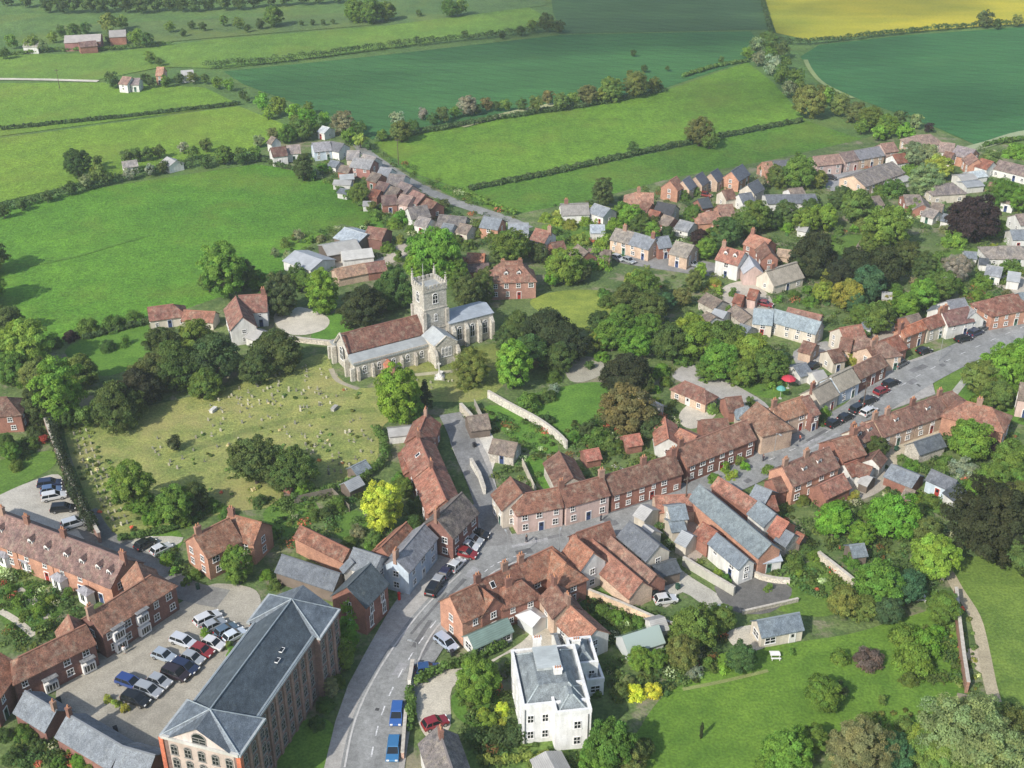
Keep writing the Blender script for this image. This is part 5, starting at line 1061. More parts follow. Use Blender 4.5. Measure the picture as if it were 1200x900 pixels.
# church surroundings, farm, manor
rows = [
    ((587, 312), (612, 311), (600, 331), 6.8, 3.4, 'red', 'brick', dict(name='manor_house', label='square brick manor house with red roof behind the church', hip='AB', dorm=((.2, .55), (.8, .55)), ch=(.1, .9), rcol=(.25, .12, .08), wcol=(.40, .2, .14), cat='house')),
    ((173, 361), (203, 357), 7, 3.2, 2.6, 'red', 'cream', dict(name='cottage', label='red-roofed cream cottage at the edge of the bright meadow', hip='B', rcol=(.27, .115, .08))),
    ((216, 364), (252, 366), 5.4, 2.6, 2.0, 'red', 'cream', dict(name='outbuilding', label='low red-roofed range between the meadow cottage and the gabled house', win=0, rcol=(.30, .13, .08))),
    ((280, 347), (312, 345), 8.4, 5.2, 3.6, 'red', 'white', dict(name='house', label='red-roofed white gabled house beside the gravel circle', rcol=(.25, .11, .08), ch=(.9,))),
    ((296, 385), (308, 389), 6, 2.6, 1.6, 'pale', 'white', dict(name='outhouse', label='white-roofed outhouse in front of the gabled house', win=0)),
    ((404, 267), (430, 275), 12, 3.6, 2.2, 'bslate', 'wood', dict(name='barn', label='blue-grey roofed farm barn nearest the meadow corner', win=0, rcol=(.30, .34, .37))),
    ((378, 288), (417, 281), 11, 3.4, 2.0, 'sheet', 'wood', dict(name='barn', label='long grey open-fronted farm barn', win=0, rcol=(.38, .37, .34))),
    ((400, 295), (435, 291), 8, 3.2, 1.8, 'pale', 'white', dict(name='barn', label='pale grey farm barn with white posts', win=0, rcol=(.50, .49, .45))),
    ((432, 266), (453, 269), 9, 4.4, 2.6, 'red', 'dbrick', dict(name='barn', label='rusty red-roofed farm barn at the right of the farmyard', win=0, rcol=(.22, .105, .075))),
    ((346, 294), (378, 305), 12, 3.4, 2.0, 'sheet', 'white', dict(name='barn', label='pale grey farm barn at the left of the farmyard', win=0, rcol=(.36, .38, .40))),
    ((392, 316), (427, 309), 7, 3.2, 2.2, 'orange', 'sand', dict(name='barn', label='low sandy brick farm range with orange roof', win=0, rcol=(.36, .22, .14))),
    ((429, 309), (450, 306), 7, 3.22, 2.2, 'red', 'brick', dict(name='barn', label='low red-brown farm range behind the church yews', win=0, rcol=(.22, .105, .08))),
    ((548, 297), (568, 298), 6, 3.0, 2.0, 'orange', 'obrick', dict(name='outbuilding', label='orange outbuilding behind the brick manor', win=0)),
    ((548, 311), (572, 309), 6, 2.6, 1.4, 'purple', 'brick', dict(name='outbuilding', label='dark-roofed outbuilding left of the brick manor', win=0, rcol=(.13, .09, .09))),
    ((628, 268), (645, 272), 8.2, 5.2, 3.0, 'red', 'white', dict(name='house', label='red gabled brick and white house behind the brick manor', ch=(.95,), rcol=(.27, .12, .085))),
    ((596, 262), (619, 262), 8, 4.2, 2.4, 'slate', 'white', dict(name='bungalow', label='slate-roofed bungalow beside the lane behind the manor', rcol=(.25, .27, .29))),
    ((567, 254), (588, 257), 8.4, 4.8, 2.8, 'slate', 'obrick', dict(name='house', label='slate-roofed house with orange brick gable beside the north lane')),
    ((515, 252), (547, 255), 9, 3.6, 2.8, 'gbrown', 'stone', dict(name='house', label='dark grey-brown roofed house in trees beside the north lane', rcol=(.145, .135, .13))),
    ((677, 287), (689, 296), 7, 4.4, 2.6, 'gbrown', 'brick', dict(name='house', label='brown-roofed house right of the bright manor tree')),
    ((690, 292), (716, 294), 7, 3.6, 2.4, 'gbrown', 'brick', dict(name='house', label='low brown-roofed house above the shaded car park', rcol=(.16, .12, .10))),
    ((722, 268), (743, 273), 8.4, 5.0, 3.0, 'gbrown', 'sand', dict(name='terrace_house', label='grey-brown roofed left half of the terrace above the car park', ch=(.5,), rcol=(.22, .2, .175))),
    ((743.5, 273), (768, 280), 8.4, 5.02, 3.0, 'slate', 'sand', dict(name='terrace_house', label='slate-roofed right half of the terrace above the car park', ch=(.9,), rcol=(.2, .215, .235))),
    ((768, 279), (783, 277), 7, 4.8, 2.8, 'slate', 'brick', dict(name='terrace_house', label='short slate-roofed brick gable at the end of the terrace', rcol=(.19, .21, .235))),
    ((792, 283), (813, 288), 9.6, 5.0, 3.2, 'gbrown', 'sand', dict(name='house', label='grey-brown roofed brick house right of the car park terrace', rcol=(.22, .2, .17))),
    ((657, 240), (689, 239), 9, 3.8, 2.8, 'thatch', 'white', dict(name='cottage', label='grey-roofed white cottage at the edge of the lower pasture', ch=(.2,), rcol=(.30, .28, .25))),
    ((697, 239), (715, 245), 8, 4.0, 2.4, 'slate', 'white', dict(name='cottage', label='slate-roofed white cottage right of the pasture-edge cottage', rcol=(.24, .26, .28))),
    ((692, 264), (708, 264), 7, 3.0, 1.8, 'slate', 'white', dict(name='outbuilding', label='pale slate outbuilding above the lime hedges', win=0, rcol=(.33, .37, .40))),
    ((744, 226), (766, 227), 9, 4.8, 3.0, 'orange', 'sand', dict(name='house', label='orange-brown brick house at the left of the slate gables', hip='A', ch=(.2,), rcol=(.33, .17, .11))),
    ((785, 212), (793, 207), 7.6, 5.4, 3.6, 'orange', 'obrick', dict(name='house', label='tall orange brick gabled house at the left of the slate gables', rcol=(.31, .14, .09))),
    ((771, 237), (792, 241), 8, 4.8, 3.0, 'dslate', 'cream', dict(name='house', label='cream house with near-black roof above the car park terrace', rcol=(.055, .055, .06))),
    ((800, 212), (808, 207), 6.6, 4.8, 3.4, 'dslate', 'sand', dict(name='estate_house', label='first slate gabled estate house from the left', rcol=(.12, .13, .16))),
    ((815, 207), (823, 202), 6.6, 4.8, 3.4, 'dslate', 'sand', dict(name='estate_house', label='second slate gabled estate house from the left', rcol=(.105, .11, .135))),
    ((833, 203), (841, 198), 6.6, 4.8, 3.4, 'dslate', 'sand', dict(name='estate_house', label='third slate gabled estate house from the left', rcol=(.09, .10, .125))),
    ((857, 201), (870, 193), 7.6, 5.2, 3.6, 'dslate', 'obrick', dict(name='estate_house', label='estate house with tall orange brick gable and slate roof', rcol=(.12, .13, .155))),
    ((876, 217), (888, 211), 7, 4.6, 3.2, 'dslate', 'cream', dict(name='estate_house', label='small cream gabled slate house in front of the orange gable', rcol=(.12, .13, .145))),
    ((866, 228), (880, 226), 7, 4, 2.6, 'dslate', 'white', dict(name='estate_house', label='small dark slate house beside the orange hipped pair', rcol=(.13, .14, .16))),
    ((893, 191), (904, 190), 8.2, 4.8, 3.2, 'orange', 'obrick', dict(name='estate_house', label='orange gabled house by the field right of the slate gables', rcol=(.38, .2, .12))),
    ((907, 189), (922, 188), 8, 4.2, 2.6, 'dslate', 'white', dict(name='estate_house', label='dark-roofed white house by the field edge', rcol=(.15, .15, .16))),
    ((827, 249), (841, 248), 8.6, 4.4, 2.8, 'red', 'obrick', dict(name='house', label='left house of the orange brick hipped pair among the trees', hip='A', rcol=(.30, .15, .10))),
    ((841, 241), (858, 240), 8.6, 5.0, 3.2, 'brown', 'obrick', dict(name='house', label='right house of the orange brick hipped pair among the trees', rcol=(.24, .135, .10))),
    ((797, 258), (813, 262), 8.6, 3, 2.2, 'slate', 'white', dict(name='bungalow', label='slate-roofed bungalow left of the orange hipped pair', rcol=(.22, .225, .23))),
    ((897, 229), (955, 228), 10, 4.0, 1.8, 'dslate', 'white', dict(name='long_block', label='long low slate block with white end wall', rcol=(.14, .15, .165), cat='building')),
    ((953, 184), (982, 181), 8.4, 5.0, 2.8, 'orange', 'pink', dict(name='terrace_house', label='pinkish roofed terrace with white bays by the upper pasture', rcol=(.31, .19, .145))),
    ((984, 180), (1000, 177), 8.4, 5.0, 2.8, 'purple', 'pink', dict(name='terrace_house', label='brown-purple roofed terrace house above the pale car park', rcol=(.2, .145, .13))),
    ((1001, 177), (1030, 172), 8.4, 5.0, 2.8, 'slate', 'sand', dict(name='terrace_house', label='slate-roofed terrace above the long dark roof', rcol=(.2, .195, .205))),
    ((1032, 169), (1047, 167), 8.4, 5.0, 2.8, 'red', 'pink', dict(name='terrace_house', label='red-roofed terrace house at the right end of the upper row', rcol=(.28, .16, .125))),
    ((1000, 206), (1046, 190), 13, 5.0, 3.2, 'gbrown', 'sand', dict(name='long_block', label='large dark brown-grey roofed block beside the pale car park', rcol=(.185, .165, .155), cat='building')),
    ((1036, 212), (1062, 206), 7, 3, .8, 'pale', 'white', dict(name='outbuilding', label='pale flat-roofed block in front of the large dark roof', win=0)),
    ((1073, 159), (1091, 158), 10, 4.6, 3.2, 'brown', 'sand', dict(name='house', label='brown hipped house at the corner of the big crop field', hip='AB', rcol=(.27, .19, .155))),
    ((1102, 167), (1119, 169), 9, 4.8, 3.0, 'brown', 'white', dict(name='house', label='pinkish brown roofed house right of the corner hipped house', rcol=(.27, .195, .165))),
    ((1122, 171), (1143, 176), 9.4, 4.8, 3.0, 'purple', 'obrick', dict(name='house', label='purple-grey roofed house with orange front near the crop field', rcol=(.21, .18, .19))),
    ((1171, 188), (1212, 198), 10, 3.6, 2.6, 'purple', 'white', dict(name='house', label='long purple-brown roofed white house at the upper right edge', rcol=(.20, .15, .135))),
    ((1100, 216), (1117, 215), 9, 4.0, 3.0, 'gbrown', 'cream', dict(name='house', label='brown hipped cream house behind the copper tree', hip='AB', rcol=(.19, .165, .16))),
    ((1059, 229), (1077, 229), 10, 3.0, 2.6, 'gbrown', 'brick', dict(name='bungalow', label='brown-roofed bungalow with dark gable left of the copper tree', rcol=(.23, .19, .165))),
    ((1086, 244), (1100, 248), 7, 3, 2, 'gbrown', 'white', dict(name='bungalow', label='small pale bungalow between the gabled bungalow and copper tree', rcol=(.26, .23, .21))),
    ((1136, 202), (1152, 200), 7, 2.8, 1.4, 'bslate', 'white', dict(name='outbuilding', label='pale blue-roofed outbuilding behind the copper tree', win=0, rcol=(.40, .45, .46))),
    ((1190, 252), (1214, 250), 9, 4, 2.6, 'brown', 'white', dict(name='house', label='brown-roofed white house at the right edge beside the copper tree', rcol=(.23, .18, .165))),
    ((1170, 289), (1196, 289), 11, 3.2, 2.6, 'gbrown', 'white', dict(name='bungalow', label='wide grey-brown bungalow near the right edge', hip='AB', rcol=(.24, .215, .19))),
    ((1157, 311), (1175, 314), 8, 3.4, 2.0, 'slate', 'white', dict(name='bungalow', label='slate-roofed white bungalow above the street-end houses', rcol=(.25, .26, .275))),
    ((1130, 295), (1144, 296), 6, 2.6, 1.4, 'slate', 'white', dict(name='outbuilding', label='small grey slate outbuilding left of the wide bungalow', win=0)),
    ((1098, 362), (1104, 356), 5, 3, 1.6, 'slate', 'white', dict(name='outhouse', label='small grey outhouse behind the street terrace', win=0)),
    ((912, 292), (927, 294), 7, 2.8, 1.4, 'orange', 'sand', dict(name='outbuilding', label='pale orange outbuilding behind the thatched cottage', win=0, rcol=(.42, .3, .2))),
    ((936, 254), (946, 256), 6, 3, 1.6, 'gbrown', 'white', dict(name='outhouse', label='grey outhouse among trees below the long low block', win=0)),
    # north lane village
    ((317, 174), (334, 172), 8, 4.4, 2.8, 'red', 'white', dict(name='cottage', label='white cottage with dark red roof at the head of the meadow', rcol=(.15, .075, .06))),
    ((336, 171), (351, 170), 8, 4.0, 2.6, 'gbrown', 'white', dict(name='cottage', label='pale-roofed white cottage joined to the dark red roof', rcol=(.30, .25, .23))),
    ((366, 168), (386, 166), 8.6, 4.6, 2.8, 'slate', 'blue', dict(name='cottage', label='slate-roofed pale blue cottage in the north lane hamlet', rcol=(.25, .24, .25))),
    ((388, 166), (403, 169), 8, 4.4, 2.6, 'dslate', 'white', dict(name='cottage', label='dark slate cottage right of the pale blue one', rcol=(.15, .15, .16))),
    ((407, 177), (421, 177), 8, 4.4, 2.6, 'gbrown', 'cream', dict(name='cottage', label='grey-roofed cream cottage behind the brick lane house', rcol=(.27, .255, .245))),
    ((415, 185), (438, 188), 8.4, 5.0, 2.8, 'slate', 'brick', dict(name='house', label='brick house with white windows in the north lane hamlet', rcol=(.24, .235, .235), wcol=(.34, .15, .12))),
    ((426, 181), (441, 185), 7, 4.0, 2.4, 'gbrown', 'white', dict(name='cottage', label='grey-roofed white cottage nearest the lane bend', rcol=(.27, .25, .24))),
    ((446, 196), (459, 198), 8, 4.4, 2.8, 'slate', 'white', dict(name='cottage', label='slate cottage with white gable halfway along the north lane', rcol=(.23, .235, .25))),
    ((457, 204), (475, 206), 10, 4.4, 3.2, 'gbrown', 'white', dict(name='house', label='large dark-roofed house halfway along the north lane', rcol=(.20, .18, .175))),
    ((470, 213), (483, 218), 8, 4.4, 2.8, 'purple', 'pink', dict(name='house', label='purple-roofed pink house halfway along the north lane', rcol=(.21, .165, .155))),
    ((447, 230), (464, 229), 8, 4.2, 2.4, 'purple', 'brick', dict(name='house', label='dull red brick house on the field side of the north lane', rcol=(.2, .125, .11))),
    ((470, 228), (484, 231), 8, 4.4, 2.4, 'orange', 'pink', dict(name='house', label='pinkish roofed house in the middle of the north lane', rcol=(.28, .19, .16))),
    ((484, 223), (498, 229), 8, 4.6, 2.8, 'red', 'brick', dict(name='house', label='red brick house closest to the north lane road', rcol=(.23, .125, .105))),
    ((478, 244), (500, 241), 9, 4.4, 3.0, 'gbrown', 'white', dict(name='house', label='dark grey-roofed house at the lower end of the north lane', rcol=(.175, .16, .155))),
    ((491, 254), (505, 257), 7, 3.6, 2.2, 'gbrown', 'white', dict(name='cottage', label='pale cottage below the dark grey-roofed north lane house', rcol=(.22, .2, .19))),
    ((398, 205), (414, 204), 6, 2.4, 1.2, 'sheet', 'wood', dict(name='shed', label='upper grey shed on the hamlet edge of the bright meadow', win=0, rcol=(.40, .42, .41))),
    ((392, 211), (412, 212), 5, 2.4, 1.0, 'pale', 'white', dict(name='shed', label='long pale shed on the hamlet edge of the bright meadow', win=0)),
    ((399, 221), (410, 223), 5, 2.4, 1.0, 'slate', 'white', dict(name='shed', label='small dark shed on the hamlet edge of the bright meadow', win=0)),
    ((426, 236), (437, 236), 5, 2.4, 1.0, 'pale', 'white', dict(name='shed', label='pale shed at the lower hamlet edge of the bright meadow', win=0)),
    ((378, 148), (386, 150), 7, 3.6, 1.8, 'slate', 'white', dict(name='cottage', label='tiny white cottage in the trees at the top of the north lane', rcol=(.4, .42, .42))),
    ((318, 160), (323, 162), 5, 4.4, 2.4, 'gbrown', 'white', dict(name='cottage', label='narrow white cottage left of the lime trees', win=0)),
    ((143, 190), (160, 188), 7, 3, 1.6, 'gbrown', 'white', dict(name='cottage', label='pale cottage hidden in the hedge of the bright meadow', win=0, rcol=(.28, .26, .24))),
    ((196, 184), (206, 189), 7, 2.8, 1.8, 'pale', 'white', dict(name='barn', label='pale roofed barn by the hedge of the bright meadow', win=0)),
    # far farms
    ((76, 42), (118, 40), 16, 5, 2.6, 'pale', 'brick', dict(name='barn', label='long pale-roofed red barn of the far farm', win=0, rcol=(.42, .37, .33), wcol=(.30, .13, .12))),
    ((128, 36), (147, 35), 14, 5, 2.6, 'sheet', 'brick', dict(name='barn', label='grey-roofed barn at the right of the far farm', win=0, rcol=(.34, .31, .28))),
    ((92, 50), (112, 48), 8, 4, 2, 'red', 'brick', dict(name='barn', label='low red barn in front of the far farm', win=0, rcol=(.2, .11, .1))),
    ((29, 49), (46, 49), 8, 4, 2, 'gbrown', 'white', dict(name='house', label='pale house left of the far farm barns', win=0, rcol=(.32, .31, .27))),
    ((144, 90), (154, 91), 9, 4.6, 2.8, 'orange', 'white', dict(name='house', label='pinkish house with white end by the far field track', rcol=(.30, .18, .14))),
    ((155, 92), (164, 92), 8, 4, 2.4, 'purple', 'white', dict(name='house', label='white fronted house by the far field track', rcol=(.25, .2, .2))),
    ((184, 79), (192, 79), 9, 5.4, 3.4, 'orange', 'obrick', dict(name='house', label='tall orange brick house by the far crop field corner', rcol=(.38, .19, .12))),
    ((212, 83), (226, 82), 8, 3.6, 2, 'pale', 'white', dict(name='bungalow', label='pale bungalow by the far crop field corner', win=0)),
]
rows += [((1122, 206), (1140, 204), 7, 3, 1, 'pale', 'white', dict(name='outbuilding', win=0)), ((1128, 214), (1148, 212), 7, 2.8, 1, 'sheet', 'white', dict(name='outbuilding', win=0)), ((1093, 238), (1106, 240), 7, 3.4, 2, 'gbrown', 'white', dict(name='bungalow')), ((1106, 251), (1116, 253), 6, 3, 1.8, 'slate', 'white', dict(name='bungalow', win=0)),
    ((938, 263), (948, 265), 6, 2.6, 1.4, 'pale', 'white', dict(name='shed', win=0)), ((1008, 283), (1016, 285), 5, 2.4, 1.2, 'gbrown', 'wood', dict(name='shed', win=0)), ((1012, 374), (1023, 376), 5, 2.6, 1.6, 'slate', 'white', dict(name='shed', win=0)), ((1034, 342), (1045, 343), 5, 2.4, 1.2, 'pale', 'cream', dict(name='shed', win=0)),
    ((1108, 322), (1120, 324), 6, 2.4, 1.0, 'pale', 'cream', dict(name='shed', win=0)), ((1062, 372), (1076, 368), 7, 4, 2.2, 'gbrown', 'brick', dict(name='outbuilding', win=0)), ((1182, 318), (1196, 320), 7, 3.4, 2, 'sheet', 'white', dict(name='bungalow', win=0)), ((1148, 303), (1158, 304), 5, 2.6, 1.2, 'dslate', 'white', dict(name='shed', win=0)),
    ((762, 246), (774, 249), 7, 4.2, 2.4, 'red', 'brick', dict(name='house')), ((752, 236), (764, 239), 8, 4.6, 2.8, 'brown', 'brick', dict(name='house')), ((818, 234), (830, 232), 7, 4.4, 2.6, 'dslate', 'brick', dict(name='house')), ((846, 224), (858, 222), 7, 4.2, 2.6, 'brown', 'cream', dict(name='house')), ((778, 252), (790, 256), 7, 4.2, 2.4, 'gbrown', 'brick', dict(name='house')),
    ((924, 222), (940, 220), 8, 4, 2.4, 'gbrown', 'white', dict(name='house')), ((1016, 232), (1030, 230), 8, 4, 2.4, 'gbrown', 'cream', dict(name='bungalow')), ((1040, 246), (1052, 247), 7, 3.4, 2, 'brown', 'white', dict(name='bungalow')), ((1046, 182), (1060, 180), 8, 4.6, 2.6, 'red', 'white', dict(name='house')), ((1062, 176), (1074, 175), 7, 4.6, 2.6, 'brown', 'brick', dict(name='house')),
    ((1150, 186), (1164, 190), 8, 4.4, 2.6, 'red', 'white', dict(name='house')), ((1108, 178), (1118, 180), 7, 4, 2.2, 'brown', 'cream', dict(name='house')), ((1160, 214), (1174, 217), 8, 4, 2.4, 'brown', 'white', dict(name='bungalow')), ((1178, 228), (1192, 231), 7, 4, 2.2, 'gbrown', 'white', dict(name='bungalow')), ((1184, 270), (1200, 270), 8, 4, 2.2, 'slate', 'white', dict(name='bungalow')),
    ((986, 396), (999, 398), 6, 4, 2.2, 'brown', 'sand', dict(name='outbuilding')), ((1016, 408), (1028, 404), 7, 4.4, 2.6, 'brown', 'sand', dict(name='house', ch=(.5,))), ((1040, 398), (1052, 393), 7, 4.2, 2.6, 'red', 'brick', dict(name='house')), ((970, 412), (984, 409), 6, 3.6, 2, 'brown', 'cream', dict(name='outbuilding')), ((942, 400), (956, 404), 6, 3, 1.8, 'brown', 'sand', dict(name='outbuilding')), ((862, 345), (872, 347), 5, 2.8, 1.6, 'red', 'brick', dict(name='outhouse', win=0)), ((838, 362), (852, 366), 6, 2.8, 1.6, 'sheet', 'white', dict(name='outbuilding', win=0)),
    ((828, 366), (838, 372), 6, 3, 1.6, 'gbrown', 'white', dict(name='outbuilding', win=0)), ((868, 380), (880, 384), 6, 3, 1.6, 'slate', 'cream', dict(name='outbuilding', win=0)), ((646, 285), (660, 283), 6, 3.4, 2, 'brown', 'brick', dict(name='outbuilding', win=0)), ((612, 280), (624, 283), 6, 3.4, 2, 'slate', 'brick', dict(name='outbuilding', win=0)), ((536, 300), (546, 303), 5, 2.6, 1.6, 'red', 'brick', dict(name='shed', win=0)), ((520, 262), (532, 264), 7, 3.8, 2.2, 'slate', 'white', dict(name='cottage')), ((540, 262), (553, 265), 7, 3.8, 2.2, 'gbrown', 'cream', dict(name='cottage')),
    ((436, 202), (447, 205), 7, 4.2, 2.4, 'gbrown', 'brick', dict(name='cottage')), ((444, 213), (456, 216), 7, 4, 2.4, 'purple', 'white', dict(name='cottage')), ((458, 219), (469, 222), 7, 4, 2.4, 'gbrown', 'brick', dict(name='cottage')), ((436, 222), (446, 224), 6, 3, 2, 'red', 'brick', dict(name='outbuilding', win=0)), ((500, 233), (512, 238), 7, 4.2, 2.4, 'brown', 'brick', dict(name='cottage')), ((388, 188), (398, 190), 6, 3, 1.6, 'slate', 'white', dict(name='outbuilding', win=0)), ((400, 194), (412, 196), 6, 3, 1.8, 'gbrown', 'brick', dict(name='outbuilding', win=0)),
    ((905, 562), (915, 559), 5, 3.4, 1.8, 'brown', 'brick', dict(name='outhouse', win=0)), ((990, 545), (1004, 540), 5, 3.2, 1.8, 'red', 'white', dict(name='outhouse', win=0)), ((1012, 556), (1022, 560), 4, 2.4, 1.2, 'pale', 'wood', dict(name='shed', win=0)), ((1062, 572), (1072, 576), 4, 2.4, 1.2, 'gbrown', 'brick', dict(name='shed', win=0)), ((756, 615), (766, 622), 4.5, 3, 1.4, 'pale', 'cream', dict(name='outbuilding', win=0)), ((800, 622), (812, 628), 4.5, 2.8, 1.4, 'sheet', 'cream', dict(name='outbuilding', win=0))]
Hs(rows, 'house')
wing('square brick manor house with red roof behind the church', (589, 307), (610, 306.5), 6, 6.2, 3.2, 'red', 'brick', win=0, hip='AB', rcol=(.25, .12, .08))
wing('red-roofed white gabled house beside the gravel circle', (276, 348), (284, 372), 7.0, 5.0, 3.4, 'red', 'white', rcol=(.26, .12, .085))
wing('purple-grey roofed house with orange front near the crop field', (1138, 180), (1146, 187), 7, 4.6, 2.6, 'red', 'obrick', rcol=(.3, .17, .13))
wing('left house of the orange brick hipped pair among the trees', (837, 247), (846, 256), 6, 4.2, 2.4, 'red', 'obrick', rcol=(.30, .15, .10))
wing('brown-roofed bungalow with dark gable left of the copper tree', (1078, 230), (1082, 240), 7, 2.9, 2.4, 'gbrown', 'brick', rcol=(.23, .19, .165))
# ------------------------------------------------------------------ trees: (crown centre x, y, crown width, kind, colour)
T_FAR = """14,48,16,s,m 5,62,14,s,d 38,50,20,s,o 50,54,14,s,g 62,43,13,s,b 72,36,14,s,d 86,36,18,s,d 100,33,14,s,d 127,27,24,s,o 142,26,16,s,o 160,43,20,s,b 172,46,18,s,d 127,45,9,s,z 175,67,15,s,m 186,72,10,s,m
199,31,13,s,m 214,38,9,s,m 224,29,10,s,m 237,31,10,s,m 262,24,13,s,m 279,27,14,s,m 290,33,9,s,m 320,19,24,r,m 304,28,12,s,m 353,27,6,s,m 366,26,7,s,m 379,26,7,s,m 390,25,6,s,m 416,12,26,r,m 435,13,28,r,m 453,13,22,r,m 491,15,8,s,m 526,10,20,r,m 540,9,18,r,m
131,93,19,s,d 170,92,12,s,d 178,96,12,s,m 193,95,14,s,m 210,92,12,s,m 225,91,14,s,o 240,92,12,s,m 254,97,14,s,b 268,99,14,s,b 284,111,11,s,g 290,116,8,s,p 140,98,8,s,m 640,26,22,s,d 624,30,14,s,o 655,31,15,s,d 610,36,12,s,m 588,41,9,s,o 545,40,9,s,o 488,46,8,s,m 1155,22,20,s,d 1192,24,14,s,o 1170,28,12,s,d"""
T_BAND = """55,4,20 72,6,18 88,3,22 104,4,20 118,6,18 132,2,18 148,4,20 164,5,20 181,2,20 197,3,18 213,5,16 228,3,20 244,2,18 262,1,20 280,2,18 298,-1,18 316,-2,18 335,-3,18 354,-4,18 374,-5,18 395,-6,18 30,-2,20 8,-4,20 66,-6,20 110,-8,20 160,-7,20 205,-8,20 250,-9,20 300,-11,20"""
T_MID = """90,190,32,r,d 115,188,12,s,d 148,183,16,s,d 160,181,16,s,d 172,180,16,s,d 186,177,16,s,d 116,203,24,s,o 82,220,16,s,d 100,213,18,s,g 126,209,14,s,d 150,204,14,s,p 175,199,14,s,p 215,173,13,s,p 226,178,16,s,m 241,170,16,s,d 262,181,22,r,m 283,182,20,s,d 299,179,16,s,m 55,230,14,s,d 25,240,14,s,d 4,248,16,s,d 190,196,14,s,d 240,190,14,s,d
308,118,20,s,b 326,124,22,r,b 345,131,18,s,b 360,139,24,r,b 380,138,15,s,b 402,143,28,r,g 420,151,20,s,d 409,160,20,s,b 422,165,17,s,l 336,157,22,r,m 353,152,26,r,m 320,157,15,s,z 303,165,14,s,g 430,170,12,s,d 372,152,14,s,m 346,143,16,s,o 314,133,14,s,l 362,126,14,s,m
466,140,20,s,p 470,153,26,r,o 484,148,16,s,d 495,133,14,s,p 508,139,14,s,d 520,134,18,s,d 533,131,14,s,m 548,123,24,r,p 559,128,12,s,d 570,122,16,s,z 582,124,12,s,m 592,123,14,s,m 612,122,14,s,d 628,122,20,s,o 643,114,16,s,z 658,119,22,r,o 672,116,16,s,o 688,111,26,r,z 702,112,18,s,o 716,104,32,r,o 745,98,34,r,o 766,99,18,s,o 773,102,9,s,p 448,158,14,s,m
742,173,17,r,d 820,154,34,w,z 832,163,22,w,o 782,80,6,s,d 845,70,8,s,m
886,54,20,s,g 900,48,24,r,m 916,58,20,s,d 905,76,24,s,p 915,87,22,s,m 933,92,24,s,m 925,104,20,s,g 890,68,18,s,g 902,62,16,s,m 920,74,18,s,m 938,104,18,s,m 950,119,44,r,o 970,112,22,s,b 985,122,30,r,o 1003,131,28,r,z 1021,139,32,r,m 1040,147,30,r,b 1056,140,20,s,d 1075,142,17,s,g 1089,150,12,s,c 1060,155,22,s,b 1030,156,18,s,b 1010,148,18,s,m
742,62,8,s,d 755,80,9,s,d 876,62,14,s,m"""
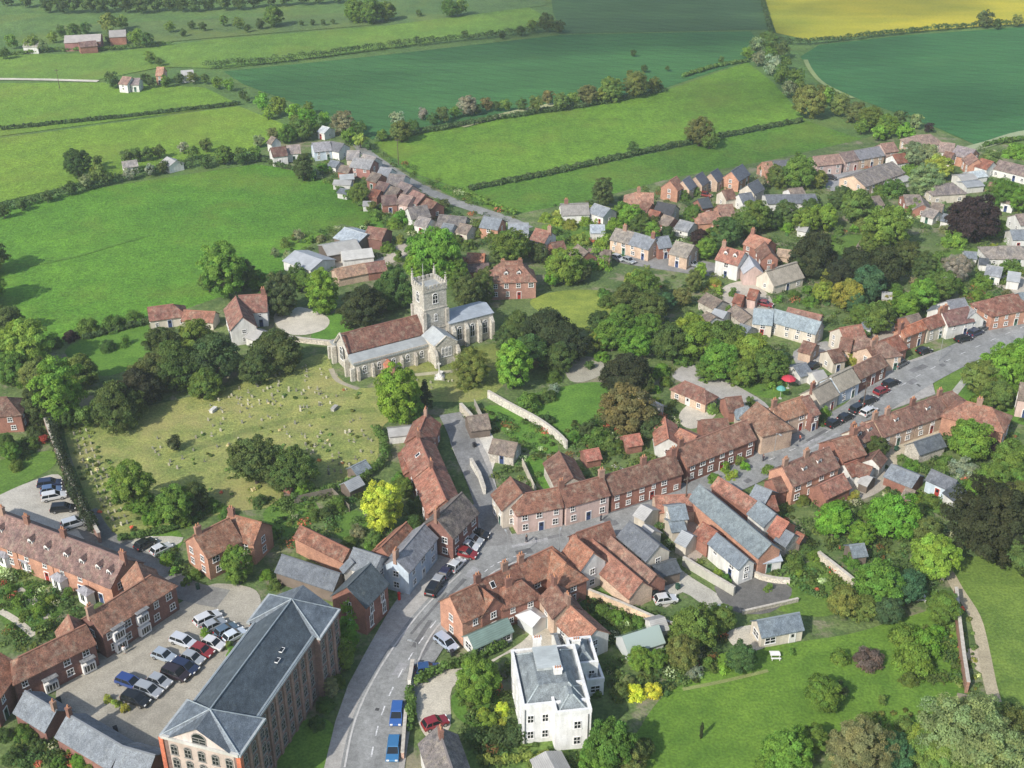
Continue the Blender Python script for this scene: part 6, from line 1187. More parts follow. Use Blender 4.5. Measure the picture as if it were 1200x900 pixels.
T_VIL = """510,298,62,r,b 490,312,34,r,b 530,315,34,r,m 600,291,44,r,m 586,300,24,r,o 663,311,52,r,b 648,325,24,r,b 682,318,28,r,d 425,358,54,y,v 462,338,50,y,d 445,352,36,y,d 378,342,40,o,b 262,316,52,o,b 244,330,24,r,m 284,322,30,o,d 300,328,26,r,m 330,344,40,o,d 316,352,28,r,d 352,330,26,r,m 347,318,20,s,d 338,300,14,s,g 322,296,12,s,g
548,346,34,o,d 566,338,30,o,d 538,330,26,r,m 570,322,22,s,d 608,385,44,y,d 640,388,60,y,v 666,402,52,y,v 620,412,48,y,d 655,418,40,y,d 600,428,46,o,b 553,430,44,w,o 545,448,22,b,o 592,398,26,r,d
468,462,54,o,b 484,478,28,o,m 498,465,19,k,v 322,412,58,y,d 300,430,44,y,d 250,420,66,y,d 205,428,62,y,d 180,436,52,y,d 135,476,62,y,d 162,456,54,y,v 228,394,40,r,m 190,402,40,r,d 240,450,40,y,m
66,456,58,o,b 30,404,60,r,l 8,400,40,r,o 14,432,40,r,m 44,440,40,r,o 92,436,42,r,m 44,474,36,o,d 100,488,26,s,m 78,490,24,r,d 10,375,36,r,d -8,420,40,r,m -14,300,44,r,d -20,335,50,r,m 60,400,24,b,d 82,392,20,b,c 125,405,20,b,d 145,400,16,b,m 100,382,30,b,m 130,378,30,b,m 155,372,26,b,m
204,519,19,r,v 154,570,50,o,b 205,592,46,r,m 226,582,38,r,d 180,605,26,b,b 250,592,22,b,m 168,590,30,r,m 215,608,24,b,b 265,600,20,b,m
298,541,60,r,d 345,551,54,r,d 325,560,34,r,d 318,538,28,r,d 277,662,36,o,m 447,594,47,o,G 472,572,26,r,m 396,588,28,b,m 384,600,22,b,d 366,604,18,b,m 420,622,20,b,g 408,634,20,b,m 438,632,24,b,o 432,640,14,b,m 302,615,16,b,m 318,625,20,b,m 305,585,18,b,d 355,572,22,r,b 492,590,30,b,d 484,610,26,b,d 468,560,22,b,m
411,716,24,C,b 408,742,24,C,b 402,768,24,C,m 389,806,20,o,g 382,826,22,b,d 396,796,20,b,m 372,846,22,b,d 420,728,16,b,m
560,796,54,r,b 548,812,28,b,m 574,842,24,b,l 588,830,19,b,G 566,836,18,b,l 588,846,16,b,l 600,862,26,b,d 580,862,22,b,d 560,866,20,b,d 715,874,62,r,m 740,886,38,r,o 756,878,26,r,d 700,892,40,r,b 725,810,24,b,o 746,810,26,b,G 766,807,24,b,G 781,812,12,b,d 750,772,30,r,b 770,772,24,r,b 800,764,40,r,o 815,736,54,r,m 846,726,34,r,o 838,716,22,b,m 790,750,24,b,m 870,770,36,r,d 815,786,22,b,p 830,775,20,b,m 848,782,16,b,b 735,796,18,b,g 760,786,14,b,m 700,814,12,b,m
990,706,40,r,o 1030,684,58,r,b 1012,712,32,r,o 1042,716,34,r,u 1064,690,44,r,u 1078,676,26,b,d 1105,712,40,r,m 1095,652,54,r,l 1050,606,58,r,b 1165,612,104,B,v 1205,650,60,r,d 1195,590,50,r,o 1085,622,40,r,o 978,610,42,r,b 1010,625,30,r,b 1020,600,26,b,m 1000,655,24,b,m 955,650,18,b,m 945,642,18,b,d 930,658,24,b,m 1020,770,36,b,P 965,813,44,r,m 982,808,22,s,d 1072,768,50,b,b 1085,750,44,b,b 1060,745,36,b,b 1100,740,26,b,b 1065,795,22,b,m 985,770,24,b,m 928,764,10,b,m 1035,820,12,s,m
925,880,56,r,b 955,866,34,r,m 1005,878,74,w,W 1048,882,48,r,u 1085,872,50,r,l 1135,862,110,w,W 1105,884,70,w,o 1180,860,70,w,o 1190,836,34,b,d 1215,880,70,w,W 900,893,30,b,b 1150,894,60,w,o 1062,850,26,b,o 1020,845,30,b,o
1138,516,50,r,b 1158,524,24,r,c 1130,546,34,b,p 1108,540,24,b,m 1185,538,46,r,m 1165,562,42,r,b 1195,566,36,r,m 1140,572,34,b,b 1160,588,30,r,m 1180,432,58,r,b 1152,442,44,r,o 1202,414,46,r,b 1168,462,36,r,m 1205,460,34,r,b 1148,468,24,b,b 1028,524,28,r,d 1024,535,22,b,b 1070,545,22,b,m 1045,560,16,b,m 1090,585,22,b,m 1110,595,18,b,o
735,478,62,r,z 752,488,34,r,o 735,438,58,y,v 752,448,34,y,d 706,416,22,b,b 690,428,14,b,d 718,392,48,r,b 702,376,30,r,d 745,402,44,r,b 700,400,26,r,l 760,384,40,r,m 728,372,36,r,m 762,362,48,r,d 735,350,40,r,d 752,335,44,r,m 745,326,30,b,l 712,352,26,b,m 708,342,20,b,m 780,354,26,r,u 800,348,26,r,o 814,330,24,o,o 822,318,18,o,l 836,330,20,b,l 786,402,52,r,d 808,384,40,r,l 818,400,54,r,b 850,402,60,r,m 845,422,46,r,b 880,414,56,r,b 902,428,42,r,m 916,416,26,b,u 870,436,34,r,m 832,432,30,r,m 800,420,24,b,m 775,432,24,b,b 760,440,20,b,b 780,446,18,b,m 648,440,22,b,m 650,456,16,b,p 618,470,34,b,m 640,490,20,b,d 700,512,34,b,m 672,512,18,b,m 690,500,24,b,d 764,500,30,r,d 770,470,14,b,b 745,500,22,b,m 716,520,30,b,m 640,462,24,b,m
955,298,58,y,v 935,314,26,r,d 1002,312,50,y,v 985,322,40,y,v 1040,268,60,r,b 1020,285,30,r,m 992,345,42,r,l 965,342,28,r,l 970,325,18,o,l 950,352,22,b,m 1018,332,48,r,u 1005,355,30,r,u 1035,312,54,y,v 1062,298,40,r,d 1085,312,30,o,d 1082,345,42,r,b 1105,334,40,r,m 1090,318,26,r,o 1122,314,34,w,p 1135,308,20,b,g 1143,257,64,r,c 1120,280,34,b,b 1110,268,20,b,g 1166,268,26,r,m 1060,358,40,r,b 1042,352,24,b,l 1030,372,44,r,m 1008,368,30,r,m 1152,330,30,b,b 1180,300,20,b,o 1175,226,36,w,m 1195,232,32,w,b 1186,280,20,b,b 1165,290,18,b,l 1004,242,46,r,m 986,232,32,r,d 966,254,36,r,b 950,244,26,r,d 938,201,46,r,m 912,206,30,r,m 960,210,24,r,o 900,200,20,s,d 922,250,34,r,d 905,258,26,r,d 886,252,44,r,m 870,264,34,r,m 852,272,42,r,d 836,277,26,r,m 922,262,26,b,b 946,258,34,r,b 1100,196,34,r,l 1072,182,36,r,g 1086,184,34,r,g 1065,200,32,b,b 1085,210,40,w,g 1048,220,36,b,m 1055,184,20,b,b 1030,222,24,b,m 1135,188,18,b,d 1160,185,30,b,o 1190,175,34,b,b 1075,242,30,b,m 1010,262,26,b,o 1030,252,20,b,m 930,232,24,b,l 890,214,18,s,g 1180,345,14,s,z 1164,372,16,r,c 1150,372,14,b,m 1185,312,30,b,m 1120,330,24,b,m 1145,345,20,b,b 1012,390,20,b,m 1050,340,20,r,m 1158,348,12,s,m
707,226,30,o,d 722,262,26,b,b 740,252,32,r,b 752,262,28,r,d 766,262,22,r,d 728,246,22,r,m 700,302,40,b,b 680,280,26,b,l 710,282,34,b,l 690,308,26,b,m 764,272,22,o,b 782,274,22,r,d 780,262,20,r,u 812,252,28,r,m 820,278,24,r,c 828,292,30,r,b 798,226,26,b,m 815,224,20,b,o 655,258,20,b,l 640,254,18,b,l 668,262,22,b,l 686,258,20,b,l 705,256,20,b,l 650,270,18,b,m 632,296,24,r,d 618,290,20,r,m 560,268,28,b,m 578,276,20,b,m 545,268,20,b,d 535,280,18,b,m 550,285,20,b,m 592,276,16,b,m 522,264,20,b,d
355,196,24,o,d 364,206,16,b,m 420,226,24,w,o 408,228,16,b,b 435,242,16,b,o 380,196,20,b,b 372,204,14,b,p 452,240,18,b,m 470,254,24,b,b 462,262,18,b,b 486,266,20,b,m 505,246,14,b,d 520,240,16,b,d 350,274,14,b,g 365,280,14,b,m 335,284,14,b,m 376,280,12,b,g 440,252,16,b,m 430,262,12,b,m 455,290,18,b,m 466,300,16,b,m 470,280,14,b,o
30,720,18,b,m 45,714,22,b,b 60,702,18,b,b 22,705,16,b,m 10,690,18,b,b 35,695,14,b,m 55,735,16,b,d 14,735,14,b,m 28,858,30,b,m 45,872,20,b,d 15,885,26,b,d 70,892,22,b,m 92,890,22,b,b 82,878,16,b,m 108,896,18,b,m 5,860,22,b,d 40,668,14,b,m 78,695,16,b,m 90,680,12,b,d 195,655,18,b,b 205,668,16,b,b 228,672,18,b,m 218,680,14,b,m 330,660,0,b,m 312,672,18,b,b 322,684,18,b,m 130,820,0,b,l 127,818,12,b,l 136,824,13,b,l 145,830,14,b,l 242,740,14,b,b 268,755,14,b,m 270,765,16,b,b 196,782,14,b,o
12,530,24,r,m 5,520,26,r,d 18,545,18,b,m 50,515,14,b,R 38,520,16,b,m 40,505,22,b,d
900,551,16,b,b 850,548,16,b,b 858,556,16,b,l 872,546,14,b,b 838,560,18,b,b 842,566,16,b,m 866,540,16,b,m 960,490,22,b,d 966,482,16,b,b 952,496,14,b,m 998,420,20,b,l 990,408,14,b,m 918,436,16,r,l 906,452,14,b,b 880,470,14,b,m 770,456,14,b,b 835,478,16,b,o 825,600,12,b,d 850,678,18,b,m 840,672,16,b,b 862,660,16,b,m 816,632,16,b,m 690,725,22,b,b 705,715,26,b,m 725,722,28,b,b 748,730,24,b,m 680,712,18,b,d 738,742,20,b,m 760,740,16,b,b 900,688,12,b,m 935,672,12,b,b 960,580,18,b,m 985,590,20,b,b 1000,580,16,b,l 970,592,18,b,b 1075,580,20,b,b 1120,590,18,b,m 940,585,18,b,m 930,575,14,b,o
985,270,16,b,m 975,280,14,b,m 1000,268,14,b,b 1025,298,16,b,m 968,266,13,b,l 1100,300,16,b,m 1112,342,14,b,m 1130,342,16,b,m 1070,330,16,b,g 1178,330,16,b,m 1195,320,16,b,m 1190,360,14,b,m 900,302,14,b,m 868,318,10,b,l 858,342,14,b,m 842,340,14,b,l 912,350,14,b,b 930,344,18,b,m 945,340,16,b,m 938,330,14,b,d 850,362,16,b,m"""
KK = {'C': 'column', 's': 'small', 'r': 'round', 'o': 'oval', 'y': 'yew', 'k': 'cone', 'w': 'wispy', 'b': 'bush', 'B': 'big'}
CC = {'d': 'dark', 'v': 'vdark', 'm': 'mid', 'b': 'bright', 'l': 'lime', 'o': 'olive', 'z': 'bronze', 'u': 'blue', 'c': 'copper', 'p': 'pale', 'G': 'golden', 'g': 'grey', 'P': 'purple', 'R': 'red', 'W': 'wisp'}
SPECIAL = {(447, 594): 'glowing golden-yellow tree above the junction shops', (204, 519): 'lone small dark round tree standing in the open graveyard', (1143, 257): 'large dark copper beech in the right-hand gardens', (1165, 612): 'largest dark spreading tree at the right edge above the field',
    (468, 462): 'bright green oval tree in front of the church nave', (498, 465): 'slim near-black cypress beside the bright church tree', (742, 173): 'lone round dark tree on the pasture dividing hedge', (820, 154): 'loose bronze tree on the pasture dividing hedge',
    (90, 190): 'large round dark tree in the field above the bright meadow', (735, 478): 'broad bronze-leaved tree between walled lawn and pale courtyard', (154, 570): 'tall bright green tree at the lower left of the graveyard', (277, 662): 'tall tree in front of the orange-gabled brick house',
    (510, 298): 'largest bright green tree directly behind the church tower', (1138, 516): 'round bright green tree in front of the orange hipped house', (715, 874): 'big round green tree at the right corner of the white villa', (560, 796): 'big round bush-like green tree left of the white villa', (1020, 770): 'purple-grey rounded bush on the large lawn', (965, 813): 'round open tree alone on the large lawn', (870, 770): 'dense dark round tree in front of the slate bungalow'}
MASS = []
def plant(txt, grp, far=False):
    for t in txt.split():
        q = t.split(','); x, y, w = map(float, q[:3])
        if w <= 0: continue
        if len(q) == 3 or (w <= 12 and y < 135): MASS.append((x, y, w)); continue
        k = KK[q[3]] if len(q) > 3 else 'small'; c = CC[q[4]] if len(q) > 3 else trng.choice(['dark', 'dark', 'mid', 'mid', 'olive'])
        kind = k
        if k == 'bush' and w < 17: kind = 'sbush'
        if k == 'round' and w < 20: kind = 'small'
        if w >= 86 and k == 'round': kind = 'big'
        if x > 640 and y < 420 and k in 'roundbushoval': w *= .88
        tree(x, y, w, kind, c, group=grp, label=SPECIAL.get((int(x), int(y))), far=far or y < 130)
plant(T_FAR, 'trees in the far fields', True)
plant(T_BAND, 'trees of the belt along the top edge', True)
plant(T_MID, 'trees along field hedges')
plant(T_VIL, None)
def tree_belt():
    P, T = [], []; n0 = 0
    for x, y, w in MASS:
        me = proto('small', trng.randrange(3)); n = len(me.vertices); co = np.empty(n * 3, np.float32); me.vertices.foreach_get('co', co); co = co.reshape(-1, 3)
        tc = np.empty(n * 4, np.float32); me.color_attributes['tint'].data.foreach_get('color', tc); tc = tc.reshape(-1, 4) * np.array([*(np.array([1, 1, 1]) * trng.uniform(.75, 1.25)), 1])
        rad = w / 2 / K((x, y)); 
        for _ in range(3): zc = rad * 1.02; g = G((x, y), zc); rad = w / 2 * (g.y * CP + (CAMH - zc) * SP) / F
        a = trng.uniform(0, 6.28); R_ = np.array([[math.cos(a), -math.sin(a), 0], [math.sin(a), math.cos(a), 0], [0, 0, 1]])
        P.append((co @ R_.T) * rad + np.array([g.x, g.y, zc])); T.append(tc)
    v = np.concatenate(P).astype(np.float32); t = np.concatenate(T).astype(np.float32); n = len(v) // 4
    me = bpy.data.meshes.new('tree_belt'); me.vertices.add(4 * n); me.vertices.foreach_set('co', v.ravel()); me.loops.add(4 * n); me.polygons.add(n); me.loops.foreach_set('vertex_index', np.arange(4 * n, dtype=np.int32))
    me.polygons.foreach_set('loop_start', np.arange(0, 4 * n, 4, dtype=np.int32)); me.polygons.foreach_set('loop_total', np.full(n, 4, np.int32)); me.update(calc_edges=True)
    me.color_attributes.new('tint', 'FLOAT_COLOR', 'POINT').data.foreach_set('color', t.ravel()); me.materials.append(M['leaf'])
    o = obj('tree_belt', me, None, (0, 0, 0), 0, (.10, .15, .045)); o['kind'] = 'stuff'; o['label'] = 'far tree belt and scattered small trees along the far fields'
tree_belt()
tree(822.5, 856, 5, 'column', 'vdark', label='thin dark fastigiate conifer standing alone on the lawn by the villa', asp=2.6)
# hedges
HED = [
    ([(240, 80), (330, 73), (430, 60), (520, 50), (600, 41), (655, 36)], 3.0, 4.0, 'dark', 'long dark hedge between the far pasture and crop field'),
    ([(0, 152), (120, 140), (220, 129), (282, 122)], 1.2, 1.6, 'dark', 'thin dark hedge dividing the upper left pastures'),
    ([(548, 223), (640, 205), (742, 182), (830, 164), (940, 142)], 1.6, 2.2, 'dark', 'dark hedge dividing the two pastures behind the village'),
    ([(0, 248), (80, 228), (160, 207), (240, 193), (305, 190)], 2.6, 3.4, 'dark', 'dark hedge along the top of the bright meadow'),
    ([(440, 166), (520, 151), (600, 137), (690, 124), (778, 107)], 1.6, 2.6, 'dark', 'hedge along the top of the bright pasture behind the village'),
    ([(888, -12), (896, 10), (903, 36), (908, 48)], 1.6, 2.2, 'dark', 'dark hedge between the upper crop field and rapeseed field'),
    ([(905, 50), (945, 52), (1000, 46), (1060, 39), (1130, 33), (1200, 29), (1260, 26)], 2.6, 3.6, 'dark', 'dark hedge below the yellow rapeseed field'),
    ([(876, 72), (840, 78), (800, 90)], 1.2, 2.0, 'mid', 'low hedge at the right end of the tree-lined field edge'),
    ([(0, 66), (60, 60), (130, 58), (200, 52)], 1.4, 2.0, 'mid', 'low hedge below the far farm'),
    ([(488, 804), (520, 786), (560, 773), (590, 757)], 1.6, 1.4, 'mid', 'clipped green hedge in front of the green-roofed conservatory'),
    ([(481, 812), (482, 835), (478, 858)], 1.5, 1.4, 'mid', 'short hedge between the main road and the drive'),
    ([(540, 872), (575, 868), (612, 870)], 2.2, 2.2, 'dark', 'dark clipped hedge below the white villa front'),
    ([(560, 895), (600, 893), (640, 890)], 1.2, 1.2, 'lime', 'light hedge at the bottom edge below the villa'),
    ([(648, 256), (700, 250), (722, 254)], 2.0, 2.2, 'lime', 'lime green garden hedge at the pasture edge'),
    ([(545, 226), (575, 240), (605, 252)], 1.4, 1.6, 'bright', 'low hedge beside the north lane and pasture'),
    ([(1052, 538), (1070, 548), (1090, 560)], 1.5, 1.8, 'mid', 'green hedge between the dark slate garages and cottage'),
    ([(440, 505), (452, 530), (444, 548), (420, 566)], 1.8, 1.8, 'mid', 'graveyard boundary hedge beside the church lane cottages'),
    ([(330, 592), (380, 578), (430, 560)], 1.4, 1.6, 'mid', 'graveyard boundary hedge above the gardens'),
    ([(62, 505), (72, 540), (92, 590), (112, 628)], 3.0, 2.0, 'vdark', 'dark hedge between the graveyard and the small parking court'),  # near-black leaf colour stands in for the shadow band along the wall
    ([(100, 398), (150, 385), (190, 376)], 1.4, 1.8, 'dark', 'garden hedge at the lower edge of the bright meadow'),
    ([(240, 605), (200, 622), (140, 634)], 1.2, 1.2, 'mid', 'low hedge along the bottom of the graveyard'),
    ([(900, 240), (930, 235), (960, 236)], 1.6, 2, 'dark', 'dark hedge beside the long low slate block'),
    ([(1152, 172), (1180, 166), (1230, 160)], 1.4, 2, 'mid', 'hedge at the lower edge of the big crop field'),
    ([(300, 185), (330, 196), (380, 206)], 1.4, 1.6, 'dark', 'low hedge below the white hamlet cottages'),
    ([(460, 262), (442, 252), (410, 232), (386, 214)], 1.4, 1.8, 'mid', 'hamlet garden hedge at the right of the bright meadow'),
]
for i, (p, h_, w_, c_, d_) in enumerate(HED):
    foliage_strip('hedge', p, h_, w_, c_, d_, leaf=.2 if p[0][1] > 450 else .34, label=d_, seed=i + 3)
# ------------------------------------------------------------------ walls
LG = (.50, .45, .37)
wall_run('stone_wall', [(572, 466), (600, 482), (630, 498), (652, 514), (664, 526)], 1.8, .42, 'flint_wall', (.52, .49, .43), 'x', 'wall', sm=4, label='pale curved stone wall between the two garden lawns')
wall_run('stone_wall', [(660, 694), (690, 700), (730, 716), (766, 732), (792, 741)], 1.7, .35, 'brick_wall', (.55, .42, .29), 'x', 'wall', label='long sandy garden wall beside the long barns')
wall_run('brick_wall', [(1118, 700), (1122, 740), (1127, 780), (1132, 812)], 2.2, .45, 'brick_wall', (.36, .21, .15), 'x', 'wall', label='brick wall with dark shadow along the right field track')
wall_run('stone_wall', [(800, 662), (830, 680), (860, 698)], 1.8, .4, 'render_wall', (.45, .44, .38), 'x', 'wall', label='pale rendered wall between lane and white slate barn')
wall_run('stone_wall', [(540, 482), (552, 495), (560, 508)], 2.0, .6, 'flint_wall', LG, 'x', 'wall', label='short stone wall at the top of the church lane')
wall_run('stone_wall', [(552, 545), (562, 562), (568, 580)], 1.6, .5, 'flint_wall', (.6, .58, .52), 'x', 'wall', label='pale stone wall in shade below the church lane cottages')
wall_run('stone_wall', [(480, 806), (482, 796), (484, 782)], 1.6, .5, 'render_wall', (.66, .65, .6), 'x', 'wall', label='short white wall at the drive entrance')
wall_run('brick_wall', [(476, 838), (474, 862), (472, 890)], 1.3, .4, 'brick_wall', (.45, .30, .24), 'x', 'wall', label='low brick wall between road pavement and drive hedge')
wall_run('brick_wall', [(54, 498), (62, 520), (76, 556), (98, 600), (118, 636)], 2.2, .5, 'brick_wall', (.30, .19, .15), 'x', 'wall', label='brick wall beside the shadow-darkened hedge of the parking court')
wall_run('stone_wall', [(330, 398), (360, 402), (390, 405)], 1.2, .5, 'flint_wall', LG, 'x', 'wall', label='low stone wall left of the church west end')
wall_run('stone_wall', [(870, 720), (905, 712), (935, 705)], .7, .3, 'flint_wall', (.36, .34, .28), 'x', 'wall', label='low kerb wall behind the slate bungalow')
wall_run('stone_wall', [(958, 655), (975, 668), (1000, 688)], 1.6, .5, 'flint_wall', LG, 'x', 'wall', label='stone wall along the right side of the small bright lawn')
wall_run('stone_wall', [(1086, 655), (1098, 668), (1104, 682)], 2.0, .5, 'flint_wall', LG, 'x', 'wall', label='short stone wall right of the bluish garden tree')
wall_run('stone_wall', [(875, 662), (885, 676), (905, 682), (925, 684)], 1.0, .5, 'flint_wall', (.55, .5, .42), 'x', 'wall', sm=3, label='low curved wall around the lawn beside the dark yard')
wall_run('brick_wall', [(746, 468), (760, 478), (776, 486)], 2.2, .6, 'flint_wall', (.5, .46, .4), 'x', 'wall', label='stone wall between the bronze tree and coach house yard')
wall_run('garden_fence', [(612, 545), (628, 580)], 1.6, .15, 'wood_board', (.40, .36, .29), 'x', 'fence', cap=False, label='pale boarded fence beside the narrow garden strip')
wall_run('garden_fence', [(556, 476), (568, 500)], 1.8, .15, 'wood_board', (.36, .33, .28), 'x', 'fence', cap=False, label='boarded fence left of the pale courtyard')
wall_run('garden_fence', [(345, 590), (390, 580), (410, 600)], 1.6, .12, 'wood_board', (.16, .14, .11), 'x', 'fence', cap=False, label='dark fence between the two small garden lawns')
wall_run('garden_fence', [(1120, 820), (1140, 824), (1160, 826)], 1.4, .12, 'wood_board', (.30, .26, .2), 'x', 'fence', cap=False, label='fence at the lower end of the right field track')
# ------------------------------------------------------------------ cars
def extr(mb, prof, w, mi, taper=None):
    n = len(prof); k = taper or (lambda z: 1.0)
    vs = [(x, s * w / 2 * k(z), z) for s in (-1, 1) for x, z in prof]
    mb.add(vs, [tuple(range(n - 1, -1, -1)), tuple(range(n, 2 * n))] + [(i, (i + 1) % n, n + (i + 1) % n, n + i) for i in range(n)], mi)
def bev(me, w=.06):
    bm = bmesh.new(); bm.from_mesh(me); bmesh.ops.remove_doubles(bm, verts=bm.verts, dist=1e-5); bmesh.ops.recalc_face_normals(bm, faces=bm.faces)
    bmesh.ops.bevel(bm, geom=[e for e in bm.edges if e.calc_face_angle(0) > .5], offset=w, segments=2, affect='EDGES', profile=.5, clamp_overlap=True); bm.to_mesh(me); bm.free(); return me
def car_meshes(kind):
    L, Wd, Hh = {'hatch': (3.9, 1.76, 1.5), 'estate': (4.5, 1.82, 1.5), 'suv': (4.5, 1.88, 1.72), 'van': (5.0, 1.95, 2.05)}[kind]
    h = L / 2; b = .92 if kind != 'van' else 1.1
    if kind == 'suv': b = 1.02
    lower = [(-h, .32), (h - .1, .30), (h, .5), (h - .05, .72), (h - .95, b - .03), (-h + .25, b), (-h + .02, .8)]
    if kind == 'van': lower = [(-h, .32), (h - .1, .3), (h, .55), (h - .1, .85), (h - .8, b), (-h, b)]
    mb = MB(); extr(mb, lower, Wd, 0); body = bev(mb.mesh('body', ['car_paint']), .09)
    r0, r1 = {'hatch': (-h + .55, h - 1.75), 'estate': (-h + .35, h - 1.9), 'suv': (-h + .35, h - 1.8), 'van': (-h + .1, h - 1.35)}[kind]
    cab = [(-h + .12, b - .04), (h - 1.05, b - .04), (r1, Hh - .05), (r0, Hh - .05)]
    tp = lambda z: .93 if z < b + .01 else .78
    mb = MB(); extr(mb, cab, Wd, 0, tp); glass = bev(mb.mesh('windows', ['glass']), .05)
    mb = MB(); roof = [(r0 - .06, Hh - .075), (r1 + .06, Hh - .075), (r1 - .05, Hh), (r0 + .05, Hh)]; extr(mb, roof, Wd * .80, 0); 
    for s in (-1, 1):
        for (xb, xt) in ((h - 1.05, r1), (-h + .14, r0), ((r0 + r1) / 2 - .1, (r0 + r1) / 2 - .05)):
            mb.tube((xb, s * Wd * .465, b - .06), (xt, s * Wd * .39, Hh - .05), .05, .05, 5)
    if kind == 'van': mb.box(((r0 - .0 + r1) / 2 - .45, 0, (b + Hh) / 2 - .03), (r1 - r0 - 1.0, Wd * .90, Hh - b - .02))
    roofm = mb.mesh('roof', ['car_paint'])
    mb = MB()
    mb.tube((0, -.1, 0), (0, .1, 0), .32, .32, 14, 0); mb.tube((0, .085, 0), (0, .115, 0), .2, .2, 10, 1); wheel = mb.mesh('wheel', ['tyre', 'rim'])
    mb = MB(); mb.box((0, 0, 0), (.14, .36, .16)); hl = mb.mesh('headlight', ['lens']); mb = MB(); mb.box((0, 0, 0), (.1, .3, .2)); tl = mb.mesh('tail_light', ['redlens'])
    return dict(L=L, W=Wd, b=b, body=body, glass=glass, roof=roofm, wheel=wheel, hl=hl, tl=tl, h=h)
def car(p, d, col, kind, label, group='cars parked in the village', z=.0, flip=False):
    """p: the middle of the car in the photo, d: its long axis there"""
    c = cached(('car', kind), lambda: car_meshes(kind)); g = G(p, .7); e = G((p[0] + d[0] * .2, p[1] + d[1] * .2), .7); v = e - g
    root = empty('parked_car' if kind != 'van' else 'parked_van', (g.x, g.y, z)); root.rotation_euler[2] = math.atan2(v.y, v.x) + (math.pi if flip else 0); root.scale = (1.05,) * 3
    obj('body', c['body'], root, col=col); obj('windows', c['glass'], root); obj('roof', c['roof'], root, col=col)
    for sx in (-.31, .31):
        for sy in (-1, 1): obj('wheel', c['wheel'], root, (sx * c['L'], sy * (c['W'] / 2 - .08), .32), 0 if sy > 0 else math.pi)
    for sy in (-1, 1):
        obj('headlight', c['hl'], root, (c['h'] - .06, sy * (c['W'] / 2 - .32), .68)); obj('tail_light', c['tl'], root, (-c['h'] + .05, sy * (c['W'] / 2 - .24), c['b'] - .14))
    tag(root, 'x', 'car' if kind != 'van' else 'van', p, group, label)
BLK, SIL, WHT, BLU, RED, GRY, NVY = (.012, .013, .015), (.34, .36, .375), (.62, .62, .61), (.03, .065, .22), (.24, .025, .028), (.12, .125, .13), (.02, .03, .07)
D1 = (25, 9)
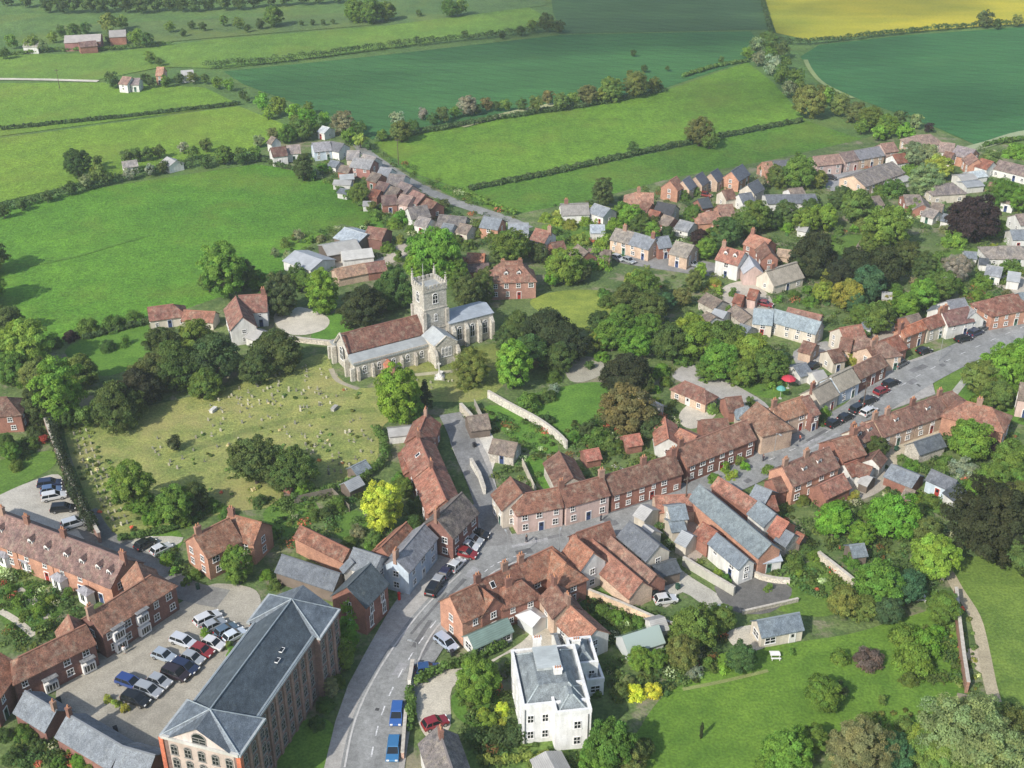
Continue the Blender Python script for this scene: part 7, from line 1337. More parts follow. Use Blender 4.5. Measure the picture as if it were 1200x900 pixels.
CARS = [
    ((152, 799), D1, BLU, 'estate', 'bright blue car at the left end of the parking court island'), ((174, 808), D1, SIL, 'estate', 'silver car nearest the black car in the parking court'),
    ((187, 798), D1, SIL, 'hatch', 'silver car second in the lower row of the parking court'), ((159, 819), D1, BLK, 'estate', 'black car beside the lime bushes in the parking court'),
    ((206, 789), D1, (.03, .02, .025), 'suv', 'dark maroon-black car between silver and black cars in the parking court'), ((217, 781), D1, NVY, 'estate', 'navy black car below the silver one in the parking court'),
    ((226, 771), D1, SIL, 'hatch', 'silver car just below the red one in the parking court'), ((237, 762), D1, RED, 'hatch', 'dark red car in the parking court'),
    ((250, 754), D1, WHT, 'hatch', 'white car above the red one in the parking court'), ((192, 768), D1, (.35, .40, .45), 'hatch', 'pale blue-silver car in the upper row of the parking court'),
    ((215, 751), D1, (.55, .57, .6), 'estate', 'pale silver car left of the red one across the parking court'), ((243, 724), (25, -12), WHT, 'estate', 'white car at the far end of the parking court'),
    ((251, 732), (25, -12), SIL, 'hatch', 'silver car behind the far white car in the parking court'), ((265, 738), (22, -12), (.10, .15, .2), 'hatch', 'blue-grey car nearest the mill in the parking court'),
    ((275, 744), (22, -12), (.6, .65, .68), 'hatch', 'pale car against the mill wall in the parking court'),
    ((58, 566), (26, -3), NVY, 'estate', 'dark navy car at the top of the small left parking court'), ((60, 574), (26, -4), (.10, .16, .28), 'hatch', 'blue car between the navy and white cars, small left court'),
    ((63, 581), (26, -5), WHT, 'estate', 'white car in the small left parking court'), ((74, 595), (24, -2), BLK, 'estate', 'black car alone below the white one, small left court'),
    ((87, 613), (20, -6), (.5, .52, .54), 'suv', 'pale silver car at the bottom of the small left parking court'),
    ((170, 637), (18, -10), BLK, 'hatch', 'black car with pale bonnet on the lane below the graveyard'), ((189, 643), (18, -9), WHT, 'hatch', 'white car on the lane below the graveyard'),
    ((559, 626), (22, 3), BLK, 'estate', 'topmost black car of four at the junction bays'), ((554, 633), (22, 5), SIL, 'hatch', 'silver car second of four at the junction bays'),
    ((549, 640), (22, 5), (.6, .61, .62), 'hatch', 'pale car third of four at the junction bays'), ((545, 648), (24, 6), RED, 'estate', 'red car lowest of four at the junction bays'),
    ((535, 662), (12, -12), (.55, .57, .58), 'hatch', 'pale car at the head of the kerbside line by the blue shop'), ((523, 670), (10, -14), NVY, 'hatch', 'navy car second in the kerbside line by the blue shop'),
    ((515, 679), (10, -14), SIL, 'hatch', 'silver car third in the kerbside line by the blue shop'), ((509, 689), (9, -14), BLK, 'suv', 'black car last in the kerbside line by the blue shop'),
    ((523, 753), (22, 17), (.40, .46, .55), 'estate', 'pale blue car beside the lit orange gable'), ((501, 784), (20, -3), (.03, .08, .2), 'hatch', 'blue car tucked behind the clipped hedge'),
    ((465, 837), (-3, 24), (.04, .12, .35), 'estate', 'dark blue car parked on the lower main road'), ((461, 878), (-3, 26), (.045, .17, .34), 'estate', 'bright sky-blue car parked at the bottom of the main road'),
    ((510, 847), (14, -5), (.25, .02, .03), 'hatch', 'dark red car behind the house at the bottom edge'), ((780, 702), (20, -3), WHT, 'hatch', 'white car in the lane at the end of the long barns'), ((765, 695), (24, -3), BLK, 'suv', 'black car in the lane at the end of the long barns'),
    ((977, 496), (16, -8), BLK, 'hatch', 'lowest black car of the high street bays'), ((991, 489), (16, -8), BLK, 'hatch', 'second black car up the high street bays'), ((1006, 479), (16, -8), (.02, .022, .025), 'suv', 'third black car up the high street bays'),
    ((1018, 469), (16, -7), (.025, .028, .03), 'estate', 'fourth black car up the high street bays'), ((1018, 482), (20, -11), (.6, .6, .58), 'estate', 'white car standing out from the bays in the high street'), ((1033, 458), (16, -7), RED, 'hatch', 'red car in the high street bays'),
    ((1044, 449), (16, -7), BLK, 'estate', 'black car just above the red one on the high street'), ((1055, 426), (14, -8), GRY, 'suv', 'dark grey car in shade before the brown hipped house'),
    ((1083, 411), (14, -4), BLK, 'hatch', 'black car in front of the orange gabled street house'), ((1129, 397), (15, -4), BLK, 'estate', 'black car in front of the white street house'), ((1143, 390), (14, -6), NVY, 'suv', 'dark car at the corner of the white street house'),
    ((1150, 385), (13, -6), GRY, 'hatch', 'dark grey car last beside the street terrace'),
    ((954, 428), (13, -7), BLK, 'hatch', 'black car in the yard behind the red parasol'), ((976, 426), (12, -6), (.2, .2, .2), 'hatch', 'grey car in the yard behind the street thatch'), ((897, 356), (10, 2), RED, 'hatch', 'red car in front of the pink outhouse by the inn'),
    ((724, 302), (13, 5), (.5, .5, .5), 'hatch', 'silver car at the left of the shaded car park'), ((737, 305), (13, 5), SIL, 'hatch', 'second silver car in the shaded car park'), ((812, 309), (13, 4), (.3, .32, .34), 'hatch', 'grey car at the right of the shaded car park'),
    ((974, 208), (10, 1), (.03, .03, .035), 'hatch', 'dark car in the pale upper car park'), ((827, 228), (10, 2), (.2, .03, .025), 'hatch', 'red car among the slate gabled estate houses'),
]
for (p, d, c_, k_, l_) in CARS: car(p, d, c_, k_, l_, z=.12 if 440 < p[0] < 570 and p[1] > 610 or p[0] > 970 and p[1] > 380 else .035)
# ------------------------------------------------------------------ graves
def stone_mesh(i):
    mb = MB()
    if i == 0:
        pr = [(-.32, 0), (.32, 0), (.32, .75)] + [(.32 * math.cos(a), .75 + .25 * math.sin(a)) for a in [math.pi * k / 6 for k in range(1, 6)]] + [(-.32, .75)]
        mb.add([(x, y, z) for y in (-.08, .08) for x, z in pr], [tuple(range(len(pr))), tuple(range(2 * len(pr) - 1, len(pr) - 1, -1))] + [(i_, (i_ + 1) % len(pr), len(pr) + (i_ + 1) % len(pr), len(pr) + i_) for i_ in range(len(pr))])
    elif i == 1: mb.box((0, 0, .55), (.62, .16, 1.1)); mb.box((0, 0, .06), (.8, .35, .16))
    elif i == 2: mb.box((0, 0, .12), (.9, .5, .25)); mb.box((0, 0, .75), (.16, .14, 1.1)); mb.box((0, 0, .98), (.62, .13, .15))
    else: mb.box((0, 0, .3), (.8, 1.9, .6)); mb.box((0, 0, .66), (.95, 2.05, .14))
    me = mb.mesh('gravestone', ['gravestone_rock']); bm = bmesh.new(); bm.from_mesh(me); bmesh.ops.recalc_face_normals(bm, faces=bm.faces); bm.to_mesh(me); bm.free(); return me
grng = random.Random(5)
def grave(p, k, rz, s=1.0):
    g = G(p); nm = 'gravestone' if k != 3 else 'chest_tomb'
    if k == 3: return None
    o = obj(nm, cached(('gr', k), lambda: stone_mesh(k)), None, (g.x, g.y, -.02), rz + grng.uniform(-.12, .12), grng.choice([(.30, .28, .2), (.24, .23, .17), (.37, .35, .26), (.17, .17, .13)]), (s,) * 3)
    o.rotation_euler[0] = grng.uniform(-.08, .08); return o
GPOLY = [[(225, 480), (290, 452), (345, 428), (385, 432), (410, 452), (400, 470), (330, 488), (250, 508)], [(330, 498), (440, 488), (438, 530), (420, 552), (380, 560), (345, 535)], [(160, 515), (260, 505), (290, 520), (230, 545), (185, 555)], [(530, 425), (570, 430), (560, 450), (520, 455)], [(440, 452), (520, 437), (530, 445), (500, 462)]]
cnt = 0
for poly, n_ in zip(GPOLY, (90, 52, 18, 8, 8)):
    k = 0
    xs = [q[0] for q in poly]; ys = [q[1] for q in poly]
    while k < n_:
        p = (grng.uniform(min(xs), max(xs)), grng.uniform(min(ys), max(ys)))
        if inpoly(p[0], p[1], poly) and math.hypot(p[0] - 204, p[1] - 522) > 14:
            o = grave(p, grng.choice([0, 0, 1, 1, 2]), R(-20), grng.uniform(.5, .8)); k += 1
            tag(o, 'x', 'gravestone', p, 'headstones scattered over the churchyard', 'small weathered headstone standing in the dry churchyard grass')
for i in range(16):
    a = i / 15; p = (79 + 52 * a + 2 * math.sin(i), 502 + 116 * a)
    for j in range(3):
        o = grave((p[0] + j * 7 + 3, p[1] - j * 2.2), grng.choice([0, 1, 0]), R(-28), grng.uniform(.6, .9)); tag(o, 'x', 'gravestone', p, 'headstones in the rows beside the left churchyard wall', 'headstone in the short rows beside the left churchyard hedge')
for k, (p, l_) in enumerate((((250, 482), 'grey railed tomb with pale slab at the upper graveyard'), ((516, 440), 'pale tomb in front of the church transept'), ((392, 480), 'long pale chest tomb in the middle of the graveyard'))):
    g = G(p); o = obj('chest_tomb', cached(('gr', 3), lambda: stone_mesh(3)), None, (g.x, g.y, 0), R(-20), (.5, .48, .43)); tag(o, 'x', 'tomb', p, None, l_)
# churchyard cross on a stepped base
g = G((515, 443)); mb = MB()
for k in range(3): mb.box((0, 0, .15 + k * .3), (2.2 - k * .6, 2.2 - k * .6, .3))
mb.tube((0, 0, .9), (0, 0, 4.2), .16, .11, 8); mb.box((0, 0, 3.7), (.9, .16, .18))
o = obj('stone_cross', mb.mesh('stone_cross', ['gravestone_rock']), None, (g.x, g.y, 0), 0, (.55, .53, .48)); tag(o, 'x', 'cross', (515, 443), None, 'tall stone cross on steps in front of the church')
# ------------------------------------------------------------------ street furniture, people, garden things
def person(p, top, legs, rz, label, arm=.25, z=0):
    g = G(p); root = empty('person', (g.x, g.y, z)); root.rotation_euler[2] = rz
    V = [(0, 0, .95), (0, 0, 1.2), (0, 0, 1.42), (0, .01, 1.52), (0, .02, 1.64), (-.19, 0, 1.40), (-.25, .03, 1.12), (-.24, .12, .88), (.19, 0, 1.40), (.25, -.03, 1.12), (.24, .06, .88), (-.09, 0, .9), (-.11, .08, .5), (-.11, .02, .07), (-.11, .16, .04), (.09, 0, .9), (.11, -.06, .5), (.11, -.16, .07), (.11, -.02, .04)]
    E = [(0, 1), (1, 2), (2, 3), (3, 4), (2, 5), (5, 6), (6, 7), (2, 8), (8, 9), (9, 10), (0, 11), (11, 12), (12, 13), (13, 14), (0, 15), (15, 16), (16, 17), (17, 18)]
    rad = [.16, .15, .16, .065, .105, .075, .05, .04, .075, .05, .04, .1, .07, .05, .045, .1, .07, .05, .045]
    me = bpy.data.meshes.new('body'); me.from_pydata(V, E, []); o = obj('body', me, root); me.materials.append(M['skin'])
    md = o.modifiers.new('skin', 'SKIN'); 
    for i, sv in enumerate(me.skin_vertices[0].data): sv.radius = (rad[i], rad[i]); sv.use_root = i == 0
    o.modifiers.new('sub', 'SUBSURF').levels = 1; o.modifiers['sub'].render_levels = 2
    def cloth(nm, segs, c):
        mb = MB()
        for a, b_, r0, r1 in segs: mb.tube(a, b_, r0, r1, 10)
        obj(nm, mb.mesh(nm, ['paint'], True), root, col=c)
    cloth('jacket', [((0, 0, .86), (0, 0, 1.2), .2, .19), ((0, 0, 1.2), (0, 0, 1.46), .2, .15), ((-.19, 0, 1.42), (-.25, .03, 1.1), .1, .075), ((-.25, .03, 1.12), (-.24, .1, .92), .075, .06), ((.19, 0, 1.42), (.25, -.03, 1.1), .1, .075), ((.25, -.03, 1.12), (.24, .05, .92), .075, .06)], top)
    cloth('trousers', [((-.09, 0, .92), (-.11, .08, .5), .125, .09), ((-.11, .08, .5), (-.11, .02, .1), .09, .07), ((.09, 0, .92), (.11, -.06, .5), .125, .09), ((.11, -.06, .5), (.11, -.16, .1), .09, .07)], legs)
    mb = MB(); mb.tube((0, -.02, 1.66), (0, -.02, 1.77), .115, .06, 10); obj('hair', mb.mesh('hair', ['paint'], True), root, col=(.05, .03, .02))
    tag(root, 'x', 'person', p, None, label)
person((146, 766), (.75, .74, .72), (.55, .54, .5), R(200), 'person in white walking across the parking court')
person((617, 636), (.04, .04, .05), (.03, .03, .05), R(60), 'person in dark clothes on the pavement by the pink corner terrace', z=.12)
person((704, 611), (.05, .05, .07), (.02, .02, .03), R(80), 'person in dark clothes on the pavement below the long terrace', z=.12)
person((894, 541), (.06, .04, .05), (.02, .02, .03), R(-60), 'person standing at the kerb where the high street begins', z=.12)
person((937, 518), (.3, .08, .06), (.03, .03, .05), R(-60), 'person in a red top on the high street pavement', z=.12)
def post(name, p, parts, label, cat, mats, cols=None, z=.1):
    g = G(p); root = empty(name, (g.x, g.y, z))
    for nm, mb, c_ in parts: obj(nm, mb.mesh(nm, mats[nm]), root, col=c_)
    tag(root, 'x', cat, p, None, label)
def lamp(p, label, rz=0):
    a = MB(); a.tube((0, 0, 0), (0, 0, 1), .1, .08, 8); a.tube((0, 0, 1), (0, 0, 6.5), .06, .045, 8); a.tube((0, 0, 6.4), (.9 * math.cos(rz), .9 * math.sin(rz), 6.7), .04, .035, 6)
    b_ = MB(); b_.box((1.1 * math.cos(rz), 1.1 * math.sin(rz), 6.7), (.7, .26, .16), 0, rz); c_ = MB(); c_.box((1.1 * math.cos(rz), 1.1 * math.sin(rz), 6.605), (.5, .2, .04), 0, rz)
    post('street_lamp', p, [('pole', a, (.25, .26, .26)), ('lamp_head', b_, (.3, .31, .31)), ('lens', c_, None)], label, 'street lamp', {'pole': ['paint'], 'lamp_head': ['paint'], 'lens': ['lens']})
lamp((490, 790), 'street lamp at the kerb by the drive entrance', R(170)); lamp((655, 660), 'street lamp pole beside the terrace facing the pink corner house', R(80)); lamp((595, 662), 'street lamp beside the brown-roofed junction terrace', R(110))
lamp((906, 540), 'street lamp where the high street begins', R(-60)); lamp((1100, 424), 'street lamp by the grass triangle', R(120))
def pole(p, label, h=8):
    a = MB(); a.tube((0, 0, 0), (0, 0, h), .14, .1, 8); b_ = MB(); b_.box((0, 0, h - .5), (1.8, .12, .14), 0, R(30))
    for x in (-.7, -.3, .3, .7): b_.tube((x * math.cos(R(30)), x * math.sin(R(30)), h - .43), (x * math.cos(R(30)), x * math.sin(R(30)), h - .2), .05, .04, 6)
    post('telegraph_pole', p, [('pole', a, (.12, .09, .07)), ('crossarm', b_, (.12, .1, .08))], label, 'pole', {'pole': ['wood_board'], 'crossarm': ['wood_board']}, z=0)
pole((467, 193), 'telegraph pole in the bright pasture beside the north lane', 9); pole((802, 605), 'white telegraph pole standing in the crowded yard', 9); pole((1010, 465 + 20), 'telegraph pole at the high street bays', 8); pole((70, 104), 'small pole beside the far white track', 8)
# post box / red kiosk
a = MB(); a.tube((0, 0, 0), (0, 0, 1.4), .26, .26, 14); a.tube((0, 0, 1.4), (0, 0, 1.6), .31, .18, 14); b_ = MB(); b_.box((0, -.262, 1.2), (.28, .03, .06))
post('post_box', (468, 703), [('body', a, (.5, .02, .02)), ('slot', b_, (.01, .01, .01))], 'red post box at the corner of the brick hall', 'post box', {'body': ['paint'], 'slot': ['paint']})
def parasol(p, r_, c_, label):
    a = MB(); a.tube((0, 0, 0), (0, 0, 3.1), .04, .04, 8); a.box((0, 0, .06), (.6, .6, .12)); b_ = MB(); n = 8; H0 = 2.5
    ring = [[(r_ * k * math.cos(2 * math.pi * i / n), r_ * k * math.sin(2 * math.pi * i / n), H0 + z) for i in range(n)] for k, z in ((1, 0), (.75, .35), (.4, .6), (.03, .72))]
    low = [[(x, y, z - .05) for x, y, z in q] for q in ring]; vs = sum(ring, []) + sum(low, []); fs = []
    for k in range(3):
        for i in range(n):
            fs.append((k * n + i, k * n + (i + 1) % n, (k + 1) * n + (i + 1) % n, (k + 1) * n + i)); o_ = 4 * n; fs.append((o_ + k * n + i, o_ + (k + 1) * n + i, o_ + (k + 1) * n + (i + 1) % n, o_ + k * n + (i + 1) % n))
    for i in range(n): fs.append((i, 4 * n + i, 4 * n + (i + 1) % n, (i + 1) % n))
    fs += [tuple(range(3 * n, 4 * n))]; b_.add(vs, fs)
    post('parasol', p, [('pole', a, (.5, .48, .44)), ('canopy', b_, c_)], label, 'parasol', {'pole': ['paint'], 'canopy': ['paint']}, z=0)
parasol((923, 455), 1.7, (.42, .04, .06), 'large red parasol in the garden behind the street houses'); parasol((914, 467), 1.1, (.10, .30, .26), 'teal parasol next to the red one')
def bin_(p, c_, label, rz):
    a = MB(); a.box((0, 0, .5), (.55, .62, .9), 0, 0, 1.12); l = MB(); l.box((0, 0, 1.0), (.64, .74, .08)); l.box((0, -.36, .98), (.5, .08, .08)); q = MB()
    for s in (-1, 1): q.tube((s * .24, -.3, .1), (s * .3, -.3, .1), .11, .11, 8)
    root = empty('wheelie_bin', G(p)); root.rotation_euler[2] = rz; obj('body', a.mesh('body', ['paint']), root, col=c_); obj('lid', l.mesh('lid', ['paint']), root, col=tuple(x * .8 for x in c_)); obj('wheel', q.mesh('wheel', ['tyre']), root)
    tag(root, 'x', 'bin', p, 'wheelie bins standing by the houses', label)
for p, c_, l_ in (((64, 828), (.03, .07, .04), 'dark green wheelie bin between the two slate garages'), ((70, 824), (.03, .03, .035), 'black wheelie bin between the two slate garages'), ((136, 858), (.03, .03, .035), 'black wheelie bin behind the long slate garage'), ((232, 690), (.03, .08, .05), 'green wheelie bin at the mouth of the parking court'), ((530, 768), (.03, .03, .035), 'black wheelie bin at the foot of the lit orange gable'),
                  ((794, 690), (.03, .08, .05), 'green wheelie bin by the pale lane wall'), ((816, 668), (.03, .04, .12), 'blue wheelie bin in the yard by the pale lane wall'), ((604, 768), (.03, .03, .035), 'black wheelie bin on the drive behind the villa'), ((1050, 528), (.03, .08, .05), 'green wheelie bin on the sandy drive'), ((556, 524), (.03, .03, .035), 'black wheelie bin in the pale lane-side courtyard')): bin_(p, c_, l_, R(30))
# garden tables, bins: small white picnic set by the bungalow
def table(p, label):
    a = MB(); a.box((0, 0, .74), (1.6, .9, .06)); root = empty('garden_table', G(p)); obj('tabletop', a.mesh('tabletop', ['paint']), root, col=(.7, .69, .65))
    for sx in (-.65, .65):
        for sy in (-.35, .35):
            q = MB(); q.box((sx, sy, .36), (.07, .07, .72)); obj('leg', q.mesh('leg', ['paint']), root, col=(.6, .6, .56))
    for sy in (-.8, .8):
        q = MB(); q.box((0, sy, .44), (1.6, .3, .06)); 
        for sx in (-.6, .6): q.box((sx, sy, .2), (.07, .26, .42))
        obj('bench_seat', q.mesh('bench_seat', ['paint']), root, col=(.66, .65, .6))
    tag(root, 'x', 'table', p, None, label)
table((908, 770), 'white garden table in front of the slate bungalow'); table((1078, 702), 'pale garden table below the bluish tree by the walled track'); table((846, 715), 'white garden table beside the dark yard')
# ------------------------------------------------------------------ small planting nobody could count
def planting(name, polys, seed, col, smin=.35, smax=1.3):
    rng = np.random.default_rng(seed); rr = random.Random(seed); P, Q, T = [], [], []
    for poly, n in polys:
        xs = [q[0] for q in poly]; ys = [q[1] for q in poly]; k = 0; tries = 0
        while k < n and tries < n * 12:
            tries += 1; p = (rr.uniform(min(xs), max(xs)), rr.uniform(min(ys), max(ys)))
            if not inpoly(p[0], p[1], poly): continue
            g = G(p)
            if any(inpoly(g.x, g.y, e) for e in EXCL) or any(inpoly(g.x, g.y, e) for e in FOOT): continue
            k += 1; s = rr.uniform(smin, smax) * (1.25 if p[1] < 420 else 1); m_ = int(26 + 30 * s)
            q = rng.normal(size=(m_, 3)); q /= np.linalg.norm(q, axis=1)[:, None]; q[:, 2] = np.abs(q[:, 2])
            P.append(np.array([g.x, g.y, .1]) + q * s * rng.uniform(.6, 1.1, (m_, 1)) * np.array([1.15, 1.15, .85])); Q.append(q)
            b0 = rng.uniform(.6, 1.7); hue = rng.uniform(-.22, .28)
            t = np.array([[b0 * (1 + hue), b0, b0 * (1 - hue * .5)]])
            if rr.random() < .09: t = np.array(rr.choice([[[5, 3.2, 7.]], [[6, 1.2, 2.5]], [[5.5, 4.2, 8]], [[2.5, .9, 1.2]]]))
            T.append(np.tile(t, (m_, 1)) * rng.uniform(.75, 1.25, (m_, 1)))
    me = leaves_mesh(name, np.concatenate(P), np.concatenate(Q), .2, np.concatenate(T), seed); o = obj(name, me, None, (0, 0, 0), 0, col); o['kind'] = 'stuff'; o['label'] = 'low mixed garden plants between the houses' if 'garden' in name else 'rough weeds in the churchyard and along the track'; return o
planting('garden_planting', [
    ([(0, 655), (60, 680), (120, 720), (60, 760), (0, 760)], 96), ([(280, 590), (440, 560), (480, 600), (440, 650), (330, 640)], 112), ([(540, 475), (650, 500), (690, 560), (620, 590), (560, 560)], 96), ([(650, 500), (790, 470), (800, 530), (700, 560)], 144),
    ([(660, 690), (790, 730), (730, 760), (640, 760)], 128), ([(560, 770), (610, 780), (600, 870), (540, 880)], 48), ([(700, 760), (860, 730), (830, 800), (720, 820)], 112), ([(800, 600), (1000, 560), (1120, 600), (1100, 700), (900, 700)], 304), ([(1000, 500), (1200, 490), (1200, 600), (1040, 590)], 176),
    ([(740, 280), (960, 260), (1200, 240), (1200, 380), (1000, 400), (900, 460), (760, 440)], 512), ([(640, 240), (800, 215), (960, 200), (1190, 170), (1200, 250), (900, 300), (640, 300)], 480), ([(340, 180), (430, 170), (600, 250), (640, 300), (540, 300), (440, 260)], 240), ([(20, 860), (130, 890), (20, 900)], 48),
    ([(560, 860), (700, 880), (690, 900), (560, 900)], 38), ([(200, 640), (230, 690), (180, 660)], 19), ([(0, 490), (50, 500), (40, 540), (0, 540)], 25), ([(740, 580), (830, 580), (820, 660), (760, 640)], 41), ([(1060, 740), (1120, 720), (1125, 800), (1070, 800)], 41), ([(340, 270), (460, 260), (470, 320), (340, 320)], 64)], 11, (.10, .155, .045))
planting('meadow_weeds', [([(165, 640), (130, 628), (90, 560), (80, 500), (110, 490), (140, 560), (180, 615)], 60), ([(240, 500), (340, 440), (430, 460), (440, 540), (330, 590), (200, 600)], 60), ([(1105, 700), (1140, 720), (1150, 815), (1122, 815)], 60), ([(1020, 835), (1180, 825), (1190, 850), (1020, 860)], 40)], 12, (.13, .18, .05), .2, .5)
# ------------------------------------------------------------------ labels: each singles out one thing by its look and what stands near it
LM = [('the church tower', 507, 352), ('the church nave', 450, 418), ('the white villa', 640, 820), ('the slate mill', 290, 790), ('the golden tree', 447, 593), ('the parking court', 190, 790), ('the white inn', 858, 315), ('the copper beech', 1143, 257), ('the long thatched cottage', 915, 322),
      ('the red parasol', 923, 450), ('the slate bungalow', 915, 735), ('the walled field track', 1128, 755), ('the street junction', 578, 645), ('the far farm barns', 105, 45), ('the rapeseed field', 1060, 20), ('the bright meadow', 170, 300), ('the farmyard barns', 408, 285), ('the brick manor', 600, 330), ('the porch terrace', 70, 655),
      ('the pale greenhouse', 754, 750), ('the walled lawn', 662, 485), ('the grass triangle', 1122, 440), ('the high street cars', 1005, 480), ('the pale blue cottage', 1105, 568), ('the lone graveyard tree', 204, 519), ('the far crop field', 470, 90), ('the small left court', 65, 585), ('the slate gables', 838, 210), ('the huge dark tree', 1165, 612),
      ('the gravel circle', 352, 377), ('the north lane', 520, 235), ('the hamlet cottages', 350, 178), ('the white street house', 1120, 372), ('the orange hipped house', 1148, 475), ('the very long slate hall', 860, 605), ('the long barns', 735, 665), ('the pale courtyard', 815, 485), ('the manor lawn', 675, 362), ('the meadow cottage', 190, 360),
      ('the church lane cottages', 505, 535), ('the large lawn', 950, 800), ('the orange gable house', 538, 720), ('the far white track', 60, 93), ('the pasture hedge', 700, 192), ('the big crop field', 1080, 90), ('the upper car park', 985, 208), ('the shaded car park', 780, 308), ('the conservatory hedge', 540, 782), ('the long low block', 925, 228), ('the open cart shed', 362, 668)]
def rel(p):
    sx = 1.0; best = min(LM, key=lambda l: math.hypot(l[1] - p[0], (l[2] - p[1]) * 1.4)); dx, dy = p[0] - best[1], (p[1] - best[2]) * 1.4
    if abs(dx) > 2.2 * abs(dy): w = 'right of' if dx > 0 else 'left of'
    elif abs(dy) > 2.2 * abs(dx): w = 'in front of' if dy > 0 else 'behind'
    else: w = ('before and ' if dy > 0 else 'behind and ') + ('right of' if dx > 0 else 'left of')
    if math.hypot(dx, dy) < 12: w = 'close by'
    return w + ' ' + best[0]
ORD = ['', 'first', 'second', 'third', 'fourth', 'fifth', 'sixth', 'seventh', 'eighth', 'ninth', 'tenth', 'eleventh', 'twelfth', 'thirteenth', 'fourteenth', 'fifteenth', 'sixteenth', 'seventeenth', 'eighteenth', 'nineteenth', 'twentieth']
def ordn(i): return ORD[i] if i <= 20 else ('twenty-' + ORD[i - 20] if i < 30 else 'thirty-' + ORD[i - 30] if i > 30 else 'thirtieth')
buckets = {}
for o, d, p, l in THINGS:
    if l: o['label'] = l; continue
    if o.get('group') == 'trees of the belt along the top edge': key = 'tree from the left in the dark tree belt along the top edge'
    else: key = d + ' ' + rel(p)
    buckets.setdefault(key, []).append((p, o))
for key, L_ in buckets.items():
    L_.sort(key=lambda q: q[0][0]); n = len(L_)
    for i, (p, o) in enumerate(L_):
        if 'top edge' in key: o['label'] = ordn(i + 1) + ' ' + key
        elif n == 1: o['label'] = key
        elif n == 2: o['label'] = ('left ' if i == 0 else 'right ') + 'one of two: ' + key if False else ('leftmost ' if i == 0 else 'rightmost ') + key
        else: o['label'] = 'leftmost ' + key if i == 0 else 'rightmost ' + key if i == n - 1 else ordn(i + 1) + ' from left ' + key
        if not o.get('group') and n > 1: o['group'] = key[:60]
# ------------------------------------------------------------------ light and air
AZ, EL = R(40), R(37.5)            # shadows run 38 degrees to the right of straight ahead
to_sun = Vector((-math.sin(AZ) * math.cos(EL), -math.cos(AZ) * math.cos(EL), math.sin(EL)))
ld = bpy.data.lights.new('sun', 'SUN'); ld.energy = SUN_E; ld.angle = R(.55); ld.color = (1, .955, .88)
lo = bpy.data.objects.new('sun', ld); COL.objects.link(lo); lo.rotation_euler = to_sun.to_track_quat('Z', 'Y').to_euler(); lo.location = (0, 0, 400)
w = bpy.data.worlds.new('World'); SC.world = w; w.use_nodes = True; nt = w.node_tree
sk = nt.nodes.new('ShaderNodeTexSky'); sk.sky_type = 'NISHITA'; sk.sun_disc = False; sk.sun_elevation = EL; sk.sun_rotation = math.atan2(to_sun.x, to_sun.y)
sk.air_density = 1.0; sk.dust_density = 1.5; sk.ozone_density = 1.0
nt.links.new(sk.outputs[0], nt.nodes['Background'].inputs['Color']); nt.nodes['Background'].inputs['Strength'].default_value = SKY_E
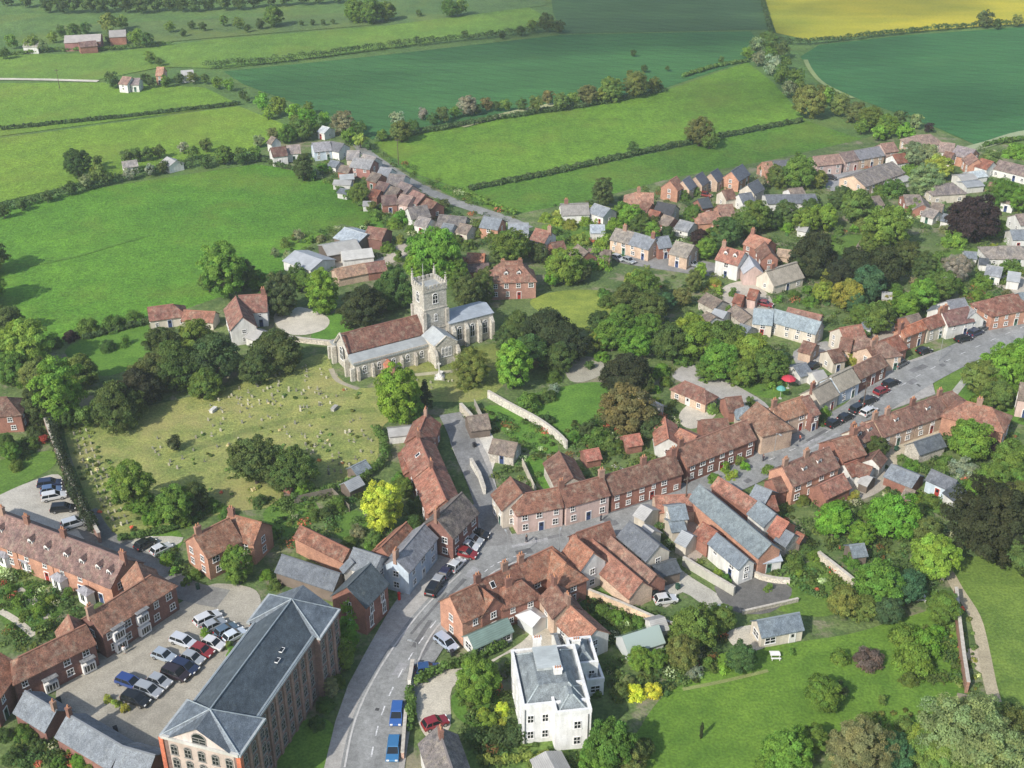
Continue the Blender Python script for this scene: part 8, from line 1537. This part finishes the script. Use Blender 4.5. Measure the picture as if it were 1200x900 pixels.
# clouds high above the camera, out of the picture: their shade falls on the fields
def cloud(spot, sx, sy, seed, alt=750, rz=0, dens=.03):
    g = G(spot); c_ = g + to_sun * (alt / to_sun.z); bm = bmesh.new(); bmesh.ops.create_icosphere(bm, subdivisions=5, radius=1)
    from mathutils import noise as nz
    for v in bm.verts:
        d = 1 + .32 * nz.fractal(v.co * 1.3 + Vector((seed * 3.1, seed, 0)), .8, 2.1, 5); v.co = Vector((v.co.x * sx * d, v.co.y * sy * d, v.co.z * 34 * d if v.co.z > 0 else v.co.z * 14 * d))
    me = bpy.data.meshes.new('cloud'); bm.to_mesh(me); bm.free(); me.materials.append(M['cloud' + ('' if dens > .02 else '_thin')])
    o = obj('cloud', me, None, c_, rz); o['kind'] = 'structure'
for nm, dn in (('cloud', .026), ('cloud_thin', .013)):
    m, nt, b = mat(nm); nt.nodes.remove(b); vs_ = N(nt, 'VolumeScatter', Density=dn, Anisotropy=.4); vs_.inputs['Color'].default_value = (1, 1, 1, 1); nt.links.new(vs_.outputs[0], nt.nodes['Material Output'].inputs['Volume']); M[nm] = m
cloud((752, 44), 75, 26, 1, rz=R(-4)); cloud((560, 60), 60, 14, 7, dens=.013); cloud((840, 118), 34, 24, 2, rz=R(10), dens=.013); cloud((400, 245), 20, 15, 3, dens=.013); cloud((1120, 128), 38, 18, 4, dens=.013); cloud((720, 8), 90, 40, 5, rz=R(5), dens=.013); cloud((350, 105), 40, 14, 6, dens=.013); cloud((870, 195), 40, 12, 8, dens=.013); cloud((1000, 66), 30, 14, 9, dens=.013); cloud((1040, 10), 50, 26, 10, dens=.013)
# air
if HAZE > 0:
    mb = MB(); mb.box((0, 2300, CAMH / 2 + 4), (7400, 5700, CAMH + 14)); ho = obj('haze', mb.mesh('haze', []), None); ho['kind'] = 'stuff'
    m, nt, b = mat('haze'); nt.nodes.remove(b); pv = nt.nodes.new('ShaderNodeVolumePrincipled'); pv.inputs['Color'].default_value = (.88, .93, 1, 1); pv.inputs['Density'].default_value = HAZE; pv.inputs['Anisotropy'].default_value = .2
    nt.links.new(pv.outputs[0], nt.nodes['Material Output'].inputs['Volume']); ho.data.materials.append(m)
SC.view_settings.view_transform = 'Standard'; SC.view_settings.look = 'None'; SC.view_settings.exposure = EXPO; SC.view_settings.gamma = 1
SC.render.engine = 'CYCLES'; cy = SC.cycles; cy.max_bounces = 5; cy.diffuse_bounces = 2; cy.glossy_bounces = 2; cy.transmission_bounces = 2; cy.volume_bounces = 1; cy.transparent_max_bounces = 8; cy.use_denoising = True; cy.caustics_reflective = False; cy.caustics_refractive = False
SC.render.resolution_x = 1024; SC.render.resolution_y = 768
